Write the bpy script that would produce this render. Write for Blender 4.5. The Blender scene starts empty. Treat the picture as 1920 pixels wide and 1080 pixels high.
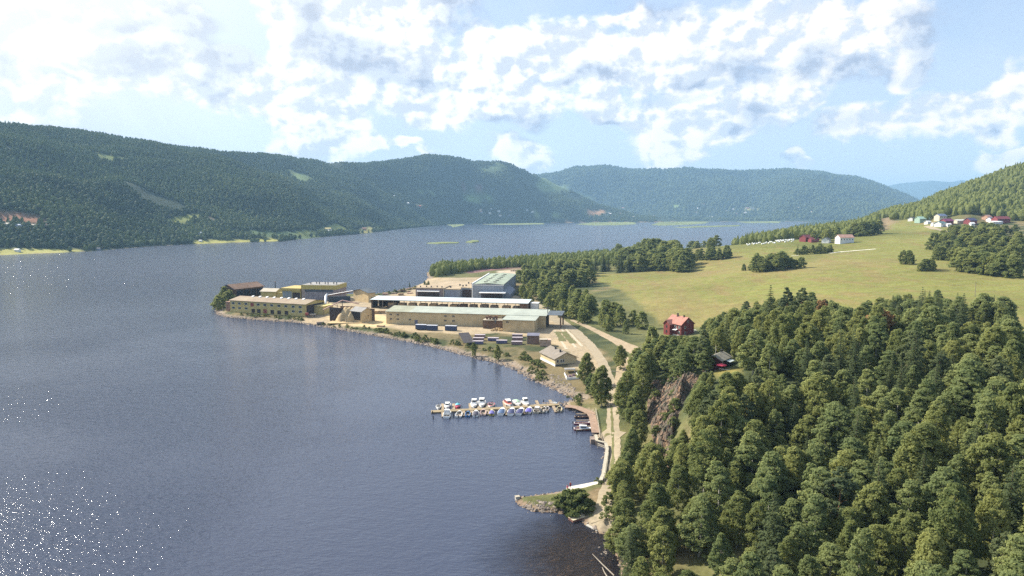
import bpy, bmesh, math, random
import numpy as np
from mathutils import Vector
rnd = random.Random(7)
rng = np.random.default_rng(7)
scene = bpy.context.scene
col = scene.collection
R = math.radians

# ------------------------------------------------------------------ camera
CAM_H, F, HOR = 70.0, 1297.0, 397.0             # height in metres, focal length and horizon line for a 1920 px wide frame
PITCH = math.atan((540.0 - HOR) / F)
cam_d = bpy.data.cameras.new("camera")
cam_d.sensor_width = 36.0
cam_d.lens = 36.0 * F / 1920.0
cam_d.clip_start, cam_d.clip_end = 1.0, 60000.0
cam = bpy.data.objects.new("camera", cam_d)
cam.location = (0, 0, CAM_H)
cam.rotation_euler = (R(90) - PITCH, 0, 0)
col.objects.link(cam)
scene.camera = cam

# ------------------------------------------------------------------ sun, exposure
SUN_AZ, SUN_EL = -60.0, 37.0                    # azimuth from the view direction (negative = left), elevation
sun_d = bpy.data.lights.new("sun", 'SUN')
sun_d.energy = 4.8
sun_d.angle = R(0.5)
sun_d.color = (1.0, 0.92, 0.79)
sun = bpy.data.objects.new("sun", sun_d)
sun_dir = Vector((math.sin(R(SUN_AZ)) * math.cos(R(SUN_EL)), math.cos(R(SUN_AZ)) * math.cos(R(SUN_EL)), math.sin(R(SUN_EL))))
sun.rotation_euler = (-sun_dir).to_track_quat('-Z', 'Y').to_euler()
sun.location = (-300, 100, 400)
col.objects.link(sun)
vs = scene.view_settings
vs.view_transform = 'Standard'
vs.look = 'None'
vs.exposure = 1.12
vs.gamma = 1.0
vs.use_curve_mapping = False
cy = scene.cycles
cy.use_denoising = False
cy.max_bounces = 6
cy.diffuse_bounces = 2
cy.glossy_bounces = 3
cy.transmission_bounces = 3
cy.transparent_max_bounces = 6
cy.volume_bounces = 0
cy.sample_clamp_indirect = 4.0
cy.caustics_reflective = False
cy.caustics_refractive = False


def pix_dir(px, py):
    """direction of a photograph pixel (1920 x 1080) as a vector whose y component is the forward distance"""
    u, v = px - 960.0, py - 540.0
    c, s = math.cos(PITCH), math.sin(PITCH)
    return np.array([u, F * c - v * s, -F * s - v * c])


def P(px, py, z=0.0):
    """where the ray of a pixel meets the level z: world x, y"""
    d = pix_dir(px, py)
    t = (z - CAM_H) / d[2]
    return float(d[0] * t), float(d[1] * t)


def project(x, y, z):
    """world point to photograph pixel"""
    c, s = math.cos(PITCH), math.sin(PITCH)
    dz = z - CAM_H
    w = y * c - dz * s
    v = -(y * s + dz * c)
    return 960.0 + F * x / w, 540.0 + F * v / w


# ------------------------------------------------------------------ sky
world = bpy.data.worlds.new("World")
scene.world = world
world.use_nodes = True
wt = world.node_tree
wt.nodes.clear()


def wn(kind, **kw):
    n = wt.nodes.new(kind)
    for k, v in kw.items():
        setattr(n, k, v)
    return n


def wl(a, b):
    wt.links.new(a, b)


def wmath(op, a, b=None, clamp=False):
    n = wn('ShaderNodeMath', operation=op, use_clamp=clamp)
    for i, q in enumerate((a, b)):
        if q is None:
            continue
        if isinstance(q, (int, float)):
            n.inputs[i].default_value = q
        else:
            wl(q, n.inputs[i])
    return n.outputs[0]


def wmix(f, a, b):
    n = wn('ShaderNodeMix', data_type='RGBA')
    for s, q in ((n.inputs[0], f), (n.inputs[6], a), (n.inputs[7], b)):
        if isinstance(q, (int, float)):
            s.default_value = q
        elif isinstance(q, tuple):
            s.default_value = (*q, 1)
        else:
            wl(q, s)
    return n.outputs[2]


def wsmooth(v, lo, hi, a=0.0, b=1.0):
    n = wn('ShaderNodeMapRange', interpolation_type='SMOOTHSTEP')
    wl(v, n.inputs[0])
    for i, q in enumerate((lo, hi, a, b)):
        n.inputs[1 + i].default_value = q
    return n.outputs[0]


out = wn('ShaderNodeOutputWorld')
bg = wn('ShaderNodeBackground')
SKY = 0.1
bg.inputs[1].default_value = SKY
sky = wn('ShaderNodeTexSky', sky_type='NISHITA')
sky.sun_disc = False
sky.sun_elevation = R(SUN_EL)
sky.sun_rotation = R(SUN_AZ)
sky.altitude = 100.0
sky.air_density, sky.dust_density, sky.ozone_density = 1.0, 1.2, 1.5
tc = wn('ShaderNodeTexCoord')
sep = wn('ShaderNodeSeparateXYZ')
wl(tc.outputs['Generated'], sep.inputs[0])
az = wmath('ARCTAN2', sep.outputs[0], sep.outputs[1])
el = wmath('ARCSINE', sep.outputs[2])
# cumulus are fluffier sideways than upwards and shrink towards the horizon
base = wn('ShaderNodeCombineXYZ')
wl(az, base.inputs[0])
wl(wmath('MULTIPLY', el, 1.35), base.inputs[1])


def wnoise(vec, scale, detail, rough=0.55, off=(0, 0, 0)):
    m = wn('ShaderNodeVectorMath', operation='ADD')
    wl(vec, m.inputs[0])
    m.inputs[1].default_value = off
    n = wn('ShaderNodeTexNoise', noise_dimensions='3D')
    n.inputs['Scale'].default_value = scale
    n.inputs['Detail'].default_value = detail
    n.inputs['Roughness'].default_value = rough
    wl(m.outputs[0], n.inputs['Vector'])
    return n


fine = wnoise(base.outputs[0], 16.0, 7.0, 0.56)
fine_s = wnoise(base.outputs[0], 16.0, 7.0, 0.56, (-0.012, 0.012, 0))     # the same billows one step towards the sun
warp = wnoise(base.outputs[0], 7.0, 5.0, 0.55, (3.1, 1.7, 0.4))
wcen = wn('ShaderNodeVectorMath', operation='SUBTRACT')
wl(warp.outputs['Color'], wcen.inputs[0])
wcen.inputs[1].default_value = (0.5, 0.5, 0.5)
wsc = wn('ShaderNodeVectorMath', operation='SCALE')
wl(wcen.outputs[0], wsc.inputs[0])
wsc.inputs[3].default_value = 0.13
pos0 = wn('ShaderNodeCombineXYZ')
wl(az, pos0.inputs[0])
wl(el, pos0.inputs[1])
posw = wn('ShaderNodeVectorMath', operation='ADD')
wl(pos0.outputs[0], posw.inputs[0])
wl(wsc.outputs[0], posw.inputs[1])
flat = wn('ShaderNodeVectorMath', operation='MULTIPLY')
wl(posw.outputs[0], flat.inputs[0])
flat.inputs[1].default_value = (1, 1, 0)

WHITE = [(60, 60, 150, 110), (150, 120, 170, 50), (270, 20, 130, 45), (330, 150, 130, 36), (25, 217, 50, 24), (420, 150, 70, 45),
         (565, 60, 50, 90), (620, 20, 90, 50), (700, 60, 110, 70), (765, 110, 70, 40), (570, 170, 90, 45), (625, 185, 70, 40),
         (620, 235, 60, 36), (575, 270, 55, 20), (690, 268, 26, 12), (905, 130, 80, 55), (830, 190, 80, 40), (930, 110, 60, 50),
         (1040, 110, 110, 42), (1100, 130, 70, 30), (960, 185, 80, 36), (770, 268, 36, 9), (800, 15, 90, 25), (1190, 50, 55, 18),
         (1245, 85, 50, 28), (1330, 90, 70, 48), (1205, 125, 45, 36), (1280, 120, 80, 36), (1500, 40, 110, 55), (1600, 60, 100, 46),
         (1680, 25, 40, 30), (1670, 120, 36, 28), (1560, 105, 60, 30), (1465, 170, 80, 44), (1505, 175, 55, 36), (1400, 190, 60, 34),
         (1260, 240, 75, 46), (1235, 215, 65, 30), (1130, 185, 50, 22), (1640, 240, 70, 30), (1740, 230, 110, 36), (1830, 225, 80, 44),
         (1900, 180, 40, 36), (1850, 262, 50, 20), (970, 285, 55, 22), (1010, 300, 26, 16), (1225, 302, 26, 12), (1335, 252, 36, 20),
         (1500, 303, 22, 12), (1890, 310, 50, 12),
         (-200, 60, 200, 110), (-500, 120, 200, 70), (-900, 40, 250, 120), (2150, 60, 160, 60), (2500, 140, 200, 60), (600, -150, 250, 70),
         (1100, -200, 200, 80), (1700, -170, 180, 60), (100, -200, 250, 90)]
GREY = [(380, 60, 110, 45), (270, 125, 65, 36), (440, 110, 70, 36), (240, 45, 70, 28), (395, 162, 60, 18), (120, 147, 70, 10), (15, 130, 30, 14),
        (650, 100, 80, 55), (590, 40, 36, 46), (765, 150, 80, 16), (715, 130, 70, 28), (900, 20, 80, 32), (865, 48, 50, 16), (1200, 8, 65, 18),
        (1265, 25, 36, 20), (1090, 142, 62, 16), (1040, 152, 50, 11), (1000, 232, 36, 18), (1390, 112, 52, 36), (1325, 146, 46, 10),
        (1435, 122, 46, 18), (1530, 112, 36, 26), (1722, 80, 56, 58), (1762, 112, 36, 26), (1695, 135, 36, 18), (1605, 132, 46, 20),
        (1400, 205, 46, 28), (1425, 228, 56, 14), (1350, 252, 36, 13), (1500, 250, 110, 26), (1455, 286, 56, 11), (1145, 207, 38, 9),
        (1082, 252, 20, 26), (1112, 266, 36, 12), (975, 248, 56, 20), (930, 232, 46, 16), (1240, 170, 60, 14), (1850, 268, 22, 8),
        (-250, 120, 140, 40), (2200, 90, 120, 30), (700, -120, 180, 40), (1200, -160, 150, 40), (1500, 310, 120, 10)]


def blobs(vec, lst):
    cur = None
    for px, py, rx, ry in lst:
        d = pix_dir(px, py)
        a = math.atan2(d[0], d[1])
        e = math.asin(d[2] / np.linalg.norm(d))
        ra = rx / F * math.cos(a) ** 2
        re = ry / F * math.cos(a)
        sx, sy = 1 / ra, 1 / re
        n = wn('ShaderNodeVectorMath', operation='MULTIPLY_ADD')
        wl(vec, n.inputs[0])
        n.inputs[1].default_value = (sx, sy, 0)
        n.inputs[2].default_value = (-a * sx, -e * sy, 0)
        ln = wn('ShaderNodeVectorMath', operation='LENGTH')
        wl(n.outputs[0], ln.inputs[0])
        if cur is None:
            cur = ln.outputs['Value']
        else:
            q = wn('ShaderNodeMath', operation='SMOOTH_MIN')
            wl(cur, q.inputs[0])
            wl(ln.outputs['Value'], q.inputs[1])
            q.inputs[2].default_value = 0.45
            cur = q.outputs[0]
    return cur


dw = blobs(flat.outputs[0], WHITE)
dg_ = blobs(flat.outputs[0], GREY)
def billows(off):
    """cauliflower heads: rounded cells inside rounded cells"""
    m = wn('ShaderNodeVectorMath', operation='ADD')
    wl(wadd.outputs[0], m.inputs[0])
    m.inputs[1].default_value = off
    n = wn('ShaderNodeTexVoronoi', feature='SMOOTH_F1', voronoi_dimensions='2D')
    n.inputs['Scale'].default_value = 11.5
    n.inputs['Detail'].default_value = 3.0
    n.inputs['Roughness'].default_value = 0.52
    n.inputs['Lacunarity'].default_value = 2.3
    n.inputs['Smoothness'].default_value = 0.35
    n.normalize = True
    wl(m.outputs[0], n.inputs['Vector'])
    return wmath('SUBTRACT', 0.42, n.outputs['Distance'])


wsm = wn('ShaderNodeVectorMath', operation='SCALE')
wl(wcen.outputs[0], wsm.inputs[0])
wsm.inputs[3].default_value = 0.05
wadd = wn('ShaderNodeVectorMath', operation='ADD')
wl(base.outputs[0], wadd.inputs[0])
wl(wsm.outputs[0], wadd.inputs[1])
puff = billows((0, 0, 0))
puff_s = billows((-0.010, 0.012, 0))
fz = fine.outputs[0]
fzc = wmath('MULTIPLY', wmath('SUBTRACT', fz, 0.5), 1.1)
# density: inside a blob, its edge swelling with the billows
dens_w = wmath('ADD', wmath('ADD', wmath('SUBTRACT', 1.12, dw), wmath('MULTIPLY', puff, 1.5)), fzc)
cov_w = wsmooth(dens_w, -0.22, 0.42)
dens_g = wmath('ADD', wmath('ADD', wmath('SUBTRACT', 1.0, dg_), wmath('MULTIPLY', puff, 1.0)), fzc)
cov_g = wmath('MULTIPLY', wsmooth(dens_g, -0.25, 0.75), wsmooth(dens_w, -0.45, 0.2))
relief = wmath('ADD', wmath('MULTIPLY', wmath('SUBTRACT', puff_s, puff), 1.0), wmath('MULTIPLY', wmath('SUBTRACT', fine_s.outputs[0], fz), 0.7))
lit = wsmooth(relief, -0.09, 0.11, 1.0, 0.0)
body = wsmooth(dens_w, 0.3, 1.5, 1.0, 0.75)          # thick middles let less light through than thin edges
veil_n = wnoise(base.outputs[0], 3.0, 6.0, 0.6, (8, 2, 5))
veil_n.inputs['Distortion'].default_value = 0.6
veil = wsmooth(veil_n.outputs[0], 0.30, 0.75, 0.35, 0.75)
k = 0.68 / SKY
skyd = wn('ShaderNodeVectorMath', operation='SCALE')
wl(sky.outputs[0], skyd.inputs[0])
skyd.inputs[3].default_value = 0.9
leftglow = wsmooth(az, -0.75, 0.25, 0.35, 0.0)
warm = wsmooth(az, -0.1, 0.5, 0.0, 1.0)
col0 = wmix(wmath('ADD', veil, leftglow, True), skyd.outputs[0], (0.51 * k, 0.59 * k, 0.74 * k))
top_l = wmix(warm, (0.98 * k, 0.96 * k, 0.91 * k), (0.92 * k, 0.85 * k, 0.74 * k))
bright = wmix(wmath('MULTIPLY', lit, body), (0.54 * k, 0.59 * k, 0.67 * k), top_l)
col1 = wmix(cov_w, col0, bright)
greyc = wmix(lit, (0.30 * k, 0.36 * k, 0.475 * k), (0.48 * k, 0.55 * k, 0.66 * k))
col2 = wmix(wmath('MULTIPLY', cov_g, 0.88), col1, greyc)
# the air round the sun, which stands outside the picture on the left, glows
sdot = wn('ShaderNodeVectorMath', operation='DOT_PRODUCT')
wl(tc.outputs['Generated'], sdot.inputs[0])
sdot.inputs[1].default_value = tuple(sun_dir)
glow = wsmooth(sdot.outputs['Value'], 0.55, 1.0, 0.0, 0.75)
col2 = wmix(glow, col2, (0.95 * k, 0.93 * k, 0.88 * k))
wl(col2, bg.inputs[0])
wl(bg.outputs[0], out.inputs[0])
world.cycles.sampling_method = 'MANUAL'
world.cycles.sample_map_resolution = 512

# ------------------------------------------------------------------ helpers
def node_mat(name):
    m = bpy.data.materials.new(name)
    m.use_nodes = True
    nt = m.node_tree
    return m, nt, nt.nodes['Principled BSDF']


MATS = {}


def mat(name, c, rough=0.8, var=0.18, scale=1.5, metal=0.0, spec=0.3, stripe=None, c2=None):
    """painted / wooden / metal surface whose colour wanders with noise; stripe = (axis, pitch, depth) for boards and corrugation"""
    if name in MATS:
        return MATS[name]
    m, nt, b = node_mat(name)
    N, L = nt.nodes, nt.links
    tcn = N.new('ShaderNodeTexCoord')
    no = N.new('ShaderNodeTexNoise')
    no.inputs['Scale'].default_value = scale
    no.inputs['Detail'].default_value = 6
    no.inputs['Roughness'].default_value = 0.65
    L.new(tcn.outputs['Object'], no.inputs['Vector'])
    mr = N.new('ShaderNodeMapRange')
    mr.inputs[1].default_value, mr.inputs[2].default_value = 0.3, 0.7
    mr.inputs[3].default_value, mr.inputs[4].default_value = 0.0, 1.0
    L.new(no.outputs[0], mr.inputs[0])
    mx = N.new('ShaderNodeMix')
    mx.data_type = 'RGBA'
    d = c2 or tuple(x * (1 - 2 * var) for x in c)
    mx.inputs[6].default_value = (*d, 1)
    mx.inputs[7].default_value = (*tuple(min(1, x * (1 + var * 0.6)) for x in c), 1)
    L.new(mr.outputs[0], mx.inputs[0])
    res = mx.outputs[2]
    if stripe:
        ax, pitch, depth = stripe
        sp = N.new('ShaderNodeSeparateXYZ')
        L.new(tcn.outputs['Object'], sp.inputs[0])
        mm = N.new('ShaderNodeMath')
        mm.operation = 'PINGPONG'
        L.new(sp.outputs[ax], mm.inputs[0])
        mm.inputs[1].default_value = pitch / 2
        m2 = N.new('ShaderNodeMapRange')
        m2.inputs[1].default_value, m2.inputs[2].default_value = 0.0, pitch * 0.14
        m2.inputs[3].default_value, m2.inputs[4].default_value = 1 - depth, 1.0
        L.new(mm.outputs[0], m2.inputs[0])
        vm = N.new('ShaderNodeVectorMath')
        vm.operation = 'SCALE'
        L.new(res, vm.inputs[0])
        L.new(m2.outputs[0], vm.inputs[3])
        res = vm.outputs[0]
    L.new(res, b.inputs['Base Color'])
    b.inputs['Roughness'].default_value = rough
    b.inputs['Metallic'].default_value = metal
    b.inputs['Specular IOR Level'].default_value = spec
    MATS[name] = m
    return m


class MB:
    """collects shapes and links them as one mesh object"""
    def __init__(self):
        self.v, self.f = [], []

    def add(self, vs_, fs_):
        o = len(self.v)
        self.v += [tuple(p) for p in vs_]
        self.f += [tuple(i + o for i in q) for q in fs_]
        return self

    def box(self, x0, x1, y0, y1, z0, z1):
        v = [(x0, y0, z0), (x1, y0, z0), (x1, y1, z0), (x0, y1, z0), (x0, y0, z1), (x1, y0, z1), (x1, y1, z1), (x0, y1, z1)]
        return self.add(v, [(0, 3, 2, 1), (4, 5, 6, 7), (0, 1, 5, 4), (1, 2, 6, 5), (2, 3, 7, 6), (3, 0, 4, 7)])

    def prism(self, poly, ax, a, b):
        """polygon in the plane across axis ax ('x': (y,z), 'y': (x,z), 'z': (x,y)) drawn out from a to b"""
        n = len(poly)
        g = {'x': lambda p, t: (t, p[0], p[1]), 'y': lambda p, t: (p[0], t, p[1]), 'z': lambda p, t: (p[0], p[1], t)}[ax]
        v = [g(p, a) for p in poly] + [g(p, b) for p in poly]
        f = [tuple(range(n))[::-1], tuple(range(n, 2 * n))] + [(i, (i + 1) % n, n + (i + 1) % n, n + i) for i in range(n)]
        return self.add(v, f)

    def bar(self, p, q, w, h=None):
        """square bar from p to q"""
        p, q = Vector(p), Vector(q)
        d = (q - p).normalized()
        up = Vector((0, 0, 1)) if abs(d.z) < 0.95 else Vector((0, 1, 0))
        s = d.cross(up).normalized() * (w / 2)
        t = s.cross(d).normalized() * ((h or w) / 2)
        v = [p - s - t, p + s - t, p + s + t, p - s + t, q - s - t, q + s - t, q + s + t, q - s + t]
        return self.add(v, [(0, 3, 2, 1), (4, 5, 6, 7), (0, 1, 5, 4), (1, 2, 6, 5), (2, 3, 7, 6), (3, 0, 4, 7)])

    def tube(self, pts, radii, n=8):
        v, f = [], []
        for i, p in enumerate(pts):
            a = Vector(pts[max(0, i - 1)])
            b = Vector(pts[min(len(pts) - 1, i + 1)])
            d = (b - a).normalized()
            up = Vector((1, 0, 0)) if abs(d.z) > 0.8 else Vector((0, 0, 1))
            s = d.cross(up).normalized()
            t = d.cross(s).normalized()
            for k_ in range(n):
                an = 2 * math.pi * k_ / n
                v.append(Vector(p) + (s * math.cos(an) + t * math.sin(an)) * radii[i])
        for i in range(len(pts) - 1):
            for k_ in range(n):
                f.append((i * n + k_, i * n + (k_ + 1) % n, (i + 1) * n + (k_ + 1) % n, (i + 1) * n + k_))
        f.append(tuple(range(n))[::-1])
        f.append(tuple(range((len(pts) - 1) * n, len(pts) * n)))
        return self.add(v, f)

    def build(self, name, m, parent=None, smooth=False):
        me = bpy.data.meshes.new(name)
        me.from_pydata(self.v, [], self.f)
        bm = bmesh.new()
        bm.from_mesh(me)
        bmesh.ops.recalc_face_normals(bm, faces=bm.faces)
        bm.to_mesh(me)
        bm.free()
        if smooth:
            me.shade_smooth()
        me.materials.append(m)
        o = bpy.data.objects.new(name, me)
        col.objects.link(o)
        if parent is not None:
            o.parent = parent
        return o


def tag(o, label=None, cat=None, group=None, kind=None):
    for k_, v_ in (('label', label), ('category', cat), ('group', group), ('kind', kind)):
        if v_:
            o[k_] = v_
    return o


def thing(name, label, cat, loc, rz=0.0, group=None):
    o = bpy.data.objects.new(name, None)
    o.empty_display_size = 0.5
    col.objects.link(o)
    o.location = loc
    o.rotation_euler = (0, 0, rz)
    return tag(o, label, cat, group)


def copy_tree(o, parent=None):
    c = o.copy()
    col.objects.link(c)
    if parent is not None:
        c.parent = parent
    for ch in list(o.children):
        copy_tree(ch, c)
    return c


def np_mesh(name, verts, faces, m, kind=None, smooth=False, attr=None):
    """big mesh straight from arrays; faces is (n, 3) or (n, 4)"""
    me = bpy.data.meshes.new(name)
    verts = np.asarray(verts, dtype=np.float32)
    faces = np.asarray(faces, dtype=np.int32)
    k_ = faces.shape[1]
    me.vertices.add(len(verts))
    me.vertices.foreach_set('co', verts.ravel())
    me.loops.add(faces.size)
    me.loops.foreach_set('vertex_index', faces.ravel())
    me.polygons.add(len(faces))
    me.polygons.foreach_set('loop_start', np.arange(0, faces.size, k_, dtype=np.int32))
    me.update(calc_edges=True)
    if attr is not None:
        for an, arr in attr.items():
            a = me.attributes.new(an, 'FLOAT_COLOR', 'POINT')
            a.data.foreach_set('color', np.asarray(arr, dtype=np.float32).ravel())
    me.polygons.foreach_set('use_smooth', np.full(len(faces), smooth, dtype=bool))
    me.materials.append(m)
    o = bpy.data.objects.new(name, me)
    col.objects.link(o)
    if kind:
        o['kind'] = kind
    return o


# value noise on arrays
_perm = np.random.default_rng(11).random((256, 256))


def vnoise(x, y):
    xi, yi = np.floor(x).astype(int), np.floor(y).astype(int)
    fx, fy = x - xi, y - yi
    fx = fx * fx * (3 - 2 * fx)
    fy = fy * fy * (3 - 2 * fy)
    g = lambda a, b: _perm[a & 255, b & 255]
    return (g(xi, yi) * (1 - fx) + g(xi + 1, yi) * fx) * (1 - fy) + (g(xi, yi + 1) * (1 - fx) + g(xi + 1, yi + 1) * fx) * fy - 0.5


def fbm(x, y, scale, octaves=5, rough=0.5):
    r, a, s = 0.0, 1.0, 1.0 / scale
    for i in range(octaves):
        r = r + a * vnoise(x * s + 17.3 * i, y * s - 9.1 * i)
        a *= rough
        s *= 2.03
    return r


def sstep(x, a, b):
    t = np.clip((x - a) / (b - a), 0, 1)
    return t * t * (3 - 2 * t)


def inside(poly, x, y):
    x, y = np.asarray(x, float), np.asarray(y, float)
    r = np.zeros(x.shape, bool)
    n = len(poly)
    for i in range(n):
        x0, y0 = poly[i]
        x1, y1 = poly[(i + 1) % n]
        if y0 == y1:
            continue
        c = ((y0 > y) != (y1 > y)) & (x < (x1 - x0) * (y - y0) / (y1 - y0) + x0)
        r ^= c
    return r


def seg_dist(pts, x, y, closed=False):
    x, y = np.asarray(x, float), np.asarray(y, float)
    best = np.full(x.shape, 1e18)
    n = len(pts)
    for i in range(n if closed else n - 1):
        x0, y0 = pts[i]
        x1, y1 = pts[(i + 1) % n]
        dx, dy = x1 - x0, y1 - y0
        t = np.clip(((x - x0) * dx + (y - y0) * dy) / (dx * dx + dy * dy + 1e-12), 0, 1)
        np.minimum(best, (x - x0 - t * dx) ** 2 + (y - y0 - t * dy) ** 2, out=best)
    return np.sqrt(best)


def resample(pts, step):
    out_, acc = [tuple(pts[0])], 0.0
    for (x0, y0), (x1, y1) in zip(pts[:-1], pts[1:]):
        L_ = math.hypot(x1 - x0, y1 - y0)
        n = max(1, int(L_ / step))
        for i in range(1, n + 1):
            out_.append((x0 + (x1 - x0) * i / n, y0 + (y1 - y0) * i / n))
    return out_

# ------------------------------------------------------------------ the lake's outline, level z = 0
LAKE_PX = [(1168, 1085), (1160, 1050), (1146, 1012), (1139, 1001), (1122, 998), (1098, 983), (1084, 972), (1066, 963), (1030, 961), (1000, 958),
           (976, 948), (967, 940), (972, 933), (990, 931), (1020, 928), (1050, 922), (1068, 919), (1124, 903), (1129, 893), (1133, 868),
           (1137, 842), (1134, 832), (1118, 829), (1116, 815), (1110, 795), (1106, 778), (1084, 771), (1058, 764), (1056, 757), (1070, 752),
           (1082, 749), (1062, 741), (1040, 729), (1010, 717), (985, 703), (960, 689), (930, 680), (900, 673), (865, 664),
           (830, 655), (790, 645), (745, 637), (700, 629), (660, 622), (620, 615), (585, 609), (545, 604), (500, 601), (460, 598),
           (425, 595), (408, 590), (404, 582), (412, 570), (432, 556), (470, 548), (520, 545), (580, 547), (640, 552), (690, 553), (730, 548),
           (770, 540), (795, 530), (803, 520), (800, 512), (812, 505), (860, 500), (920, 494), (980, 489), (1040, 483), (1100, 479),
           (1200, 473), (1300, 468), (1380, 462), (1405, 452), (1440, 438), (1470, 428), (1500, 420), (1520, 416.5), (1490, 415.5), (1420, 415.8),
           (1300, 416.2), (1200, 416.8), (1100, 417.5), (1000, 418.5), (900, 420), (850, 421), (800, 425), (740, 431), (690, 437.5),
           (650, 441), (620, 443), (560, 449), (530, 453), (490, 453.5), (440, 455), (380, 457), (300, 461), (240, 465), (190, 470),
           (160, 472), (100, 474.5), (40, 476.5), (0, 478.5), (-120, 486), (-300, 500)]
LAKE = [P(a, b) for a, b in LAKE_PX] + [(-1150, 500), (-1250, 0), (-1250, -1600), (20, -1600), (14, 20), (16, 80)]


def A(px, d, z):
    return ((px - 960) / F * d, d, z)


ANCH = [(*P(a, b, z), z) for a, b, z in [
    (450, 580, 2.4), (560, 580, 2.4), (700, 600, 2.4), (850, 620, 2.4), (1000, 615, 2.6), (850, 565, 2.6), (800, 540, 2.6), (900, 530, 2.6), (620, 565, 2.4),
    (1010, 560, 3), (1060, 600, 3), (1000, 660, 3), (1060, 690, 3), (1100, 640, 3.2), (1120, 690, 3.4), (1160, 640, 4.2), (1190, 655, 5),
    (1150, 750, 3.2), (1150, 800, 3), (1152, 860, 2.6), (1140, 920, 2.2), (1110, 950, 1.6), (1185, 700, 4), (1175, 860, 3), (1165, 930, 3.2), (1200, 1000, 4),
    (1210, 740, 4.5), (1214, 790, 4.5), (1224, 835, 4.5), (1242, 885, 4), (1268, 925, 4),
    (1252, 722, 14), (1283, 745, 17), (1290, 780, 16.5), (1300, 830, 15.5), (1318, 870, 14), (1325, 705, 20), (1300, 706, 18),
    (1365, 690, 22), (1400, 690, 23), (1365, 660, 19), (1240, 655, 6), (1272, 628, 5), (1300, 620, 7), (1230, 610, 5)]]
ANCH += [A(1250, 460, 11), A(1180, 560, 8), A(1100, 660, 7), A(1100, 760, 5), A(1000, 800, 3), A(1200, 700, 10), A(1300, 650, 13), A(1300, 480, 12),
         A(1400, 560, 22), A(1500, 620, 30), A(1400, 750, 33), A(1300, 810, 27), A(1580, 700, 38), A(1510, 760, 40), A(1600, 640, 34), A(1700, 600, 35.5),
         A(1780, 850, 48), A(1700, 480, 31), A(1850, 420, 29), A(1500, 400, 19), A(1700, 350, 25), A(1910, 290, 21), A(1380, 330, 12),
         A(1500, 1000, 38), A(1450, 950, 30), A(1600, 1000, 45), A(1650, 1100, 50), A(1400, 950, 20), A(1300, 1000, 10), A(1200, 1000, 4), A(1560, 1300, 25),
         A(1480, 1300, 8), A(1700, 900, 51), A(1800, 850, 56), A(1900, 820, 59), A(1900, 700, 50), A(1850, 600, 41), A(1800, 500, 34), A(1920, 480, 32),
         A(2200, 600, 45), A(2300, 900, 70), A(1700, 1250, 60), A(1640, 1300, 45), A(850, 800, 3), A(1650, 780, 43),
         (90, 120, 22), (60, 80, 14), (120, 150, 25), (140, 215, 27), (185, 260, 24), (120, 300, 16), (45, 60, 8), (30, 90, 5), (160, 120, 26),
         (250, 200, 26), (250, 80, 24), (120, 40, 18), (60, 0, 10), (90, 180, 25), (80, 240, 22), (70, 290, 12), (40, 120, 5.5), (55, 150, 9)]
ANCH = np.array(ANCH)
_C = 7.0
_phi = lambda r2: -np.sqrt(r2 + _C * _C)
_d2 = (ANCH[:, None, 0] - ANCH[None, :, 0]) ** 2 + (ANCH[:, None, 1] - ANCH[None, :, 1]) ** 2
_M = np.block([[_phi(_d2) + np.eye(len(ANCH)) * 0.6, np.ones((len(ANCH), 1))], [np.ones((1, len(ANCH))), np.zeros((1, 1))]])
_W = np.linalg.solve(_M, np.concatenate([ANCH[:, 2], [0]]))


def rbf(x, y):
    r = np.full(x.shape, _W[-1])
    for (ax, ay, _), w in zip(ANCH, _W[:-1]):
        r += w * _phi((x - ax) ** 2 + (y - ay) ** 2)
    return r


def tan_el(px, py):
    d = pix_dir(px, py)
    return d[2] / math.hypot(d[0], d[1])


def ridge_table(rows):
    """rows of (px, y of the foot, crest distance, y of the crest) to tables over the azimuth"""
    az_ = [math.atan2(pix_dir(a, 397)[0], pix_dir(a, 397)[1]) for a, *_ in rows]
    S = [-CAM_H / tan_el(a, b) if b > 300 else (b * 10 if b > 0 else -b) for a, b, *_ in rows]
    D = [d for _, _, d, _ in rows]
    H = [CAM_H + tan_el(a, y) * d for a, _, d, y in rows]
    return np.array(az_), np.array(S), np.array(D), np.array(H)


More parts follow.
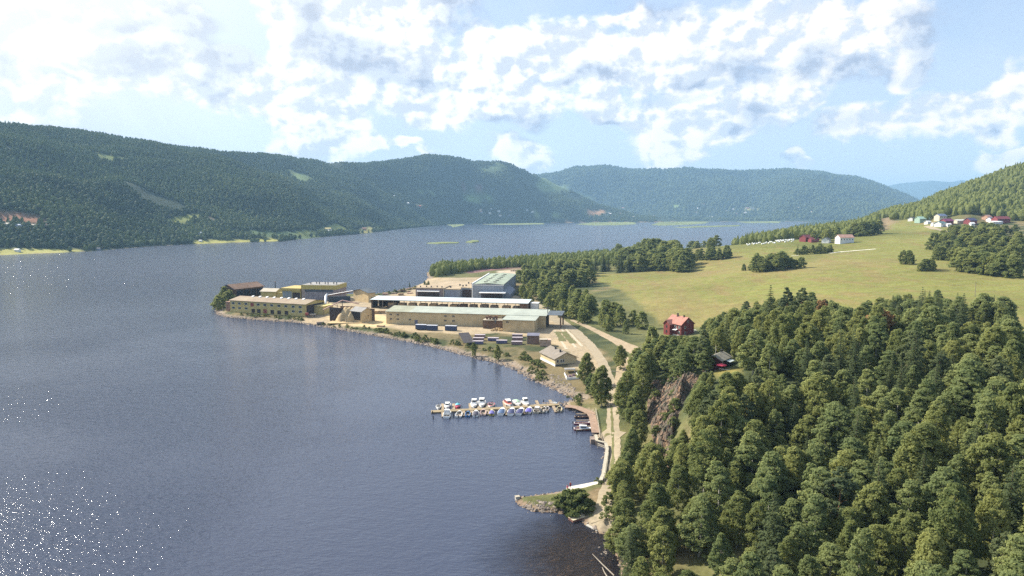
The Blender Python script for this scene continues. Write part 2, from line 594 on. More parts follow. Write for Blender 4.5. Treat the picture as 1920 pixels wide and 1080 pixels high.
RIDGES = [
    ridge_table([(-900, 515, 2300, 225), (-300, 500, 2400, 236), (0, 478, 2700, 237), (100, 474, 2800, 245), (200, 469, 2850, 254), (300, 461, 2900, 264), (400, 456, 3000, 280), (480, 453, 3200, 289),
                 (560, 449, 3400, 297), (640, 442, 3700, 304), (690, 437, 3900, 305), (740, 431, 4200, 300), (800, 425, 4400, 297), (870, 420, 4600, 296),
                 (900, 420, 4700, 302), (950, 419, 4800, 307), (985, 418.5, 4900, 320), (1020, 418, 5000, 330), (1060, 418, 5000, 352), (1120, 417.5, 5000, 382),
                 (1200, 417, 5000, 405), (1300, 417, 5200, 412)]),
    ridge_table([(900, -6000, 7300, 352), (950, -6000, 7300, 345), (1000, -6000, 7400, 333), (1050, -6000, 7500, 323), (1080, -6000, 7500, 313), (1150, -6000, 7500, 314), (1200, -6000, 7500, 320),
                 (1280, -6000, 7600, 319), (1350, -6000, 7600, 319), (1400, -6000, 7800, 324), (1420, -6000, 7800, 322), (1470, -5400, 8000, 320), (1540, -5400, 8000, 324), (1600, -5400, 8000, 331),
                 (1640, -5400, 8000, 341), (1680, -5400, 8000, 357), (1720, -6300, 8000, 374), (1770, -6300, 8000, 395)]),
    ridge_table([(1600, 405, 16000, 360), (1640, 405, 16000, 350), (1690, 405, 16000, 342), (1740, 405, 16000, 339), (1780, 405, 16000, 341), (1800, 405, 16000, 338), (1860, 405, 16000, 346), (2000, 405, 16000, 370)]),
    ridge_table([(1620, 82, 1500, 400), (1690, 84, 1500, 396), (1720, 84, 1500, 389), (1760, 84, 1480, 371), (1820, 92, 1500, 348), (1860, 100, 1500, 333), (1920, 108, 1500, 311), (2050, 110, 1550, 262), (2300, 120, 1600, 230)]),
]
RB = [6.0, 5.0, 5.0, 50.0]


def land_height(x, y):
    r = np.hypot(x, y)
    az_ = np.arctan2(x, y)
    near = rbf(x, y)
    wn_ = 1 - sstep(r, 1350, 1900)
    h = np.maximum(near * wn_ + 4 * (1 - wn_), 1.2)
    h = h + fbm(x, y, 60, 4) * np.clip(0.04 * h, 0.1, 2.5)
    for (ta, S, D, H), b in zip(RIDGES, RB):
        s_, d_, hh = np.interp(az_, ta, S), np.interp(az_, ta, D), np.interp(az_, ta, H)
        t = (r - s_) / (d_ - s_)
        tt = np.clip(t, 0, 1)
        p_ = 0.9 * tt ** 1.15 + 0.1 * sstep(tt, 0, 1)
        p_ = np.where(t > 1, np.maximum(1 - 0.45 * (t - 1), 0), p_)
        n_ = fbm(x, y, 900, 6, 0.52) * 0.42 * np.sin(np.pi * np.clip(tt * 0.93, 0, 1)) + fbm(x, y, 260, 5) * 0.05 * np.clip(tt * 6, 0, 1)
        lim = (az_ > ta[0] - 0.05) & (az_ < ta[-1] + (0.6 if b == 50 else 0.0)) & (t > 0)
        fade = sstep(az_, ta[0] - 0.02, ta[0] + 0.04) * (1 - sstep(az_, ta[-1] - 0.03, ta[-1]) * (0 if b == 50 else 1))
        hr = h + np.maximum(hh - h, 0) * np.maximum(p_ + n_, 0) * fade
        h = np.where(lim, np.maximum(h, hr), h)
    return h


def lake_sd(x, y):
    """distance to the shoreline, positive on land"""
    d = seg_dist(LAKE, x, y, True)
    return np.where(inside(LAKE, x, y), -d, d)


def ground_height(x, y):
    x, y = np.asarray(x, float), np.asarray(y, float)
    sd = lake_sd(x, y)
    r = np.hypot(x, y)
    wdt = np.clip(r * 0.018, 2.0, 40)
    up = sstep(sd, -0.5, wdt) * 0.72 + 0.28 * np.clip(sd / (3 * wdt), 0, 1)
    h = land_height(x, y)
    hl = 0.15 + (h - 0.15) * up
    hw = np.maximum(-0.12 + sd * 0.06, -5.0)
    return np.where(sd > 0, hl, hw)


# one sheet of ground: fine where the photograph looks, coarse behind
AZ_DEG = np.concatenate([np.arange(-180, -62, 6.0), np.arange(-62, -42, 1.0), np.arange(-42, 42.01, 0.16), np.arange(43, 62, 1.0), np.arange(62, 180.1, 6.0)])
AZ_T = np.radians(AZ_DEG)
RR = [1.0, 15.0, 30.0, 42.0]
while RR[-1] < 95: RR.append(RR[-1] * 1.03)
while RR[-1] < 1000: RR.append(RR[-1] * 1.0066)
while RR[-1] < 24000: RR.append(RR[-1] * 1.0135)
RR = np.array(RR)
GX = np.sin(AZ_T)[None, :] * RR[:, None]
GY = np.cos(AZ_T)[None, :] * RR[:, None]
GZ = ground_height(GX.ravel(), GY.ravel()).reshape(GX.shape)


def hz(x, y):
    """ground height read off the sheet"""
    x, y = np.atleast_1d(np.asarray(x, float)), np.atleast_1d(np.asarray(y, float))
    i = np.clip(np.interp(np.log(np.hypot(x, y) + 1e-6), np.log(RR), np.arange(len(RR))), 0, len(RR) - 1.001)
    j = np.clip(np.interp(np.arctan2(x, y), AZ_T, np.arange(len(AZ_T))), 0, len(AZ_T) - 1.001)
    a, b = i.astype(int), j.astype(int)
    fi, fj = i - a, j - b
    return (GZ[a, b] * (1 - fj) + GZ[a, b + 1] * fj) * (1 - fi) + (GZ[a + 1, b] * (1 - fj) + GZ[a + 1, b + 1] * fj) * fi


def Z(x, y):
    return float(hz(x, y)[0])


def hits(px, py, zoff=0.0):
    """where the rays of pixels meet the ground"""
    px, py = np.atleast_1d(np.asarray(px, float)), np.atleast_1d(np.asarray(py, float))
    c, s = math.cos(PITCH), math.sin(PITCH)
    u, v = px - 960, py - 540
    dx, dy, dz = u, F * c - v * s, -F * s - v * c
    n = np.hypot(dx, dy)
    dx, dy, dz = dx / n, dy / n, dz / n
    rs = np.exp(np.linspace(math.log(60), math.log(17000), 900))
    res = np.full((len(px), 3), np.nan)
    done = np.zeros(len(px), bool)
    prev = None
    for r in rs:
        zz = CAM_H + dz * r
        g = np.maximum(hz(dx * r, dy * r), 0) + zoff
        below = (zz <= g) & ~done
        if below.any():
            rp = prev[0] if prev else r
            a = (prev[1] - prev[2]) if prev else np.ones(len(px))
            bb = g - zz
            t = np.clip(a / (a + bb + 1e-9), 0, 1)
            rc = rp + (r - rp) * t
            for i_ in np.where(below)[0]:
                res[i_] = (dx[i_] * rc[i_], dy[i_] * rc[i_], CAM_H + dz[i_] * rc[i_])
            done |= below
        prev = (r, zz, g)
    return res


def hit(px, py):
    return hits([px], [py])[0]


def wpoly(pts):
    """polygon of pixels laid on the ground, as world x, y"""
    q = hits([a for a, _ in pts], [b for _, b in pts])
    return [(float(a), float(b)) for a, b, _ in q if a == a]


# ------------------------------------------------------------------ what covers the ground
FX, FY, FZ = GX.ravel(), GY.ravel(), GZ.ravel()
FR, FA = np.hypot(FX, FY), np.arctan2(FX, FY)
SD = lake_sd(FX, FY)
n1, n2, n3 = fbm(FX, FY, 14, 4), fbm(FX, FY, 90, 5), fbm(FX, FY, 420, 5)
COV = np.zeros((len(FX), 3))


def blend(mask, c):
    global COV
    m_ = np.clip(mask, 0, 1)[:, None]
    COV = COV * (1 - m_) + np.array(c)[None, :] * m_


def soft(poly, w, jag=0.0, nz=None):
    """1 inside a polygon, fading over w metres, with a jagged edge"""
    d = seg_dist(poly, FX, FY, True) * np.where(inside(poly, FX, FY), 1, -1)
    if jag:
        d = d + (n1 if nz is None else nz) * jag
    return sstep(d, -w, w)


COV[:] = (0.05, 0.062, 0.028)
far = sstep(FR, 1300, 2000)
blend(far, (0.030, 0.046, 0.026))
blend(far * sstep(n3, 0.0, 0.5) * 0.6, (0.045, 0.066, 0.030))
rough_g = np.array((0.125, 0.126, 0.050))
this_side = (FR < 1300) & (FX > -300) & (SD > 0) & ((FR > 300) | (FX < 48))
blend(this_side * sstep(n1 + n2, -0.5, 0.4), rough_g)
blend(this_side * sstep(n1 - n2, 0.05, 0.5) * 0.75, (0.19, 0.145, 0.080))
FIELD = [A(*q)[:2] for q in [(1085, 705, 0), (1160, 560, 0), (1215, 440, 0), (1240, 395, 0), (1330, 365, 0), (1500, 310, 0), (1700, 270, 0), (1900, 240, 0), (2100, 230, 0), (2200, 420, 0),
                             (1990, 450, 0), (1850, 450, 0), (1800, 560, 0), (1750, 640, 0), (1790, 780, 0), (1760, 930, 0), (1640, 960, 0), (1580, 740, 0),
                             (1500, 775, 0), (1400, 820, 0), (1300, 840, 0), (1280, 720, 0), (1200, 690, 0)]]
fm = soft(FIELD, 3.0, 5.0)
fa = np.arctan2(FY - 420, FX - 700)
blend(fm, (0.172, 0.176, 0.050))
blend(fm * sstep(n2 + 0.5 * n3, -0.02, 0.4) * 0.7, (0.215, 0.178, 0.070))
blend(fm * sstep(n2 - n3, 0.1, 0.55) * 0.7, (0.112, 0.132, 0.034))
blend(fm * sstep(np.abs((FX * 0.35 + FY * 0.94 + 22 * n3) % 26 - 13), 9, 13) * 0.5, (0.20, 0.15, 0.066))
blend(fm * sstep(fbm(FX * 1.0, FY * 0.25, 9, 3), 0.1, 0.5) * 0.55, (0.20, 0.14, 0.066))
mow = np.sin((FX * 0.985 - FY * 0.17 + 5 * n2) / 8.5 * 2 * np.pi)
blend(fm * sstep(mow, 0.35, 0.9) * (1 - sstep(FR, 560, 760)) * sstep(n3 + n2, -0.35, 0.15) * 0.3, (0.215, 0.165, 0.075))
# shore: stones, then lake bed
blend((FR < 1300) * (SD < np.where(FR < 250, 1.6, 4.0) + 2.5 * n1) * (SD > -2) * 0.9, (0.24, 0.195, 0.15))
blend((FR < 1300) * (SD < 1.2), (0.20, 0.145, 0.10))
blend(sstep(-SD, 0.3, 3.0), (0.23, 0.165, 0.10))


def patch(pts, c, w, jag=0.0, s=1.0):
    blend(soft(wpoly(pts), w, jag, n2) * s, c)


# clearings, meadows and fields on the far side
GRASS, GOLD, HEATH, DARKG = (0.19, 0.21, 0.055), (0.34, 0.27, 0.10), (0.30, 0.16, 0.10), (0.125, 0.165, 0.065)
patch([(183, 290), (210, 291), (238, 296), (242, 302), (215, 303), (195, 299)], (0.17, 0.21, 0.05), 14, 30)
patch([(0, 405), (30, 404), (62, 409), (75, 416), (50, 417), (0, 416)], (0.36, 0.17, 0.10), 10, 20)
patch([(0, 466), (50, 466), (100, 466), (150, 467), (150, 471), (100, 474), (0, 478)], (0.30, 0.29, 0.085), 6, 10)
patch([(355, 404), (375, 399), (385, 404), (365, 412), (330, 420), (318, 412)], (0.21, 0.23, 0.06), 10, 25)
patch([(380, 402), (410, 410), (432, 424), (415, 424), (390, 412)], (0.20, 0.16, 0.12), 10, 20)
patch([(358, 449), (390, 449), (470, 447), (525, 448), (515, 452), (400, 456), (360, 457)], (0.28, 0.27, 0.07), 6, 20)
patch([(425, 430), (480, 431), (560, 434), (600, 440), (560, 446), (480, 444), (430, 440)], (0.085, 0.125, 0.05), 12, 30)
patch([(605, 425), (640, 423), (650, 432), (620, 438), (560, 440)], (0.19, 0.215, 0.06), 10, 20)
patch([(670, 430), (690, 424), (705, 431), (690, 436), (672, 437)], (0.32, 0.29, 0.10), 8, 15)
patch([(430, 355), (465, 354), (473, 363), (445, 365)], DARKG, 12, 30)
patch([(545, 320), (575, 328), (590, 338), (565, 342), (550, 332)], (0.14, 0.19, 0.07), 25, 40)
patch([(448, 313), (478, 315), (475, 320), (450, 319)], DARKG, 12, 25)
patch([(600, 355), (635, 358), (615, 361)], DARKG, 10, 20)
patch([(773, 379), (800, 383), (800, 388), (780, 388)], (0.30, 0.26, 0.10), 12, 10)
patch([(860, 362), (885, 362), (925, 375), (900, 378), (868, 378)], (0.15, 0.23, 0.07), 30, 30)
patch([(865, 347), (905, 347), (910, 353), (870, 354)], (0.16, 0.09, 0.075), 16, 25)
patch([(1005, 341), (1040, 343), (1070, 356), (1110, 366), (1060, 362), (1025, 362), (1010, 352)], (0.14, 0.19, 0.07), 40, 50)
patch([(895, 315), (925, 304), (960, 312), (930, 325)], (0.12, 0.16, 0.065), 40, 50)
patch([(770, 355), (830, 360), (830, 366), (775, 362)], DARKG, 18, 30)
patch([(1098, 394), (1130, 394), (1137, 400), (1120, 404), (1102, 402)], (0.42, 0.24, 0.12), 20, 10)
patch([(1035, 396), (1060, 399), (1050, 405), (1038, 404)], (0.20, 0.26, 0.07), 20, 20)
patch([(1000, 400), (1018, 401), (1018, 404), (1002, 404)], (0.17, 0.21, 0.06), 20, 10)
patch([(1260, 385), (1285, 385), (1280, 389), (1262, 389)], (0.16, 0.22, 0.07), 25, 15)
patch([(1395, 392), (1420, 393), (1420, 396), (1400, 396)], (0.30, 0.28, 0.10), 25, 15)
# yard of the mill, gravel and sawdust
YARD = wpoly([(560, 606), (590, 590), (600, 566), (640, 557), (700, 556), (760, 548), (790, 528), (800, 524), (940, 520), (955, 560), (1000, 578), (1035, 590), (1070, 616), (1110, 650),
              (1128, 690), (1080, 690), (1062, 670), (1040, 640), (1010, 632), (950, 624), (870, 628), (830, 622), (780, 622), (740, 614), (700, 616), (640, 614)])
blend(soft(YARD, 2.5, 6), (0.335, 0.27, 0.18))
blend(soft(YARD, 2.5, 6) * sstep(n1, -0.1, 0.4) * 0.7, (0.40, 0.31, 0.19))
blend(soft(wpoly([(620, 608), (610, 590), (650, 575), (700, 580), (745, 608), (700, 616)]), 2, 3), (0.50, 0.385, 0.215))
patch([(1030, 560), (985, 540), (950, 520), (960, 505), (1040, 500), (1060, 540), (1130, 590), (1120, 610)], (0.12, 0.13, 0.05), 4, 8)
patch([(900, 500), (960, 492), (1000, 490), (985, 505), (930, 506)], (0.20, 0.15, 0.10), 4, 14)
patch([(860, 504), (900, 498), (990, 494), (980, 500), (880, 512)], (0.24, 0.12, 0.13), 3, 8, 0.8)
patch([(935, 508), (965, 506), (968, 515), (940, 516)], (0.42, 0.35, 0.26), 3, 5)
blend(soft([A(*q)[:2] for q in [(1640, 850, 0), (1672, 850, 0), (1668, 1000, 0), (1664, 1250, 0), (1650, 1250, 0), (1645, 1000, 0)]], 6, 15, n2) * 0.8, (0.22, 0.16, 0.10))
patch([(1330, 700), (1345, 690), (1400, 690), (1395, 712), (1340, 712)], (0.19, 0.165, 0.05), 2, 3)
# bare ground by the bathing place
patch([(1085, 935), (1120, 915), (1150, 915), (1155, 960), (1120, 962), (1085, 955)], (0.185, 0.14, 0.08), 1.0, 1.5)
patch([(1115, 965), (1140, 955), (1152, 985), (1140, 1003), (1098, 985)], (0.27, 0.225, 0.155), 0.7, 1.0)

g_mat, g_nt, g_b = node_mat("ground_cover")
gN, gL = g_nt.nodes, g_nt.links
ga = gN.new('ShaderNodeVertexColor')
ga.layer_name = "cover"
gtc = gN.new('ShaderNodeTexCoord')
acc = ga.outputs[0]
for sc_, lo, hi in ((0.9, 0.72, 1.25), (0.13, 0.82, 1.16), (0.012, 0.86, 1.14)):
    nn = gN.new('ShaderNodeTexNoise')
    nn.inputs['Scale'].default_value = sc_
    nn.inputs['Detail'].default_value = 5
    nn.inputs['Roughness'].default_value = 0.62
    gL.new(gtc.outputs['Object'], nn.inputs['Vector'])
    mr_ = gN.new('ShaderNodeMapRange')
    for i_, q_ in enumerate((0.3, 0.7, lo, hi)):
        mr_.inputs[1 + i_].default_value = q_
    gL.new(nn.outputs[0], mr_.inputs[0])
    vm_ = gN.new('ShaderNodeVectorMath')
    vm_.operation = 'SCALE'
    gL.new(acc, vm_.inputs[0])
    gL.new(mr_.outputs[0], vm_.inputs[3])
    acc = vm_.outputs[0]
gL.new(acc, g_b.inputs['Base Color'])
g_b.inputs['Roughness'].default_value = 0.95
g_b.inputs['Specular IOR Level'].default_value = 0.1
nr, na = GX.shape
ii = np.arange(nr - 1)[:, None] * na + np.arange(na - 1)[None, :]
gf = np.stack([ii, ii + na, ii + na + 1, ii + 1], -1).reshape(-1, 4)
ground = np_mesh("ground", np.stack([FX, FY, FZ], -1), gf, g_mat, 'structure', True,
                 {"cover": np.concatenate([COV, np.ones((len(COV), 1))], 1)})

# ------------------------------------------------------------------ water
w_mat, w_nt, w_b = node_mat("lake_water")
wN, wL = w_nt.nodes, w_nt.links
wtc = wN.new('ShaderNodeNewGeometry')


def w_noise(sc_, det, rough, stretch=(1, 1, 1)):
    mp = wN.new('ShaderNodeMapping')
    mp.inputs['Scale'].default_value = stretch
    mp.inputs['Rotation'].default_value = (0, 0, 0.5)
    wL.new(wtc.outputs['Position'], mp.inputs['Vector'])
    n = wN.new('ShaderNodeTexNoise')
    n.inputs['Scale'].default_value = sc_
    n.inputs['Detail'].default_value = det
    n.inputs['Roughness'].default_value = rough
    wL.new(mp.outputs[0], n.inputs['Vector'])
    return n


def w_m(op, a, b=None):
    n = wN.new('ShaderNodeMath')
    n.operation = op
    for i_, q_ in enumerate((a, b)):
        if q_ is None:
            continue
        if isinstance(q_, (int, float)):
            n.inputs[i_].default_value = q_
        else:
            wL.new(q_, n.inputs[i_])
    return n.outputs[0]


def w_range(v, a, b, c, d):
    n = wN.new('ShaderNodeMapRange')
    n.interpolation_type = 'SMOOTHSTEP'
    wL.new(v, n.inputs[0])
    for i_, q_ in enumerate((a, b, c, d)):
        n.inputs[1 + i_].default_value = q_
    return n.outputs[0]


ripple = w_noise(0.8, 3, 0.55, (0.75, 1.6, 1))
swell = w_noise(0.22, 3, 0.5, (1.0, 1.6, 1))
calm = w_noise(0.011, 4, 0.55)                       # where the wind touches the water and where it does not
wind = w_range(calm.outputs[0], 0.38, 0.62, 0.55, 1.0)
wsep = wN.new('ShaderNodeSeparateXYZ')
wL.new(wtc.outputs['Position'], wsep.inputs[0])
lee = w_range(wsep.outputs[0], -150.0, 20.0, 1.0, 0.42)     # the bay on the right lies in the lee of the shore
far_w = w_range(wsep.outputs[1], 330.0, 620.0, 0.0, 1.0)
open_w = w_m('MULTIPLY', w_range(wsep.outputs[0], -40.0, -80.0, 0.0, 1.0), w_range(wsep.outputs[1], 250.0, 140.0, 0.0, 1.0))
wind = w_m('MULTIPLY', wind, w_range(wsep.outputs[1], 150.0, 300.0, 1.0, 0.8))
wind = w_m('MAXIMUM', w_m('MULTIPLY', wind, lee), w_m('MAXIMUM', far_w, open_w))
hgt = w_m('ADD', w_m('MULTIPLY', ripple.outputs[0], 0.75), w_m('MULTIPLY', swell.outputs[0], 0.9))
bump = wN.new('ShaderNodeBump')
bump.inputs['Distance'].default_value = 1.0
wL.new(w_m('MULTIPLY', wind, 0.67), bump.inputs['Strength'])
wL.new(hgt, bump.inputs['Height'])
# waves too small for the bump to see from afar: facets of random tilt
facet = w_noise(0.6, 2, 0.5)
fsub = wN.new('ShaderNodeVectorMath')
fsub.operation = 'SUBTRACT'
wL.new(facet.outputs['Color'], fsub.inputs[0])
fsub.inputs[1].default_value = (0.5, 0.5, 0.5)
fmul = wN.new('ShaderNodeVectorMath')
fmul.operation = 'MULTIPLY'
wL.new(fsub.outputs[0], fmul.inputs[0])
fmul.inputs[1].default_value = (0.55, 0.55, 0.0)
fsc = wN.new('ShaderNodeVectorMath')
fsc.operation = 'SCALE'
wL.new(fmul.outputs[0], fsc.inputs[0])
wL.new(w_range(wsep.outputs[1], 260.0, 900.0, 0.0, 1.0), fsc.inputs[3])
fadd = wN.new('ShaderNodeVectorMath')
fadd.operation = 'ADD'
wL.new(bump.outputs[0], fadd.inputs[0])
wL.new(fsc.outputs[0], fadd.inputs[1])
fno = wN.new('ShaderNodeVectorMath')
fno.operation = 'NORMALIZE'
wL.new(fadd.outputs[0], fno.inputs[0])
wL.new(fno.outputs[0], w_b.inputs['Normal'])
w_b.inputs['IOR'].default_value = 1.333
w_b.inputs['Specular IOR Level'].default_value = 0.5
wL.new(w_range(wsep.outputs[1], 420.0, 900.0, 0.045, 0.16), w_b.inputs['Roughness'])
w_b.inputs['Base Color'].default_value = (0.044, 0.055, 0.090, 1)
# the shallow corner by the bathing place lets the lake bed show
sx, sy = P(1135, 1040)
vd = wN.new('ShaderNodeVectorMath')
vd.operation = 'DISTANCE'
wL.new(wtc.outputs['Position'], vd.inputs[0])
vd.inputs[1].default_value = (sx + 3, sy - 2, 0)
shn = w_noise(0.25, 3, 0.5)
shal = w_range(w_m('ADD', vd.outputs['Value'], w_m('MULTIPLY', shn.outputs[0], 8.0)), 15.0, 38.0, 0.92, 0.0)
w_out = wN['Material Output']
tr = wN.new('ShaderNodeBsdfTransparent')
tr.inputs[0].default_value = (0.80, 0.74, 0.64, 1)
mxs = wN.new('ShaderNodeMixShader')
fres = wN.new('ShaderNodeFresnel')
fres.inputs[0].default_value = 1.333
wL.new(bump.outputs[0], fres.inputs['Normal'])
wL.new(w_m('MULTIPLY', shal, w_m('SUBTRACT', 1.0, fres.outputs[0])), mxs.inputs[0])
wL.new(w_b.outputs[0], mxs.inputs[1])
wL.new(tr.outputs[0], mxs.inputs[2])
wL.new(mxs.outputs[0], w_out.inputs['Surface'])
wm_ = MB().add([(-2500, -1700, 0), (2500, -1700, 0), (2500, 6500, 0), (-2500, 6500, 0)], [(0, 1, 2, 3)])
tag(wm_.build("water", w_mat), kind='structure')

# ------------------------------------------------------------------ roads, tracks, the rock face, stones
GRAVEL = mat("gravel_road", (0.32, 0.265, 0.18), 0.95, 0.12, 0.5)
TRACK = mat("dry_track", (0.36, 0.28, 0.18), 0.95, 0.16, 0.5)
VERGE = mat("track_grass", (0.135, 0.135, 0.05), 0.95, 0.2, 0.8)


def ribbon(name, pts, w, m, lift, jag=0.25, step=2.0, z_min=0.3):
    """a worn strip laid on the ground along world points"""
    ps = resample(pts, step)
    n = len(ps)
    wd = w if isinstance(w, (list, tuple)) else [w, w]
    v, f = [], []
    K = 5
    for i, p in enumerate(ps):
        a, b_ = ps[max(i - 1, 0)], ps[min(i + 1, n - 1)]
        dx, dy = b_[0] - a[0], b_[1] - a[1]
        L_ = math.hypot(dx, dy) + 1e-9
        nx, ny = -dy / L_, dx / L_
        ww = np.interp(i / (n - 1), np.linspace(0, 1, len(wd)), wd) / 2
        l_, r_ = ww + rnd.uniform(-jag, jag), ww + rnd.uniform(-jag, jag)
        for k_ in range(K):
            t = l_ - (l_ + r_) * k_ / (K - 1)
            x, y = p[0] + nx * t, p[1] + ny * t
            v.append((x, y, max(Z(x, y), z_min) + lift))
    for i in range(n - 1):
        for k_ in range(K - 1):
            f.append((i * K + k_, i * K + k_ + 1, (i + 1) * K + k_ + 1, (i + 1) * K + k_))
    return tag(MB().add(v, f).build(name, m, None, True), kind='structure')


R1 = wpoly([(950, 555), (985, 568), (1020, 582), (1050, 603), (1080, 622), (1105, 645), (1122, 668), (1134, 690), (1142, 712), (1147, 740), (1149, 770), (1150, 800), (1151, 830), (1151, 860), (1147, 890), (1140, 920), (1134, 950), (1128, 975)])
ribbon('gravel_road', R1, [16, 15, 14, 13, 9, 6.5, 5.5, 4.8, 4.6, 4.4, 4.2, 4, 4, 4.5], GRAVEL, 0.07)
ribbon('grass_verge', wpoly([(1146, 760), (1148.5, 800), (1149.5, 830), (1149, 860), (1145, 890), (1140, 910)]), 0.8, VERGE, 0.11, 0.2)
ribbon('turning_place', wpoly([(1123, 817), (1140, 818), (1163, 820)]), [7, 8.5, 7], GRAVEL, 0.10)
R2 = wpoly([(1072, 600), (1100, 612), (1125, 624), (1145, 634), (1165, 644), (1185, 653), (1203, 662)])
ribbon('field_track', R2, [3, 4, 5, 6, 8, 9], TRACK, 0.07)
ribbon('farm_track', wpoly([(1203, 655), (1198, 668), (1180, 672), (1165, 690), (1160, 715), (1158, 740)]), [7, 8, 5, 4, 3.5, 3], TRACK, 0.09)
ribbon('garden_path', wpoly([(1245, 644), (1262, 640), (1280, 636)]), 2.2, GRAVEL, 0.08)
ribbon('farm_lane', wpoly([(1555, 475), (1580, 472), (1610, 469.5), (1642, 467)]), [3.5, 4.5, 4, 3], mat("white_gravel", (0.66, 0.62, 0.50), 0.9, 0.1), 0.12)
ribbon('farm_lane', wpoly([(1484, 480), (1498, 479)]), 3.0, mat("white_gravel", (0.66, 0.62, 0.50)), 0.12)
ribbon('hamlet_lane', wpoly([(1736, 424), (1752, 429), (1768, 433), (1778, 434)]), [5, 6, 7, 7], GRAVEL, 0.15)
for a, b_ in (((1040, 620), (1062, 655)), ((1053, 618), (1080, 652)), ((1061, 617), (1092, 650))):
    ribbon('wheel_track', wpoly([a, ((a[0] + b_[0]) / 2, (a[1] + b_[1]) / 2), b_]), 1.4, mat("pale_track", (0.46, 0.40, 0.29), 0.95, 0.12), 0.09, 0.2)
for pts in ([(1044, 622), (1056, 640)], [(1056, 622), (1076, 644)]):
    ribbon('grass_strip', wpoly(pts), 3.4, VERGE, 0.10, 0.4)

# rock face below the cabin: broken sheets of stone
fr = [P(1212, 736, 5), P(1213, 790, 4.6), P(1224, 838, 4.6), P(1247, 892, 4)]
tp = [P(1318, 703, 20), P(1292, 745, 16.5), P(1268, 790, 13), P(1258, 860, 9)]
nu, nv = 110, 70
v, f = [], []
for i in range(nu + 1):
    u = i / nu * 3
    j = min(int(u), 2)
    a = [fr[j][k] + (fr[j + 1][k] - fr[j][k]) * (u - j) for k in (0, 1)]
    b_ = [tp[j][k] + (tp[j + 1][k] - tp[j][k]) * (u - j) for k in (0, 1)]
    for k_ in range(nv + 1):
        t = k_ / nv
        v.append((a[0] + (b_[0] - a[0]) * t, a[1] + (b_[1] - a[1]) * t, 0))
v = np.array(v)
sn = fbm(v[:, 0], v[:, 1], 7, 5, 0.55)
cr_ = np.abs(fbm(v[:, 0] * 0.9 + 0.6 * v[:, 1], v[:, 1] * 0.5 - v[:, 0] * 0.3, 4.5, 4))
led = np.floor((sn * 2.2 + v[:, 0] * 0.10 + v[:, 1] * 0.05) * 2.2) / 2.2
ui = np.repeat(np.arange(nu + 1) / nu, nv + 1)
vi = np.tile(np.arange(nv + 1) / nv, nu + 1)
edge_ = np.minimum(np.minimum(ui, 1 - ui), np.minimum(vi, 1 - vi)) * 7
v[:, 2] = hz(v[:, 0], v[:, 1]) + (0.35 + (led - led.min()) * 1.05 + sn * 2.4 - 0.9 * np.exp(-(cr_ / 0.05) ** 2)) * np.clip(edge_, 0, 1) - 0.25
f = [(i * (nv + 1) + k_, (i + 1) * (nv + 1) + k_, (i + 1) * (nv + 1) + k_ + 1, i * (nv + 1) + k_ + 1) for i in range(nu) for k_ in range(nv)]
rk, rnt, rb_ = node_mat("rock_face_stone")
rn1 = rnt.nodes.new('ShaderNodeTexNoise')
rn1.inputs['Scale'].default_value = 0.45
rn1.inputs['Detail'].default_value = 8
rn1.inputs['Roughness'].default_value = 0.7
rtc = rnt.nodes.new('ShaderNodeTexCoord')
rnt.links.new(rtc.outputs['Object'], rn1.inputs['Vector'])
rr_ = rnt.nodes.new('ShaderNodeValToRGB')
rr_.color_ramp.elements[0].position = 0.33
rr_.color_ramp.elements[0].color = (0.085, 0.095, 0.04, 1)
rr_.color_ramp.elements[1].position = 0.68
rr_.color_ramp.elements[1].color = (0.30, 0.20, 0.12, 1)
for p_, c_ in ((0.43, (0.075, 0.07, 0.045, 1)), (0.50, (0.13, 0.095, 0.07, 1)), (0.58, (0.24, 0.145, 0.08, 1))):
    e_ = rr_.color_ramp.elements.new(p_)
    e_.color = c_
rnt.links.new(rn1.outputs[0], rr_.inputs[0])
rnt.links.new(rr_.outputs[0], rb_.inputs['Base Color'])
rb_.inputs['Roughness'].default_value = 0.9
rn2 = rnt.nodes.new('ShaderNodeTexVoronoi')
rn2.feature = 'DISTANCE_TO_EDGE'
rn2.inputs['Scale'].default_value = 0.7
rmp = rnt.nodes.new('ShaderNodeMapping')
rmp.inputs['Scale'].default_value = (1.0, 1.0, 0.45)
rmp.inputs['Rotation'].default_value = (0.3, 0.5, 0.2)
rnt.links.new(rtc.outputs['Object'], rmp.inputs['Vector'])
rnt.links.new(rmp.outputs[0], rn2.inputs['Vector'])
rmr = rnt.nodes.new('ShaderNodeMapRange')
rmr.inputs[2].default_value = 0.16
rnt.links.new(rn2.outputs[0], rmr.inputs[0])
rbp = rnt.nodes.new('ShaderNodeBump')
rbp.inputs['Strength'].default_value = 1.0
rbp.inputs['Distance'].default_value = 0.8
rnt.links.new(rmr.outputs[0], rbp.inputs['Height'])
rbq = rnt.nodes.new('ShaderNodeBump')
rbq.inputs['Strength'].default_value = 0.9
rbq.inputs['Distance'].default_value = 0.6
rnt.links.new(rn1.outputs[0], rbq.inputs['Height'])
rnt.links.new(rbp.outputs[0], rbq.inputs['Normal'])
rnt.links.new(rbq.outputs[0], rb_.inputs['Normal'])
tag(MB().add(v.tolist(), f).build('cliff', rk), kind='structure')

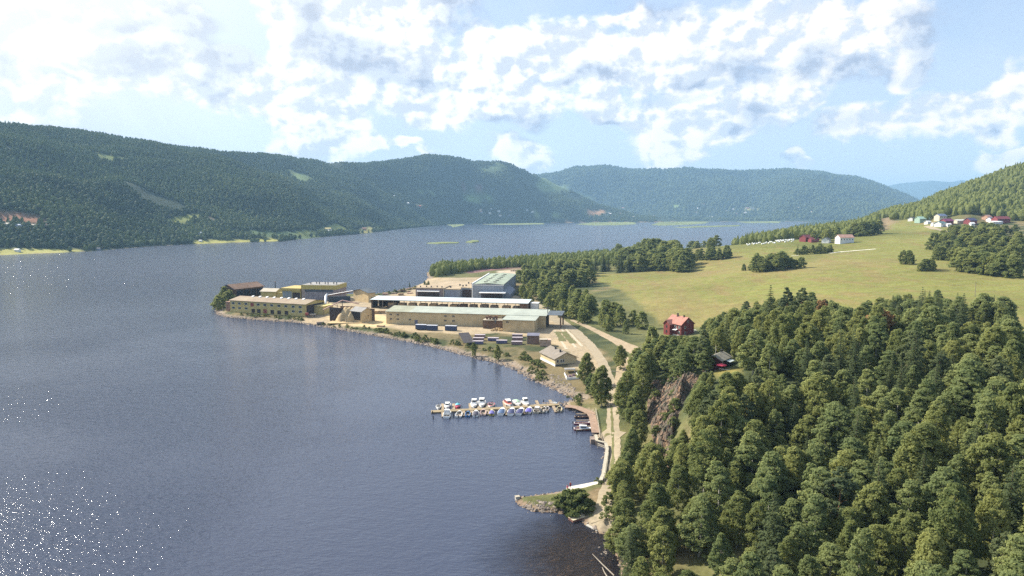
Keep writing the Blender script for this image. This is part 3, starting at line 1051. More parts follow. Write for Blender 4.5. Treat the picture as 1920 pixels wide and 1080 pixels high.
# stones along the water's edge
STONE = mat("shore_stone", (0.27, 0.225, 0.185), 0.9, 0.38, 0.8)
shore = [P(a, b_, 0) for a, b_ in LAKE_PX[:62]]
ps = resample(shore, 0.55)
oct_ = np.array([(1, 0, 0), (0.3, 0.95, 0), (-0.8, 0.6, 0), (-0.8, -0.6, 0), (0.3, -0.95, 0), (0.25, 0.1, 0.8), (-0.1, -0.2, -0.6)])
of_ = np.array([(0, 1, 5), (1, 2, 5), (2, 3, 5), (3, 4, 5), (4, 0, 5), (1, 0, 6), (2, 1, 6), (3, 2, 6), (4, 3, 6), (0, 4, 6)])
V, FF = [], []
q = random.Random(21)
for i, (x, y) in enumerate(ps):
    r = math.hypot(x, y)
    if r > 520 or not in_view(x, y) if False else r > 640:
        continue
    cnt = 2 if 230 < r < 470 and x > -150 else 1
    for _ in range(cnt):
        if q.random() < 0.12:
            continue
        off = q.gauss(0, 1.0) + 0.7
        an = q.uniform(0, 6.28)
        sx_, sy_ = x + math.cos(an) * abs(off), y + math.sin(an) * abs(off)
        s = q.uniform(0.2, 0.75) * (1.25 if r > 230 else 0.8)
        if q.random() < 0.05:
            s *= 1.8
        c, sn_ = math.cos(an), math.sin(an)
        sc = np.array([s * q.uniform(.8, 1.5), s * q.uniform(.6, 1.1), s * q.uniform(.5, .9)])
        o_ = oct_ * sc * (1 + np.array([[q.uniform(-.2, .2)] for _ in range(7)]))
        g = max(float(hz(sx_, sy_)[0]), -0.25)
        V.append(np.stack([sx_ + o_[:, 0] * c - o_[:, 1] * sn_, sy_ + o_[:, 0] * sn_ + o_[:, 1] * c, g + o_[:, 2] + 0.05], 1))
        FF.append(of_ + 7 * (len(V) - 1))
np_mesh('shore_stones', np.concatenate(V), np.concatenate(FF), STONE, 'stuff')
# rubble on the spit and on the slope between the tan house and the pier
V, FF = [], []
for pts, n in (([(975, 945), (1000, 940), (1050, 945), (1060, 955), (1000, 955)], 70), ([(1025, 705), (1060, 712), (1085, 735), (1075, 746), (1045, 730)], 120), ([(1120, 1022), (1135, 1015), (1140, 1040), (1125, 1035)], 26)):
    w = [P(a, b_, 0.6) for a, b_ in pts]
    xs, ys = [p[0] for p in w], [p[1] for p in w]
    k_ = 0
    while k_ < n:
        x, y = q.uniform(min(xs), max(xs)), q.uniform(min(ys), max(ys))
        if not inside(w, np.array([x]), np.array([y]))[0]:
            continue
        k_ += 1
        s = q.uniform(0.15, 0.7)
        an = q.uniform(0, 6.28)
        c, sn_ = math.cos(an), math.sin(an)
        o_ = oct_ * np.array([s * 1.3, s, s * .6]) * (1 + np.array([[q.uniform(-.2, .2)] for _ in range(7)]))
        V.append(np.stack([x + o_[:, 0] * c - o_[:, 1] * sn_, y + o_[:, 0] * sn_ + o_[:, 1] * c, max(Z(x, y), -0.2) + o_[:, 2]], 1))
        FF.append(of_ + 7 * (len(V) - 1))
np_mesh('rubble', np.concatenate(V), np.concatenate(FF), STONE, 'stuff')
# reed islands and marsh strips at the head of the lake
REED = mat("reed_green", (0.165, 0.20, 0.065), 0.95, 0.2, 0.02)


def islet(pts, h, name='reed_island'):
    w = [P(a, b_, 0) for a, b_ in pts]
    w = resample(w + [w[0]], 25)[:-1]
    cx_, cy_i = sum(p[0] for p in w) / len(w), sum(p[1] for p in w) / len(w)
    v, f, n = [], [], len(w)
    for s, z in ((1.0, -0.4), (0.97, 0.45 * h), (0.8, 0.9 * h), (0.4, h)):
        for k_, (x, y) in enumerate(w):
            j_ = 1 + 0.04 * math.sin(k_ * 1.7 + s * 9)
            v.append((cx_ + (x - cx_) * s * j_, cy_i + (y - cy_i) * s * j_, z * (1 + 0.25 * math.sin(k_ * 2.3)) if z > 0 else z))
    for i in range(3):
        for k_ in range(n):
            f.append((i * n + k_, i * n + (k_ + 1) % n, (i + 1) * n + (k_ + 1) % n, (i + 1) * n + k_))
    f.append(tuple(range(3 * n, 4 * n)))
    return tag(MB().add(v, f).build(name, REED), kind='structure')


islet([(800, 456), (830, 454.6), (862, 454.4), (858, 456.4), (820, 457.4)], 1.6)
islet([(873, 454.5), (885, 451.5), (898, 452.0), (899, 453.6), (885, 455.6)], 2.4)
islet([(830, 421), (872, 418.5), (870, 422.5), (850, 426.5), (845, 423)], 2.0)
islet([(905, 421), (960, 418), (1020, 418.2), (1020, 420.6), (960, 421.6)], 2.0)
islet([(1080, 420.6), (1120, 416), (1190, 413.5), (1192, 420.5), (1160, 422.4), (1110, 422.8)], 2.5)
islet([(1222, 421.8), (1240, 415.5), (1290, 412.6), (1340, 413), (1322, 419), (1290, 421.5), (1240, 423.2)], 2.5)
islet([(1262, 426.5), (1300, 424.4), (1390, 422.2), (1384, 424.4), (1330, 426.0), (1290, 427.2)], 1.8)
islet([(1376, 415), (1420, 411.8), (1470, 412), (1460, 418), (1400, 418.5)], 2.5)

# ------------------------------------------------------------------ trees
def leaf_mat(name, c_dark, c_light, yellow=0.0):
    """leaves: every tree has its own tint, clumps inside a crown differ a little, some light passes through"""
    m, nt, b = node_mat(name)
    N, L = nt.nodes, nt.links
    oi = N.new('ShaderNodeObjectInfo')
    ge = N.new('ShaderNodeNewGeometry')
    no = N.new('ShaderNodeTexNoise')
    no.inputs['Scale'].default_value = 0.45
    no.inputs['Detail'].default_value = 4
    L.new(ge.outputs['Position'], no.inputs['Vector'])
    ad = N.new('ShaderNodeMath')
    ad.operation = 'MULTIPLY_ADD'
    L.new(oi.outputs['Random'], ad.inputs[0])
    ad.inputs[1].default_value = 0.7
    mr = N.new('ShaderNodeMapRange')
    for i, q in enumerate((0.25, 0.75, 0.0, 0.55)):
        mr.inputs[1 + i].default_value = q
    L.new(no.outputs[0], mr.inputs[0])
    L.new(mr.outputs[0], ad.inputs[2])
    mx = N.new('ShaderNodeMix')
    mx.data_type = 'RGBA'
    mx.inputs[6].default_value = (*c_dark, 1)
    mx.inputs[7].default_value = (*c_light, 1)
    L.new(ad.outputs[0], mx.inputs[0])
    L.new(mx.outputs[2], b.inputs['Base Color'])
    b.inputs['Roughness'].default_value = 0.75
    b.inputs['Specular IOR Level'].default_value = 0.15
    tl = N.new('ShaderNodeBsdfTranslucent')
    hs = N.new('ShaderNodeHueSaturation')
    hs.inputs['Hue'].default_value = 0.485
    hs.inputs['Value'].default_value = 1.45
    L.new(mx.outputs[2], hs.inputs['Color'])
    L.new(hs.outputs[0], tl.inputs[0])
    ms = N.new('ShaderNodeMixShader')
    ms.inputs[0].default_value = 0.56
    L.new(b.outputs[0], ms.inputs[1])
    L.new(tl.outputs[0], ms.inputs[2])
    L.new(ms.outputs[0], N['Material Output'].inputs['Surface'])
    return m


def far_mat(name, c_dark, c_light):
    m = leaf_mat(name, c_dark, c_light)
    nt = m.node_tree
    for n in nt.nodes:
        if n.type == 'TEX_NOISE':
            n.inputs['Scale'].default_value = 0.0045
            n.inputs['Detail'].default_value = 5
            n.inputs['Roughness'].default_value = 0.6
        if n.type == 'MAP_RANGE':
            n.inputs[1].default_value, n.inputs[2].default_value, n.inputs[4].default_value = 0.38, 0.66, 1.0
    return m


LM = {
    'birch': leaf_mat("birch_leaves", (0.112, 0.152, 0.055), (0.265, 0.285, 0.098)),
    'aspen': leaf_mat("aspen_leaves", (0.125, 0.172, 0.070), (0.262, 0.295, 0.115)),
    'spruce': leaf_mat("spruce_needles", (0.066, 0.098, 0.048), (0.130, 0.160, 0.070)),
    'pine': leaf_mat("pine_needles", (0.085, 0.118, 0.060), (0.160, 0.190, 0.088)),
    'leafy': leaf_mat("leafy_crown", (0.122, 0.162, 0.056), (0.245, 0.272, 0.092)),
    'dry': leaf_mat("dry_leaves", (0.20, 0.135, 0.06), (0.28, 0.185, 0.08)),
    'far': far_mat("forest_crowns", (0.040, 0.066, 0.036), (0.125, 0.165, 0.066)),
    'shore': far_mat("shore_wood_crowns", (0.060, 0.092, 0.042), (0.160, 0.200, 0.075)),
    'bush': leaf_mat("bush_leaves", (0.095, 0.130, 0.045), (0.170, 0.200, 0.070)),
}
BARK = {'birch': mat("birch_bark", (0.52, 0.50, 0.45), 0.9, 0.35, 2.0), 'spruce': mat("spruce_bark", (0.14, 0.10, 0.075), 0.95, 0.3, 2.0),
        'pine': mat("pine_bark", (0.26, 0.15, 0.09), 0.95, 0.3, 2.0)}


def leaf_quads(c, nrm, size, asp=0.75):
    """quads at centres c facing nrm"""
    n = len(c)
    a = rng.normal(size=(n, 3))
    nrm = nrm / (np.linalg.norm(nrm, axis=1, keepdims=True) + 1e-9)
    t = np.cross(nrm, a)
    t /= np.linalg.norm(t, axis=1, keepdims=True) + 1e-9
    b = np.cross(nrm, t)
    s = size[:, None]
    v = np.stack([c - t * s, c + b * s * asp * 0.8, c + t * s, c - b * s * asp * 0.8], 1)
    return v.reshape(-1, 3), np.arange(n * 4).reshape(n, 4)


def clump_crown(H, rad, base, nclump, per, leaf, droop=0.0, top=0.9, spread=0.85):
    """crown of leaf clumps round an uneven egg; some clumps are left out so that gaps show"""
    cs, ns, ss = [], [], []
    lobes = [(rng.uniform(0, 2 * math.pi), rng.uniform(0.7, 1.25)) for _ in range(7)]
    for _ in range(nclump):
        h = rng.beta(1.45, 1.35)
        z = base + (H - base) * h
        prof = math.sin(math.pi * min(1, (h * 0.84 + 0.13)) ** (top * 0.92)) ** 0.7
        an = rng.uniform(0, 2 * math.pi)
        lob = 1 + 0.28 * math.sin(3 * an + lobes[0][0] + 4 * h) * lobes[1][1] * 0.6 + 0.2 * math.sin(2 * an + lobes[2][0] - 5 * h)
        r = rad * prof * lob * rng.uniform(0.35, 1.0) ** 0.5 * 0.86
        c = np.array([r * math.cos(an), r * math.sin(an), z])
        sc = rad * rng.uniform(0.15, 0.29) * spread
        k = int(per * rng.uniform(0.6, 1.3))
        d = rng.normal(size=(k, 3))
        d /= np.linalg.norm(d, axis=1, keepdims=True)
        d *= rng.uniform(0.25, 1.0, size=(k, 1)) ** 0.5
        p = c + d * np.array([sc, sc, sc * 0.62])
        p[:, 2] -= droop * rng.uniform(0, 1, k) * np.hypot(p[:, 0], p[:, 1]) / rad
        outw = np.array([math.cos(an), math.sin(an), 0.7])
        cs.append(p)
        ns.append(d * 0.9 + outw * 0.5 + rng.normal(size=(k, 3)) * 0.45)
        ss.append(rng.uniform(0.65, 1.3, k) * leaf)
    return leaf_quads(np.concatenate(cs), np.concatenate(ns), np.concatenate(ss))


def spruce_crown(H, rad, base, tiers, arms, leaf):
    cs, ns, ss = [], [], []
    for i in range(tiers):
        h = i / (tiers - 1)
        z = base + (H - base) * h ** 0.92
        rr = rad * (1 - h) ** 0.85 + 0.15
        m = max(4, int(arms * (1 - 0.55 * h)))
        ph = rng.uniform(0, 6.3)
        for j in range(m):
            an = ph + 2 * math.pi * j / m + rng.uniform(-0.25, 0.25)
            L_ = rr * rng.uniform(0.65, 1.12)
            k = max(3, int(L_ / leaf * 2.2))
            t = rng.uniform(0.08, 1.0, k)
            wd = 0.20 * L_ * (1.1 - t)
            off = rng.normal(size=k) * wd
            x = np.cos(an) * t * L_ - np.sin(an) * off
            y = np.sin(an) * t * L_ + np.cos(an) * off
            zz = z - 0.34 * t * L_ + 0.16 * t * t * L_ - rng.uniform(0, 0.25, k)
            cs.append(np.stack([x, y, zz], 1))
            ns.append(np.stack([np.cos(an) * np.ones(k) * 0.5, np.sin(an) * np.ones(k) * 0.5, np.ones(k)], 1) + rng.normal(size=(k, 3)) * 0.4)
            ss.append(rng.uniform(0.7, 1.3, k) * leaf * (1 - 0.35 * h))
    return leaf_quads(np.concatenate(cs), np.concatenate(ns), np.concatenate(ss), 0.6)


def trunk_mb(H, r0, base, limbs, rad, seed):
    q = random.Random(seed)
    m = MB()
    lean = (q.uniform(-0.4, 0.4), q.uniform(-0.4, 0.4))
    pts = [(lean[0] * t * t, lean[1] * t * t, -0.6 + (H * 0.93 + 0.6) * t) for t in (0, 0.12, 0.3, 0.5, 0.7, 0.86, 1.0)]
    m.tube(pts, [r0 * 1.25, r0, r0 * 0.85, r0 * 0.68, r0 * 0.46, r0 * 0.26, 0.02], 7)
    for i in range(limbs):
        t = q.uniform(max(0.15, base / H * 0.8), 0.85)
        an = q.uniform(0, 6.283)
        L_ = rad * q.uniform(0.5, 0.95) * (1.1 - 0.5 * t)
        a = Vector((lean[0] * t * t, lean[1] * t * t, -0.6 + (H * 0.93 + 0.6) * t))
        d = Vector((math.cos(an), math.sin(an), q.uniform(0.25, 0.8)))
        m.tube([a, a + d * L_ * 0.5, a + d * L_ + Vector((0, 0, 0.1 * L_))], [r0 * 0.34 * (1.1 - t), r0 * 0.2 * (1.1 - t), 0.015], 5)
    return m


PROTO = {}


def crown_mesh(name, vf, m):
    o = np_mesh(name, vf[0], vf[1], m)
    me = o.data
    bpy.data.objects.remove(o)
    return me


def trunk_mesh(name, mb, m):
    o = mb.build(name, m, None, True)
    me = o.data
    bpy.data.objects.remove(o)
    return me


def proto(kind, vf, leafm, mb, barkm, H):
    PROTO.setdefault(kind, []).append((crown_mesh("crown", vf, leafm), trunk_mesh("trunk", mb, barkm), H))


for i in range(6):
    H = 14.0 + 0.6 * i
    proto('birch', clump_crown(H, 3.4 + 0.12 * i, 1.2 + 0.3 * (i % 3), 210, 58, 0.235, 0.9, 0.85), LM['birch'], trunk_mb(H, 0.17, 3, 9, 2.4, i), BARK['birch'], H)
for i in range(4):
    H = 15.0 + i
    proto('aspen', clump_crown(H, 4.1, 1.8, 165, 66, 0.28, 0.3, 0.75), LM['aspen'], trunk_mb(H, 0.22, 4, 10, 3.0, 20 + i), BARK['birch'], H)
for i in range(4):
    H = 16.0 + i
    proto('spruce', spruce_crown(H, 3.3 + 0.15 * i, 0.8, 28, 13, 0.33), LM['spruce'], trunk_mb(H, 0.2, 2, 0, 1, 40 + i), BARK['spruce'], H)
for i in range(3):
    H = 15.0 + i
    proto('pine', clump_crown(H, 3.2, H * 0.34, 84, 60, 0.26, 0.0, 0.75, 0.85), LM['pine'], trunk_mb(H, 0.22, H * 0.5, 11, 2.4, 60 + i), BARK['pine'], H)
for i in range(5):
    H = 13.0 + i
    proto('leafy', clump_crown(H, 5.4, 0.3, 130, 28, 0.50, 0.3, 0.7), LM['leafy'], trunk_mb(H, 0.25, 2.5, 6, 3.4, 80 + i), BARK['spruce'], H)
for i in range(2):
    proto('dry', clump_crown(12.0, 3.4, 2.5, 64, 60, 0.30, 0.3, 0.8), LM['dry'], trunk_mb(12.0, 0.2, 3, 9, 3.0, 100 + i), BARK['spruce'], 12.0)
for i in range(3):
    proto('bush', clump_crown(3.0, 1.9, -0.1, 26, 34, 0.24, 0.0, 0.62, 0.95), LM['bush'], trunk_mb(2.4, 0.06, 0.2, 5, 1.3, 120 + i), BARK['spruce'], 3.0)

NAMES = {'birch': ('birch_tree', 'birch'), 'aspen': ('aspen_tree', 'aspen'), 'spruce': ('spruce_tree', 'spruce'), 'pine': ('pine_tree', 'pine'),
         'leafy': ('leafy_tree', 'broadleaf tree'), 'dry': ('browned_tree', 'browned tree'), 'bush': ('bush', 'bush')}
TREES = []                       # (object, kind, height, x, y, z, place)


def plant(kind, x, y, H, place, wide=1.0, group=None, z=None, lean=0.0):
    q = rnd.choice(PROTO[kind])
    nm, cat = NAMES[kind]
    z = Z(x, y) if z is None else z
    o = thing(nm, None, cat, (x, y, z - 0.1), rnd.uniform(0, 6.283), group)
    s = H / q[2]
    o.scale = (s * wide, s * wide, s)
    if lean:
        o.rotation_euler = (rnd.uniform(-lean, lean), rnd.uniform(-lean, lean), o.rotation_euler.z)
    for nm_, me in (("trunk", q[1]), ("crown", q[0])):
        c = bpy.data.objects.new(nm_, me)
        col.objects.link(c)
        c.parent = o
    TREES.append([o, kind, H, x, y, z, place])
    return o


def scatter(poly, spacing, seed, keep=None, jitter=0.42):
    """hexagon-like jittered points inside a world polygon"""
    q = random.Random(seed)
    xs, ys = [p[0] for p in poly], [p[1] for p in poly]
    pts, row, y = [], 0, min(ys)
    while y <= max(ys):
        x = min(xs) + (spacing / 2 if row % 2 else 0)
        while x <= max(xs):
            pts.append((x + q.uniform(-jitter, jitter) * spacing, y + q.uniform(-jitter, jitter) * spacing))
            x += spacing
        y += spacing * 0.87
        row += 1
    a = np.array(pts)
    m = inside(poly, a[:, 0], a[:, 1])
    a = a[m]
    if keep is not None:
        a = a[keep(a[:, 0], a[:, 1])]
    return a


def darts(poly, gap, seed, keep=None, tries=26000):
    """random points no closer than about gap, closer in some spots and looser in others"""
    q = np.random.default_rng(seed)
    xs, ys = [p[0] for p in poly], [p[1] for p in poly]
    c = np.stack([q.uniform(min(xs), max(xs), tries), q.uniform(min(ys), max(ys), tries)], 1)
    c = c[inside(poly, c[:, 0], c[:, 1])]
    g = gap * (1 + 0.55 * fbm(c[:, 0], c[:, 1], 30, 3)) * q.uniform(0.85, 1.2, len(c))
    got = np.zeros((0, 2))
    for p_, gg in zip(c, g):
        if len(got) == 0 or np.min(np.sum((got - p_) ** 2, 1)) > gg * gg:
            got = np.vstack([got, p_])
    if keep is not None:
        got = got[keep(got[:, 0], got[:, 1])]
    return got


# the wooded hill on the right
FOREST = [P(1172, 1082, 2), P(1158, 1000, 2), P(1160, 950, 2), P(1158, 900, 3), P(1180, 860, 3), P(1196, 820, 4), P(1196, 790, 4), P(1190, 750, 4), P(1190, 700, 4), P(1218, 672, 5),
          (58, 300), (74, 325), (96, 350), (124, 345), (150, 315), (190, 285), (212, 262), (232, 240), (225, 200), (180, 150), (120, 90), (85, 52), (30, 52)]
cliff_a = [P(1213, 740, 6), P(1214, 790, 5), P(1224, 835, 5), P(1242, 885, 5)]
CABIN = P(1365, 690, 22)
REDH = P(1272, 628, 5)


def in_frame(x, y, z=15.0, m=90):
    px, py = project(x, y, z)
    return (px > -m) & (px < 1920 + m) & (py < 1080 + 2 * m)


def forest_ok(x, y):
    ok = np.array([in_frame(a, b) for a, b in zip(x, y)])
    dc = seg_dist(cliff_a, x, y)
    ok &= ~((dc < 9) & (y > 150))
    # keep the rock face and the slope in front of it open
    px = np.array([project(a, b, 12)[0] for a, b in zip(x, y)])
    rr = np.hypot(x, y)
    ok &= ~((px > 1212) & (px < 1298) & (rr > 160) & (rr < 222))
    ok &= ~((np.abs(px - 1366) < 36) & (rr > 186) & (rr < 226))
    ok &= ~((px > 1238) & (px < 1308) & (rr > 340) & (rr < 400))
    ok &= ~((px > 1800) & (px < 1866) & (rr > 238) & (rr < 262))
    ok &= ~((px > 1795) & (px < 1870) & (rr > 268) & (rr < 320))
    # the lane down to the bathing place and a bare spot at its top
    ok &= ~(np.hypot(x - P(1215, 968, 4)[0], y - P(1215, 968, 4)[1]) < 4)
    return ok


SKYLINE = np.array([(1140, 640), (1180, 655), (1230, 640), (1240, 628), (1308, 622), (1320, 600), (1345, 592), (1400, 562), (1450, 548), (1500, 540), (1540, 552), (1575, 572), (1605, 578),
                    (1640, 556), (1700, 550), (1750, 542), (1800, 548), (1860, 550), (1892, 566), (1905, 650), (1990, 660)])
WINDOWS = [(1238, 1310, 628, 372), (1330, 1398, 696, 216), (1798, 1868, 604, 276), (1214, 1262, 770, 200), (1255, 1325, 712, 212), (1118, 1160, 690, 260)]      # columns, upper limit, distance of what must stay in view


def top_limit(px, r):
    lim = float(np.interp(px, SKYLINE[:, 0], SKYLINE[:, 1]))
    for a_, b_, y_, d_ in WINDOWS:
        if a_ - 14 < px < b_ + 14 and r < d_:
            lim = max(lim, y_)
    return lim


fp = darts(FOREST, 4.7, 3, forest_ok)
fp = fp[np.argsort(np.hypot(fp[:, 0], fp[:, 1]))]
front = np.full(2200, 1400.0)                    # lowest row still open to view in each column, front trees first
for x, y in fp:
    r = math.hypot(x, y)
    g = Z(x, y)
    px, py = project(x, y, g + 12)
    sel = rnd.random()
    edge = r < 118
    nz = float(fbm(np.array([x]), np.array([y]), 35, 3)[0])
    if edge and px < 1500:
        k = 'aspen' if sel < 0.45 + nz else ('birch' if sel < 0.9 else 'pine')
    elif r > 180 and px > 1380:
        k = 'birch' if sel < 0.34 + nz else ('spruce' if sel < 0.47 else ('pine' if sel < 0.56 else 'aspen'))
    elif px < 1330 and r > 150:
        k = 'birch' if sel < 0.6 else ('aspen' if sel < 0.9 else 'pine')
    else:
        k = 'birch' if sel < 0.36 + nz * 0.6 else ('aspen' if sel < 0.82 else ('spruce' if sel < 0.94 else 'pine'))
    H = rnd.triangular(7.0, 16.5, 12.0)
    if k == 'spruce':
        H = rnd.uniform(11, 18)
    if edge:
        H *= 0.82
    sd = float(lake_sd(np.array([x]), np.array([y]))[0])
    if sd < 14:
        H *= 0.72
    lim = top_limit(px, r)
    while H > 3.5 and project(x, y, g + H)[1] < lim:
        H -= 0.5
    if H <= 4.5:
        continue
    tx, ty = project(x, y, g + H)
    half = int(3.2 * F / r)
    c0, c1 = max(0, int(tx) - half + 100), min(2199, int(tx) + half + 100)
    if c1 > c0 and ty > front[c0:c1].max() + 14:
        continue                                 # wholly behind nearer crowns
    front[c0 + half // 3:c1 - half // 3] = np.minimum(front[c0 + half // 3:c1 - half // 3], ty + 1.2 * F / r)
    plant(k, x, y, H, 'wood', rnd.uniform(0.9, 1.35) * (1.05 if H > 9 else 1.35), lean=0.05)
# single trees one can pick out
for k, px, d, H, w in [('spruce', 1448, 262, 22, 1.3), ('spruce', 1416, 200, 15, 1.0), ('pine', 1326, 212, 14, 0.9), ('spruce', 1735, 228, 19, 0.9), ('pine', 1508, 270, 20, 1.1), ('dry', 1660, 205, 15, 1.35),
                       ('dry', 1548, 262, 16, 0.8), ('aspen', 1890, 262, 14, 1.5), ('aspen', 1790, 250, 14, 1.2), ('aspen', 1850, 270, 15, 1.5), ('spruce', 1436, 210, 14, 0.95), ('pine', 1480, 280, 21, 0.9)]:
    x, y, _ = A(px, d, 0)
    plant(k, x, y, H, 'wood', w)
# trees standing by themselves between the road, the house and the bay
for k, px, py, H, w in [('birch', 1100, 722, 13, 1.15), ('birch', 1128, 762, 14.5, 1.1), ('aspen', 1108, 745, 9, 1.0), ('birch', 1163, 692, 10.5, 1.15), ('birch', 1174, 788, 16, 1.15), ('birch', 1170, 752, 10, 0.9),
                        ('birch', 1192, 800, 13, 1.1), ('birch', 1205, 748, 15, 1.1), ('birch', 1215, 722, 14, 1.2), ('aspen', 1228, 690, 12, 1.2), ('birch', 1212, 700, 12, 1.1), ('leafy', 1222, 672, 14, 0.9), ('birch', 1240, 690, 11, 1.0),
                        ('birch', 1196, 845, 12, 1.1), ('birch', 1185, 880, 11, 1.1), ('aspen', 1178, 905, 8, 1.1)]:
    x, y, z = hit(px, py)
    plant(k, x, y, H, 'road', w)


# rows and clumps further off: broad leafy crowns
def row(kind, pts, n, H0, H1, place, width=0.0, wide=1.0, seed=0):
    q = random.Random(seed)
    w = wpoly(pts)
    seg = [math.hypot(b[0] - a[0], b[1] - a[1]) for a, b in zip(w[:-1], w[1:])]
    T = sum(seg)
    for i in range(n):
        t = (i + q.uniform(0.2, 0.8)) / n * T
        j = 0
        while j < len(seg) - 1 and t > seg[j]:
            t -= seg[j]
            j += 1
        f_ = t / seg[j]
        wide_k = wide * (1.25 if kind == 'leafy' else 1.0)
        x = w[j][0] + (w[j + 1][0] - w[j][0]) * f_ + q.uniform(-width, width)
        y = w[j][1] + (w[j + 1][1] - w[j][1]) * f_ + q.uniform(-width, width) * 1.5
        plant(kind, x, y, q.uniform(H0, H1) * (0.92 if kind == 'leafy' else 1.0), place, wide_k * q.uniform(0.85, 1.15))


row('leafy', [(968, 552), (985, 560), (1010, 570), (1040, 580), (1070, 592), (1105, 606), (1140, 618), (1175, 622), (1205, 618)], 24, 7, 12, 'lane', 5, 0.85, 1)
row('leafy', [(985, 545), (1015, 556), (1050, 566), (1085, 578), (1120, 592), (1155, 606), (1190, 610), (1210, 612)], 22, 10, 15, 'lane', 5, 0.95, 2)
row('leafy', [(985, 530), (1010, 536), (1040, 540), (1070, 540), (1092, 530)], 18, 12, 17, 'lane', 9, 1.1, 3)
row('leafy', [(1000, 518), (1040, 520), (1080, 520), (1092, 512)], 14, 14, 20, 'lane', 12, 1.15, 4)
row('spruce', [(1060, 514), (1100, 511), (1130, 509), (1175, 509)], 14, 16, 23, 'copse', 8, 1.1, 5)
row('leafy', [(1170, 509), (1215, 508), (1260, 508), (1300, 508)], 13, 14, 20, 'copse', 5, 1.1, 6)
row('leafy', [(1190, 503), (1230, 502), (1270, 502), (1298, 503)], 12, 15, 22, 'copse', 8, 1.15, 7)
row('leafy', [(1140, 500), (1190, 496), (1240, 495), (1290, 497)], 14, 18, 24, 'copse', 12, 1.2, 8)
row('leafy', [(1150, 482), (1200, 480), (1250, 478), (1290, 476)], 16, 16, 24, 'copse', 25, 1.3, 9)
row('leafy', [(1290, 487), (1320, 486), (1350, 485), (1378, 484)], 12, 9, 15, 'copse', 6, 0.95, 10)
row('leafy', [(1300, 466), (1340, 465), (1375, 462)], 9, 12, 18, 'far shore side', 12, 1.1, 11)
row('leafy', [(1392, 508), (1405, 507)], 3, 5, 7, 'clump', 2, 1.0, 12)
row('leafy', [(1415, 508), (1435, 508), (1455, 507), (1468, 506)], 8, 11, 16, 'clump', 4, 1.1, 13)
row('leafy', [(1470, 503), (1485, 503), (1500, 502)], 5, 7, 11, 'clump', 3, 1.0, 14)
row('leafy', [(1495, 478), (1520, 477), (1545, 474), (1560, 472)], 10, 6, 10, 'hedge', 2.5, 0.95, 15)
row('spruce', [(1490, 475), (1500, 475), (1535, 474), (1552, 472)], 5, 7, 12, 'hedge', 2, 0.9, 16)
row('leafy', [(1692, 496), (1708, 495)], 3, 10, 14, 'meadow', 2, 0.75, 17)
row('leafy', [(1718, 508), (1735, 508), (1752, 506)], 5, 5, 10, 'meadow', 2, 0.95, 18)
row('leafy', [(1745, 488), (1765, 486), (1790, 488), (1810, 492)], 11, 10, 15, 'east wood', 6, 1.0, 19)
row('leafy', [(1745, 470), (1780, 468), (1820, 470), (1870, 475), (1915, 480)], 18, 11, 17, 'east wood', 8, 1.1, 20)
row('spruce', [(1752, 480), (1765, 478), (1800, 478)], 5, 12, 16, 'east wood', 4, 1.0, 21)
row('leafy', [(1800, 505), (1835, 512), (1870, 518), (1915, 520)], 16, 11, 16, 'east wood', 5, 1.05, 22)
row('leafy', [(1790, 495), (1830, 498), (1870, 500), (1915, 500)], 14, 12, 17, 'east wood', 6, 1.1, 23)
row('leafy', [(1780, 452), (1820, 455), (1870, 458), (1915, 462)], 15, 11, 17, 'east wood', 10, 1.1, 24)
row('leafy', [(1800, 440), (1850, 442), (1900, 445)], 11, 10, 15, 'east wood', 10, 1.1, 25)
row('leafy', [(1520, 452), (1545, 450), (1568, 447)], 7, 10, 15, 'farm', 6, 1.0, 26)
row('leafy', [(1590, 444), (1610, 443), (1630, 441), (1645, 438)], 9, 13, 19, 'farm', 7, 1.0, 27)
row('leafy', [(412, 583), (416, 576), (425, 568), (432, 562)], 6, 9, 14, 'mill point', 3, 1.0, 28)
row('birch', [(795, 535), (800, 540), (806, 534)], 3, 4, 7, 'north shore', 1, 1.1, 29)
q = random.Random(77)
for i in range(44):
    px, py = q.uniform(1218, 1312), q.uniform(708, 885)
    if px > 1300 - (py - 705) * 0.25:
        continue
    x, y, z = hit(px, py)
    plant('bush', x, y, q.uniform(1.4, 3.6), 'rock', 1.2, z=z + 0.9)
for i in range(46):
    px, py = q.uniform(1268, 1345), q.uniform(712, 900)
    if px < 1308 - (py - 705) * 0.24:
        continue
    x, y, z = hit(px, py)
    plant(q.choice(['birch', 'birch', 'aspen']), x, y, q.uniform(3.0, 6.0) * (0.7 if py < 740 else 1), 'rock', 1.25)
# bushes and young trees on the bank below the mill
for pts, n, h0, h1, s_ in [([(455, 590), (500, 594), (540, 598), (575, 602)], 16, 1.2, 2.2, 31), ([(600, 608), (640, 612), (690, 618)], 14, 1.0, 2.0, 32), ([(700, 620), (740, 626), (765, 632)], 16, 1.4, 3.0, 33),
                           ([(775, 634), (800, 640), (825, 644)], 12, 1.6, 3.2, 34), ([(840, 645), (890, 652), (930, 662), (960, 668)], 14, 1.3, 2.6, 35), ([(975, 672), (1000, 680), (1020, 690)], 12, 1.5, 3.0, 36),
                           ([(1000, 695), (1015, 712), (1025, 715)], 6, 1.6, 3.0, 37), ([(1060, 745), (1080, 748), (1095, 762)], 7, 1.0, 2.4, 38), ([(690, 556), (740, 549), (780, 541)], 14, 1.6, 3.0, 39),
                           ([(1148, 930), (1150, 960), (1152, 985)], 6, 1.5, 3.0, 40), ([(1125, 900), (1124, 908)], 2, 0.9, 1.4, 41)]:
    row('bush', pts, n, h0, h1, 'bank', 1.5, 1.2, s_)
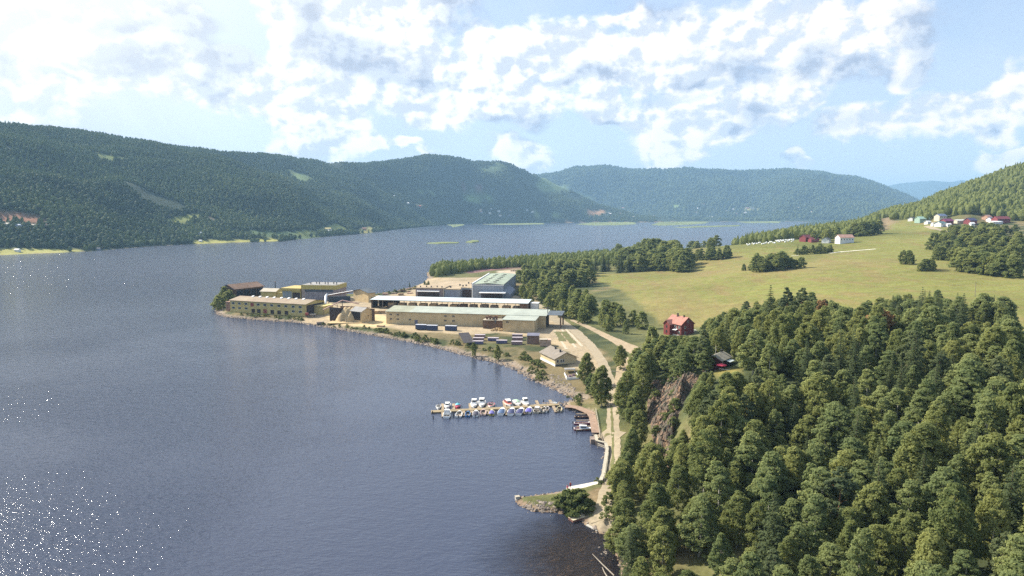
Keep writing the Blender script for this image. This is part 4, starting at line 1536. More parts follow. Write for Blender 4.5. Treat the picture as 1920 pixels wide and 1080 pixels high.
for px, py, H, w in [(1066, 955, 4.6, 1.3), (1078, 957, 5.0, 1.3), (1092, 956, 4.4, 1.3), (1054, 950, 3.6, 1.2), (1085, 948, 4.0, 1.3), (1070, 945, 3.2, 1.3), (1102, 958, 3.0, 1.1)]:
    x, y, z = hit(px, py)
    plant('bush', x, y, H, 'spit', w)
row('birch', [(888, 668), (892, 668)], 1, 7, 8, 'bank', 0.5, 0.8, 42)
row('birch', [(931, 676), (935, 676)], 1, 7.5, 8.5, 'bank', 0.5, 0.8, 43)

# ------------------------------------------------------------------ woods that read as one mass
def mass(name, pts, Hs, wide, facets, m, kind='stuff', cones=0.5):
    """one mesh of many small crowns: a ragged double cone or blob for every tree"""
    n = len(pts)
    k = facets
    z = hz(pts[:, 0], pts[:, 1])
    an = np.linspace(0, 2 * math.pi, k, endpoint=False)[None, :] + rng.uniform(0, 6.3, (n, 1))
    con = rng.random(n) < cones
    r = wide[:, None] * rng.uniform(0.7, 1.25, (n, k))
    rings = []
    for hf, rc, rb in ((0.02, 0.9, 0.55), (0.38, 0.72, 1.0), (0.72, 0.34, 0.80)):
        f_ = np.where(con, rc, rb)[:, None]
        rings.append(np.stack([pts[:, 0:1] + np.cos(an) * r * f_, pts[:, 1:2] + np.sin(an) * r * f_, z[:, None] + Hs[:, None] * (hf + rng.uniform(-0.07, 0.07, (n, k)))], -1))
    top = np.stack([pts[:, 0], pts[:, 1], z + Hs * np.where(con, 1.1, 0.95)], -1)[:, None, :]
    V = np.concatenate(rings + [top], 1)
    m1 = 3 * k + 1
    f = []
    for j in range(k):
        j2 = (j + 1) % k
        for q in range(2):
            f.append((q * k + j, q * k + j2, (q + 1) * k + j2))
            f.append((q * k + j, (q + 1) * k + j2, (q + 1) * k + j))
        f.append((2 * k + j, 2 * k + j2, 3 * k))
    f = np.array(f)
    FF = (f[None] + (np.arange(n) * m1)[:, None, None]).reshape(-1, 3)
    return np_mesh(name, V.reshape(-1, 3), FF, m, kind)


def polar_scatter(a0, a1, r0, r1, sp, seed):
    """points between two pixel columns (as azimuths) and two distances, sp(r) apart"""
    q = np.random.default_rng(seed)
    A0, A1 = math.atan((a0 - 960) / F), math.atan((a1 - 960) / F)
    out_, r = [], r0
    while r < r1:
        s = sp(r)
        n = int((A1 - A0) * r / s)
        a = A0 + (np.arange(n) + q.uniform(0, 1, n)) * (A1 - A0) / max(n, 1)
        rr = r + q.uniform(-0.5, 0.5, n) * s
        out_.append(np.stack([np.sin(a) * rr, np.cos(a) * rr], 1))
        r += s * 0.9
    return np.concatenate(out_)


def open_ground(p, lim=0.085):
    """true where the land cover is bright (meadow, field, clearing) - no wood there"""
    d = np.interp(np.log(np.hypot(p[:, 0], p[:, 1])), np.log(RR), np.arange(len(RR)))
    j = np.interp(np.arctan2(p[:, 0], p[:, 1]), AZ_T, np.arange(len(AZ_T)))
    i = np.clip(np.round(d).astype(int), 0, len(RR) - 1) * len(AZ_T) + np.clip(np.round(j).astype(int), 0, len(AZ_T) - 1)
    return COV[i].max(1) > lim


# far side of the lake
sdp_ = lambda a: lake_sd(a[:, 0], a[:, 1])
p = polar_scatter(-120, 1230, 1080, 5600, lambda r: max(8.5, r / 320.0), 1)
sdp = lake_sd(p[:, 0], p[:, 1])
p = p[(sdp > 6) & ~open_ground(p)]
thin = fbm(p[:, 0], p[:, 1], 220, 4)
p = p[thin > -0.42]
r_ = np.hypot(p[:, 0], p[:, 1])
low = (sdp_(p) < 330 + 260 * fbm(p[:, 0], p[:, 1], 300, 3)) & (r_ < 4200)
mass("forest", p[~low], rng.uniform(8, 14, (~low).sum()), np.maximum(rng.uniform(2.4, 4.6, (~low).sum()), r_[~low] / 700), 5, LM['far'])
mass("forest", p[low], rng.uniform(7, 14, low.sum()), np.maximum(rng.uniform(2.8, 5.4, low.sum()), r_[low] / 600), 6, LM['shore'], cones=0.2)
p = polar_scatter(880, 1790, 5500, 8600, lambda r: 30.0, 2)
p = p[(lake_sd(p[:, 0], p[:, 1]) > 20) & ~open_ground(p)]
mass("forest", p, rng.uniform(14, 26, len(p)), rng.uniform(9, 17, len(p)), 5, LM['far'])
# this side: the band behind the farm and the steep hill on the right
BAND = [A(*q)[:2] for q in [(1372, 880, 0), (1400, 850, 0), (1440, 800, 0), (1490, 800, 0), (1530, 790, 0), (1580, 780, 0), (1640, 820, 0), (1648, 1000, 0), (1690, 960, 0),
                            (1725, 880, 0), (1800, 860, 0), (1880, 835, 0), (1960, 800, 0), (2100, 800, 0), (2200, 1600, 0), (1600, 1650, 0), (1500, 1500, 0), (1420, 1250, 0), (1390, 1000, 0)]]
p = scatter(BAND, 8.2, 5)
p = p[(lake_sd(p[:, 0], p[:, 1]) > 3)]
pxs = np.array([project(a, b, 40)[0] for a, b in p])
p = p[~((pxs > 1646) & (pxs < 1668) & (np.hypot(p[:, 0], p[:, 1]) < 1250))]
mass("forest", p, rng.uniform(9, 16, len(p)), rng.uniform(2.8, 4.8, len(p)), 8, LM['leafy'], cones=0.25)
# the belt along the north shore of the near land
BELT = wpoly([(806, 512), (812, 507), (850, 503), (900, 499), (960, 493), (1010, 488), (1060, 485), (1100, 482), (1160, 477), (1180, 490), (1100, 500), (1060, 508), (1000, 508), (985, 500), (900, 506), (850, 514), (812, 522)])
p = scatter(BELT, 6.5, 6)
p = p[(lake_sd(p[:, 0], p[:, 1]) > 2)]
mass("forest", p, rng.uniform(6, 13, len(p)), rng.uniform(2.4, 4.2, len(p)), 8, LM['leafy'], cones=0.25)

# ------------------------------------------------------------------ the sawmill
TAN = mat("tan_cladding", (0.62, 0.475, 0.265), 0.85, 0.12, 0.25, stripe=(0, 1.2, 0.12))
OCHRE = mat("ochre_cladding", (0.58, 0.465, 0.19), 0.85, 0.12, 0.25, stripe=(0, 0.9, 0.12))
BROWNW = mat("brown_boards", (0.20, 0.125, 0.08), 0.9, 0.25, 0.5, stripe=(0, 0.5, 0.25))
DARKW = mat("dark_boards", (0.075, 0.055, 0.05), 0.9, 0.25, 0.5, stripe=(0, 0.5, 0.2))
GREYW = mat("grey_blue_shade_panels", (0.30, 0.33, 0.37), 0.7, 0.15, 0.3, stripe=(0, 2.4, 0.25))  # also carries the shade put on the white hall's walls
PINKW = mat("kiln_doors", (0.34, 0.30, 0.33), 0.7, 0.2, 0.3, stripe=(0, 1.9, 0.45))
ROOFM = mat("sky_pale_metal_roof", (0.62, 0.68, 0.70), 0.34, 0.12, 0.12, 0.2, 0.5, stripe=(0, 1.1, 0.12), c2=(0.52, 0.60, 0.58))  # bluish white of the reflected sky is put into the base colour
GREENR = mat("green_grey_roof", (0.31, 0.36, 0.27), 0.6, 0.18, 0.15, stripe=(1, 4.0, 0.2))
TEALR = mat("pale_green_roof", (0.40, 0.43, 0.36), 0.5, 0.12, 0.15, 0.1, stripe=(0, 1.0, 0.12))
BROWNR = mat("worn_brown_roof", (0.20, 0.145, 0.105), 0.85, 0.3, 0.12, stripe=(0, 2.5, 0.15), c2=(0.34, 0.28, 0.19))
RUSTR = mat("beige_roof_felt", (0.38, 0.30, 0.20), 0.9, 0.25, 0.12, c2=(0.26, 0.20, 0.13))
GREYR = mat("grey_roof", (0.30, 0.29, 0.275), 0.8, 0.15, 0.3, stripe=(0, 0.6, 0.12))
CREAMR = mat("cream_roof", (0.46, 0.41, 0.32), 0.75, 0.12, 0.3)
SLATER = mat("slate_blue_roof", (0.10, 0.12, 0.14), 0.6, 0.2, 0.3)
WHITE = mat("white_paint", (0.78, 0.77, 0.74), 0.6, 0.06, 0.6)
GLASS = mat("window_glass", (0.03, 0.035, 0.04), 0.12, 0.2, 0.5, 0, 0.6)
REDD = mat("red_door", (0.30, 0.075, 0.06), 0.7, 0.15, 0.6)
STEEL = mat("dark_steel", (0.08, 0.085, 0.09), 0.55, 0.25, 0.8, 0.3)
RUST = mat("rusty_steel", (0.22, 0.12, 0.08), 0.8, 0.35, 0.8)
GALV = mat("galvanised_duct", (0.72, 0.74, 0.76), 0.35, 0.08, 0.6, 0.4)
CONC = mat("concrete", (0.48, 0.46, 0.41), 0.9, 0.15, 0.3)
WOOD = mat("sawn_timber", (0.50, 0.36, 0.21), 0.85, 0.2, 0.8, stripe=(2, 0.28, 0.45))
WOODP = mat("pink_sawn_timber", (0.58, 0.40, 0.30), 0.85, 0.15, 0.8, stripe=(2, 0.28, 0.3))
WOODO = mat("old_timber", (0.30, 0.24, 0.19), 0.9, 0.25, 0.8, stripe=(2, 0.28, 0.45))
SAWD = mat("sawdust", (0.52, 0.385, 0.21), 0.95, 0.14, 0.35)


class Bld:
    """a building with its own axes: x along the front from corner a to corner b (pixels), y away from the viewer"""
    def __init__(self, name, label, cat, a, b, z, group=None):
        xa, ya = P(a[0], a[1], z)
        xb, yb = P(b[0], b[1], z)
        self.L = math.hypot(xb - xa, yb - ya)
        self.rz = math.atan2(yb - ya, xb - xa)
        self.o = thing(name, label, cat, (xa, ya, z), self.rz, group)
        self.n = 0

    def part(self, name, m, mb, parent=None, smooth=False):
        return mb.build(name, m, parent or self.o, smooth)

    def windows(self, spots, w, h, y=0.0, m=None, frame=True, name='window'):
        """windows standing 4 cm proud of the front; spots are (x centre, z centre)"""
        for x, z in spots:
            q = self.part(name, m or GLASS, MB().box(x - w / 2, x + w / 2, y - 0.04, y - 0.002, z - h / 2, z + h / 2))
            if frame:
                e = 0.09
                f = MB()
                f.box(x - w / 2 - e, x + w / 2 + e, y - 0.07, y - 0.003, z + h / 2 + 0.002, z + h / 2 + e)
                f.box(x - w / 2 - e, x + w / 2 + e, y - 0.09, y - 0.003, z - h / 2 - e, z - h / 2 - 0.002)
                f.box(x - w / 2 - e, x - w / 2 - 0.002, y - 0.07, y - 0.003, z - h / 2, z + h / 2)
                f.box(x + w / 2 + 0.002, x + w / 2 + e, y - 0.07, y - 0.003, z - h / 2, z + h / 2)
                self.part('frame', WHITE if m is None else m, f, q)


def gable_walls(L, D, h, rise, ridge='x'):
    m = MB()
    if ridge == 'x':
        m.prism([(0, -0.5), (D, -0.5), (D, h), (D / 2, h + rise), (0, h)], 'x', 0, L)
    else:
        m.prism([(0, -0.5), (L, -0.5), (L, h), (L / 2, h + rise), (0, h)], 'y', 0, D)
    return m


def gable_roof(L, D, h, rise, ridge='x', ov=0.5, th=0.18):
    m = MB()
    W = D if ridge == 'x' else L
    E = L if ridge == 'x' else D
    s = rise / (W / 2)
    up = 0.03
    m.prism([(-ov, h - ov * s + up), (W / 2, h + rise + up), (W + ov, h - ov * s + up), (W + ov, h - ov * s + th + up), (W / 2, h + rise + th + up), (-ov, h - ov * s + th + up)],
            ridge, -ov, E + ov)
    return m


# 1 long two-storey building at the tip
b = Bld('mill_building', 'long ochre two-storey mill building with red doors at the tip of the spit', 'mill building', (432, 583.5), (573, 592.5), 2.3)
L, D = b.L, 21.0
b.part('wall', OCHRE, gable_walls(L, D, 7.6, 1.7))
rf = b.part('roof', BROWNR, gable_roof(L, D, 7.6, 1.7, 'x', 0.7))
for i in range(8):
    x = L * (0.17 + 0.097 * i)
    b.part('skylight', WHITE, MB().prism([(D / 2 - 1.9, 9.0), (D / 2 - 0.2, 9.1), (D / 2 - 0.2, 10.1), (D / 2 - 1.9, 9.55)], 'x', x, x + 1.6), rf)
b.windows([(L * q, 5.7) for q in (0.045, 0.13, 0.22, 0.385, 0.475, 0.565, 0.66, 0.75, 0.845, 0.935)], 2.3, 1.3)
b.windows([(L * q, 2.6) for q in (0.045, 0.13, 0.22, 0.845, 0.935)], 2.3, 1.3)
b.windows([(L * q, 1.3) for q in (0.315, 0.39, 0.57, 0.66, 0.755)], 2.9, 2.6, 0.0, DARKW, False, 'gate')
b.windows([(L * 0.475, 1.4)], 2.9, 2.8, 0.0, REDD, False, 'red_door')
b.windows([(L * 0.302, 5.4)], 2.6, 2.4, 0.0, REDD, False, 'loading_hatch')
b.part('annex', mat("faded_red_boards", (0.33, 0.20, 0.14), 0.9, 0.2, 0.4), MB().box(-6.5, -0.003, 3.0, 15.0, -0.5, 5.6).box(-6.9, -0.003, 2.6, 15.4, 5.603, 5.9))
b.part('end_wall', DARKW, MB().box(L + 0.003, L + 0.12, 1.2, D - 1.2, 0.4, 6.8))
b.part('lean_to', OCHRE, MB().box(L + 0.13, L + 7.5, 9.0, D - 1, -0.5, 5.4).prism([(8.6, 5.41), (D - 0.5, 5.41), (D - 0.5, 5.7), (8.6, 5.7)], 'x', L + 0.13, L + 8))
# 2 brown shed behind it
b = Bld('timber_shed', 'brown gabled timber shed with a dark shaded front behind the tip trees', 'shed', (441, 559), (494, 552.5), 2.3)
L, D = b.L, 17.0
b.part('wall', BROWNW, gable_walls(L, D, 7.2, 3.0))
b.part('roof', mat("brown_tile_roof", (0.21, 0.13, 0.09), 0.85, 0.25, 0.2, stripe=(0, 0.9, 0.2)), gable_roof(L, D, 7.2, 3.0, 'x', 0.9))
b.part('front_shade', mat("interior_shade", (0.02, 0.02, 0.025), 0.9, 0.2), MB().box(1.2, L - 0.8, -0.06, -0.003, 0.2, 5.8))  # shade of the front, painted as a near-black sheet
for i in range(5):
    x = 1.2 + (L - 2) * i / 4
    b.part('post', BROWNW, MB().box(x - 0.15, x + 0.15, -0.4, -0.1, -0.5, 6.2))
# 3 small cream-roofed shed and the flue
b = Bld('boiler_house', 'small ochre boiler house with a cream roof between the brown shed and the kilns', 'boiler house', (489, 556.5), (517, 557.2), 2.3)
L, D = b.L, 11.0
b.part('wall', OCHRE, gable_walls(L, D, 4.4, 1.9))
b.part('roof', CREAMR, gable_roof(L, D, 4.4, 1.9, 'x', 0.6))
b.part('side_room', OCHRE, MB().box(L + 0.003, L + 9, 1.0, 9.0, -0.5, 3.6).box(L + 0.64, L + 9.4, 0.6, 9.4, 3.603, 3.85))
x, y = P(516.7, 552, 2.3)
t = thing('flue_pipe', 'thin dark flue pipe rising behind the boiler house', 'flue', (x, y, 2.3))
MB().tube([(0, 0, -0.5), (0, 0, 10.2)], [0.42, 0.36], 10).build('pipe', STEEL, t)
MB().tube([(0, 0, 10.2), (0, 0, 10.7)], [0.5, 0.5], 10).build('cap', RUST, t)
# 4 kilns
b = Bld('drying_kiln', 'tall timber drying kiln with a yellow parapet and grey panel doors', 'kiln', (566, 562.5), (631, 563.5), 2.4)
L, D = b.L, 22.0
b.part('wall', mat("kiln_wall", (0.36, 0.29, 0.27), 0.85, 0.15, 0.3), MB().box(0, L, 0, D, -0.5, 8.4))
b.part('parapet', mat("yellow_sheet", (0.50, 0.40, 0.13), 0.7, 0.1, 0.3, stripe=(0, 3.2, 0.2)), MB().box(-0.25, L + 0.25, -0.25, D + 0.25, 8.403, 11.6))
b.part('lintel_band', mat("dark_blue_band", (0.09, 0.10, 0.13), 0.7, 0.2), MB().box(2.6, L - 2.6, -0.12, -0.003, 6.4, 8.2))
for i in range(6):
    w = (L - 5.4) / 6
    b.part('kiln_door', PINKW, MB().box(2.7 + w * i + 0.15, 2.7 + w * (i + 1) - 0.15, -0.10, -0.003, 0.1, 6.2))
rf = b.part('roof', GREYR, MB().box(0.2, L - 0.2, 0.2, D - 0.2, 11.603, 11.75))
for i in range(7):
    x = L * (0.2 + 0.125 * i)
    b.part('roof_vent', STEEL, MB().tube([(x, 5 + (i % 2) * 3, 11.76), (x, 5 + (i % 2) * 3, 13.2)], [0.35, 0.35], 8).tube([(x, 5 + (i % 2) * 3, 13.2), (x, 5 + (i % 2) * 3, 13.5)], [0.6, 0.5], 8), rf)
b = Bld('kiln_annex', 'lower wing with pale blue sheet doors joined to the left of the tall kiln', 'kiln annex', (529, 561), (565, 562.2), 2.4)
L, D = b.L - 0.3, 19.0
b.part('wall', OCHRE, MB().box(0, L, 0, D, -0.5, 7.0))
b.part('fascia', mat("yellow_sheet_2", (0.48, 0.37, 0.13), 0.7, 0.1, 0.3), MB().box(-0.5, L, -0.8, D + 0.4, 7.003, 8.9))
for i in range(3):
    b.part('sheet_door', GREYW, MB().box(0.6 + 2.7 * i, 3.1 + 2.7 * i, -0.1, -0.003, 0.1, 6.4))
b.part('opening_shade', DARKW, MB().box(9.0, L - 0.5, -0.06, -0.003, 0.1, 5.6))  # dark sheet laid on the solid wall for an opening's shade
# 5 hut on the far side with its conveyor
b = Bld('hopper_hut', 'tan windowless hopper hut with a slate blue roof beside the lake', 'hut', (663, 563), (691, 567.5), 2.4)
L, D = b.L, 6.0
b.part('wall', TAN, gable_walls(L, D, 7.4, 2.0, 'y'))
b.part('roof', SLATER, gable_roof(L, D, 7.4, 2.0, 'y', 1.1))
b.part('hatch', DARKW, MB().box(L + 0.003, L + 0.1, 2, 4.6, 0.4, 3.5))
x1, y1 = P(662, 565, 2.4)
x0, y0 = P(610, 568, 2.4)
t = thing('conveyor', 'white-topped conveyor sloping from the kilns up to the hopper hut', 'conveyor', (x0, y0, 2.4))
d = Vector((x1 - x0, y1 - y0, 0))
MB().bar((0, 0, 5.0), (d.x, d.y, 7.6), 1.6, 0.9).build('trough', RUST, t)
MB().bar((0, 0, 5.62), (d.x, d.y, 8.22), 1.7, 0.12).build('cover', WHITE, t)
MB().box(1.5, d.x - 1, d.y * 0.5 - 0.8, d.y * 0.5 + 0.8, -0.4, 4.5).build('support_wall', mat("dark_blue_sheet", (0.06, 0.075, 0.10), 0.7, 0.2), t)
# white duct and the conveyor feeding the sawdust heap
x0, y0 = P(604, 583, 2.4)
t = thing('dust_duct', 'shiny white dust duct slanting up beside the mill building', 'duct', (x0, y0, 2.4))
x1, y1 = P(617, 575, 2.4)
MB().tube([(0, 0, 2.0), (1.6, 2.0, 4.2), (x1 - x0 - 1.0, y1 - y0 - 4, 8.0), (x1 - x0, y1 - y0 - 3, 9.4)], [0.8, 0.85, 0.85, 0.8], 10).build('pipe', GALV, t, True)
MB().bar((0.5, 0.5, -0.5), (0.5, 0.5, 2.0), 0.4).bar((3.4, 5.0, -0.5), (3.4, 5.0, 7.0), 0.4).build('support', STEEL, t)
x0, y0 = P(606, 593, 2.4)
x1, y1 = P(641, 590, 2.4)
x2, y2 = P(670, 593, 2.4)
t = thing('sawdust_conveyor', 'thin conveyor bridge carrying sawdust over the dark bay to the heap', 'conveyor', (x0, y0, 2.4))
MB().bar((0, 0, 4.2), (x1 - x0, y1 - y0 + 2, 9.3), 0.9, 0.5).bar((x1 - x0, y1 - y0 + 2, 9.3), (x2 - x0 + 1, y2 - y0, 8.2), 0.9, 0.5).build('trough', mat("rosy_steel", (0.34, 0.22, 0.19), 0.7, 0.2), t)
MB().bar((0.5, 0, -0.5), (0.5, 0, 4.0), 0.3).bar((9, 1.2, -0.5), (9, 1.2, 7.6), 0.3).bar((x1 - x0, y1 - y0 + 2, -0.5), (x1 - x0, y1 - y0 + 2, 9), 0.4).build('support', STEEL, t)
# dark bay wall, the heap and its shed
b = Bld('chip_bay', 'dark brown open timber bay walling in the sawdust heap', 'bay', (624, 600.5), (640, 602), 2.3)
L = b.L
b.part('side_wall', DARKW, MB().box(-2.5, L - 0.6, 0, 0.4, -0.5, 8.2).box(L - 1.0, L - 0.6, 0.403, 9, -0.5, 8.0))
b.part('back_wall', BROWNW, MB().box(-2.5, L + 18, 10.0, 10.4, -0.5, 7.6))
b.part('beam', RUST, MB().bar((-2.5, 5, 8.4), (L + 16, 8, 8.6), 0.3))
x, y = P(655, 601, 2.3)
t = thing('sawdust_heap', 'tall heap of pale sawdust with a dug-out hollow beside the small shed', 'heap', (x, y, 2.3))
n = 46
v, fcs = [], []
for i in range(n + 1):
    for j in range(n + 1):
        a, c = -11 + 22 * i / n, -9 + 18 * j / n
        rr = math.hypot(a / 8.8, (c - 1.6) / 7.4)
        hgt_ = max(0.0, 1 - rr) ** 0.62 * 11.0
        hgt_ = min(hgt_, 8.6 + 0.5 * math.sin(a * 1.3))
        k_ = float(fbm(np.array([a]), np.array([c]), 3.0, 4)[0])
        hgt_ = max(-0.4, hgt_ + k_ * 1.6 * min(1, hgt_ / 2) - 0.25)
        if (a + 2.5) ** 2 + ((c + 4.6) * 1.0) ** 2 < 2.3:
            hgt_ = min(hgt_, 0.3)
        hgt_ -= 1.3 * math.exp(-((a - 0.9 - 0.25 * c) / 0.6) ** 2) * (hgt_ > 1.5)
        v.append((a, c, hgt_))
for i in range(n):
    for j in range(n):
        q = i * (n + 1) + j
        fcs.append((q, q + n + 1, q + n + 2, q + 1))
MB().add(v, fcs).build('pile', SAWD, t, True)
b = Bld('sawdust_shed', 'small tan gabled shed with a dark open side by the sawdust heap', 'shed', (678, 604.8), (697.8, 601.3), 2.3)
L, D = b.L, 9.5
b.part('wall', TAN, gable_walls(L, D, 6.6, 2.0, 'y'))
b.part('roof', GREYR, gable_roof(L, D, 6.6, 2.0, 'y', 0.5))
b.part('side_shade', mat("interior_shade_2", (0.03, 0.022, 0.02), 0.9, 0.2), MB().box(-0.09, -0.003, 1.0, D - 0.6, 1.2, 6.2))  # near-black sheet on the wall stands for the shade inside
b.part('window', GLASS, MB().box(L * 0.58, L * 0.7, -0.05, -0.003, 3.2, 3.9))
# 6 long tan hall
b = Bld('planing_hall', 'very long tan hall with a pale green roof along the yard', 'hall', (724.5, 606), (910, 612), 2.5)
L, D = b.L, 15.0
full = L + 36
b.part('wall', TAN, MB().prism([(0, -0.5), (D, -0.5), (D, 8.6), (0, 7.2)], 'x', 0, full))
rf = b.part('roof', TEALR, MB().prism([(-0.6, 7.2), (D + 0.6, 8.72), (D + 0.6, 8.9), (-0.6, 7.38)], 'x', 14.5, full + 0.6))
b.part('old_roof', mat("olive_roof", (0.33, 0.34, 0.25), 0.7, 0.15, 0.15, stripe=(0, 1.0, 0.12)), MB().prism([(-0.6, 7.2), (D + 0.6, 8.72), (D + 0.6, 8.9), (-0.6, 7.38)], 'x', -0.6, 14.497))
for zz, qs in ((5.5, (2.9, 7.4, 37.3, 42.3)), (2.7, (2.9, 7.4, 15.1, 37.3, 42.3))):
    b.windows([(q, zz) for q in qs], 1.6, 0.95, 0.0, mat("shuttered_window", (0.16, 0.14, 0.115), 0.5, 0.2), False)
b.windows([(19.0, 1.4)], 1.9, 2.4, 0, mat("blue_grey_door", (0.16, 0.16, 0.22), 0.6, 0.1), False, 'door')
b.windows([(L + 6.5, 5.9), (L + 11.0, 5.9)], 1.5, 0.95, 0.0, mat("shuttered_window", (0.16, 0.14, 0.115)), False)
x0 = L + 13.5
wing = MB().prism([(-14.5, -0.5), (-0.01, -0.5), (-0.01, 7.0), (-14.5, 6.6)], 'x', x0, x0 + 18.3)
w_ = b.part('front_wing', TAN, wing)
b.part('wing_roof', TEALR, MB().prism([(-15.1, 6.61), (-0.4, 7.02), (-0.4, 7.18), (-15.1, 6.79)], 'x', x0 - 0.5, x0 + 18.9), w_)
b.part('wing_window', mat("shuttered_window", (0.16, 0.14, 0.115)), MB().box(x0 + 2, x0 + 3.5, -14.55, -14.503, 4.9, 5.8), w_)
# timber deck and hoppers between hall and wing
dk = b.part('chip_deck', CREAMR, MB().box(x0 - 13.2, x0 - 0.6, -8.0, -0.4, 4.9, 5.15))
b.part('deck_front', BROWNW, MB().box(x0 - 13.2, x0 - 0.6, -7.2, -6.9, -0.5, 4.895), dk)
for k_ in range(4):
    b.part('hopper', RUST, MB().prism([(x0 - 11.6 + k_ * 1.9, 5.16), (x0 - 10.8 + k_ * 1.9, 5.16), (x0 - 10.4 + k_ * 1.9, 7.0 + 0.3 * (k_ % 2)), (x0 - 12.0 + k_ * 1.9, 7.0 + 0.3 * (k_ % 2))], 'y', -6, -4.4), dk)
b.part('pipe_run', STEEL, MB().tube([(x0 - 8, -5, 5.2), (x0 - 6.5, -7.4, 6.4), (x0 - 5.2, -8.6, 3.0)], [0.35, 0.35, 0.3], 8), dk)
# open canopy on the right end
cn = b.part('canopy_roof', SLATER, MB().prism([(0.8, 7.6), (D - 0.6, 8.3), (D - 0.6, 8.5), (0.8, 7.8)], 'x', full + 0.61, full + 9.5))
for yy in (1.4, D - 1.4):
    b.part('canopy_post', BROWNW, MB().box(full + 8.2, full + 9.0, yy - 0.5, yy + 0.5, -0.5, 7.55), cn)
b.part('end_shade', mat("interior_shade", (0.02, 0.02, 0.025)), MB().box(full + 0.003, full + 0.08, 1.5, D - 1.5, 0.1, 6.4))  # the end face's shade, painted as a near-black sheet
b.part('yard_pipe', STEEL, MB().tube([(full + 0.4, 6, 7.9), (full + 0.4, 6, 12.2)], [0.25, 0.22], 8), cn)
# chips spilled under the deck
x, y = P(934, 619.5, 2.5)
t = thing('chip_spill', 'low pale heap of wood chips spilled under the hoppers of the long hall', 'heap', (x, y, 2.45))
m = MB()
for i in range(60):
    a, r_ = rnd.uniform(0, 6.28), rnd.uniform(0, 1) ** 0.5
    px_, py_, zz = 4.2 * r_ * math.cos(a), 2.2 * r_ * math.sin(a), 1.4 * (1 - r_)
    m.bar((px_ - rnd.uniform(-.9, .9), py_ - rnd.uniform(-.9, .9), zz), (px_ + rnd.uniform(-.9, .9), py_ + rnd.uniform(-.9, .9), zz + 0.3), 0.5, 0.3)
m.build('pile', SAWD, t)
# 7 long open-sided timber shed with its stacks
b = Bld('drying_shed', 'very long open-sided timber shed with a pale blue metal roof', 'shed', (697.5, 577.5), (988.5, 585.5), 2.5)
L, D = b.L, 13.0
b.part('roof', ROOFM, MB().prism([(-1.2, 6.0), (D + 1.0, 6.9), (D + 1.0, 7.1), (-1.2, 6.22)], 'x', -1.0, L + 0.8))
SHED_O, SHED_L = b.o, L
for i in range(15):
    x = L * i / 14
    for yy in (0.2, D - 0.2):
        b.part('post', mat("weathered_post", (0.30, 0.25, 0.20), 0.9, 0.2), MB().box(x - 0.16, x + 0.16, yy - 0.16, yy + 0.16, -0.5, 6.0 + yy * 0.065))
b.part('end_wall', DARKW, MB().box(-0.75, -0.5, 0.4, D - 0.4, -0.5, 5.9))
b.part('right_end_wall', BROWNW, MB().box(L - 5.2, L + 0.45, 0.4, 0.6, -0.5, 5.9).box(L + 0.2, L + 0.45, 0.603, D - 0.4, -0.5, 6.0))
b.part('dark_bay', DARKW, MB().box(0.6, 16.0, D - 1.0, D - 0.7, -0.5, 4.2))
b.part('eave_beam', BROWNW, MB().box(-0.8, L + 0.5, 0.36, 0.6, 5.55, 6.0))
b.part('roof_box', WHITE, MB().box(L + 1.4, L + 6.5, 5.5, 11.0, -0.5, 5.4).prism([(5.2, 5.41), (11.3, 5.41), (11.3, 5.7), (5.2, 5.6)], 'x', L + 1.2, L + 6.8))
# 8 halls behind
b = Bld('green_roofed_hall', 'tall white hall with a long green-grey roof and white side parapet', 'hall', (886.8, 559.5), (944.2, 560.3), 2.8)
L, D = b.L, 92.0
b.part('wall', GREYW, MB().box(0, L, 0, D, -0.5, 11.0))  # white walls, their shade put into the grey-blue colour
rf = b.part('roof', GREENR, gable_roof(L, D, 11.0, 0.9, 'y', 0.25, 0.2))
for i in range(6):
    for xx in (0.36, 0.66):
        b.part('roof_vent', DARKW, MB().box(L * xx - 1.4, L * xx + 1.4, 10 + 13 * i, 11.2 + 13 * i, 11.6, 12.3), rf)
b.part('parapet', WHITE, MB().box(-0.9, -0.003, -0.2, D, -0.5, 11.9))
b.part('canopy_shade', DARKW, MB().box(6.4, L - 0.8, -0.08, -0.003, 0.1, 4.6))  # dark sheet painting the shade below the canopy
b.part('fascia', WHITE, MB().box(-0.2, L + 0.2, -0.16, -0.003, 10.3, 10.95))
b.part('canopy', WHITE, MB().prism([(-6.0, 4.9), (-0.01, 5.3), (-0.01, 5.6), (-6.0, 5.15)], 'x', 5.6, L + 2.0))
b.part('side_shadow', mat("bluish_shadow", (0.22, 0.24, 0.28), 0.7, 0.15), MB().prism([(L + 0.003, -0.5), (L + 5.0, -0.5), (L + 5.0, 3.0), (L + 0.003, 6.5)], 'y', 2, 40))  # wedge added in place of the triangular shadow beside the hall
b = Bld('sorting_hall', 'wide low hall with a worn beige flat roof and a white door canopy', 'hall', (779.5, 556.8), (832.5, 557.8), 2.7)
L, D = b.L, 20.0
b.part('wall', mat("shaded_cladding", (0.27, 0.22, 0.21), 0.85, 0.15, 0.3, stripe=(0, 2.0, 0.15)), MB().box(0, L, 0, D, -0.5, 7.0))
rf = b.part('roof', RUSTR, MB().box(-0.3, L + 0.3, -0.3, D + 0.3, 7.003, 7.5))
for i in range(5):
    b.part('roof_vent', STEEL, MB().box(L * (0.12 + 0.19 * i), L * (0.12 + 0.19 * i) + 0.7, 3 + (i % 2) * 2, 3.8 + (i % 2) * 2, 7.503, 8.7), rf)
b.part('canopy', WHITE, MB().prism([(-2.4, 4.5), (-0.01, 4.8), (-0.01, 5.4), (-2.4, 4.95)], 'x', 1.5, L - 3.4))
b.part('gate', DARKW, MB().box(1.8, L - 3.8, -0.08, -0.003, 0.1, 4.2))
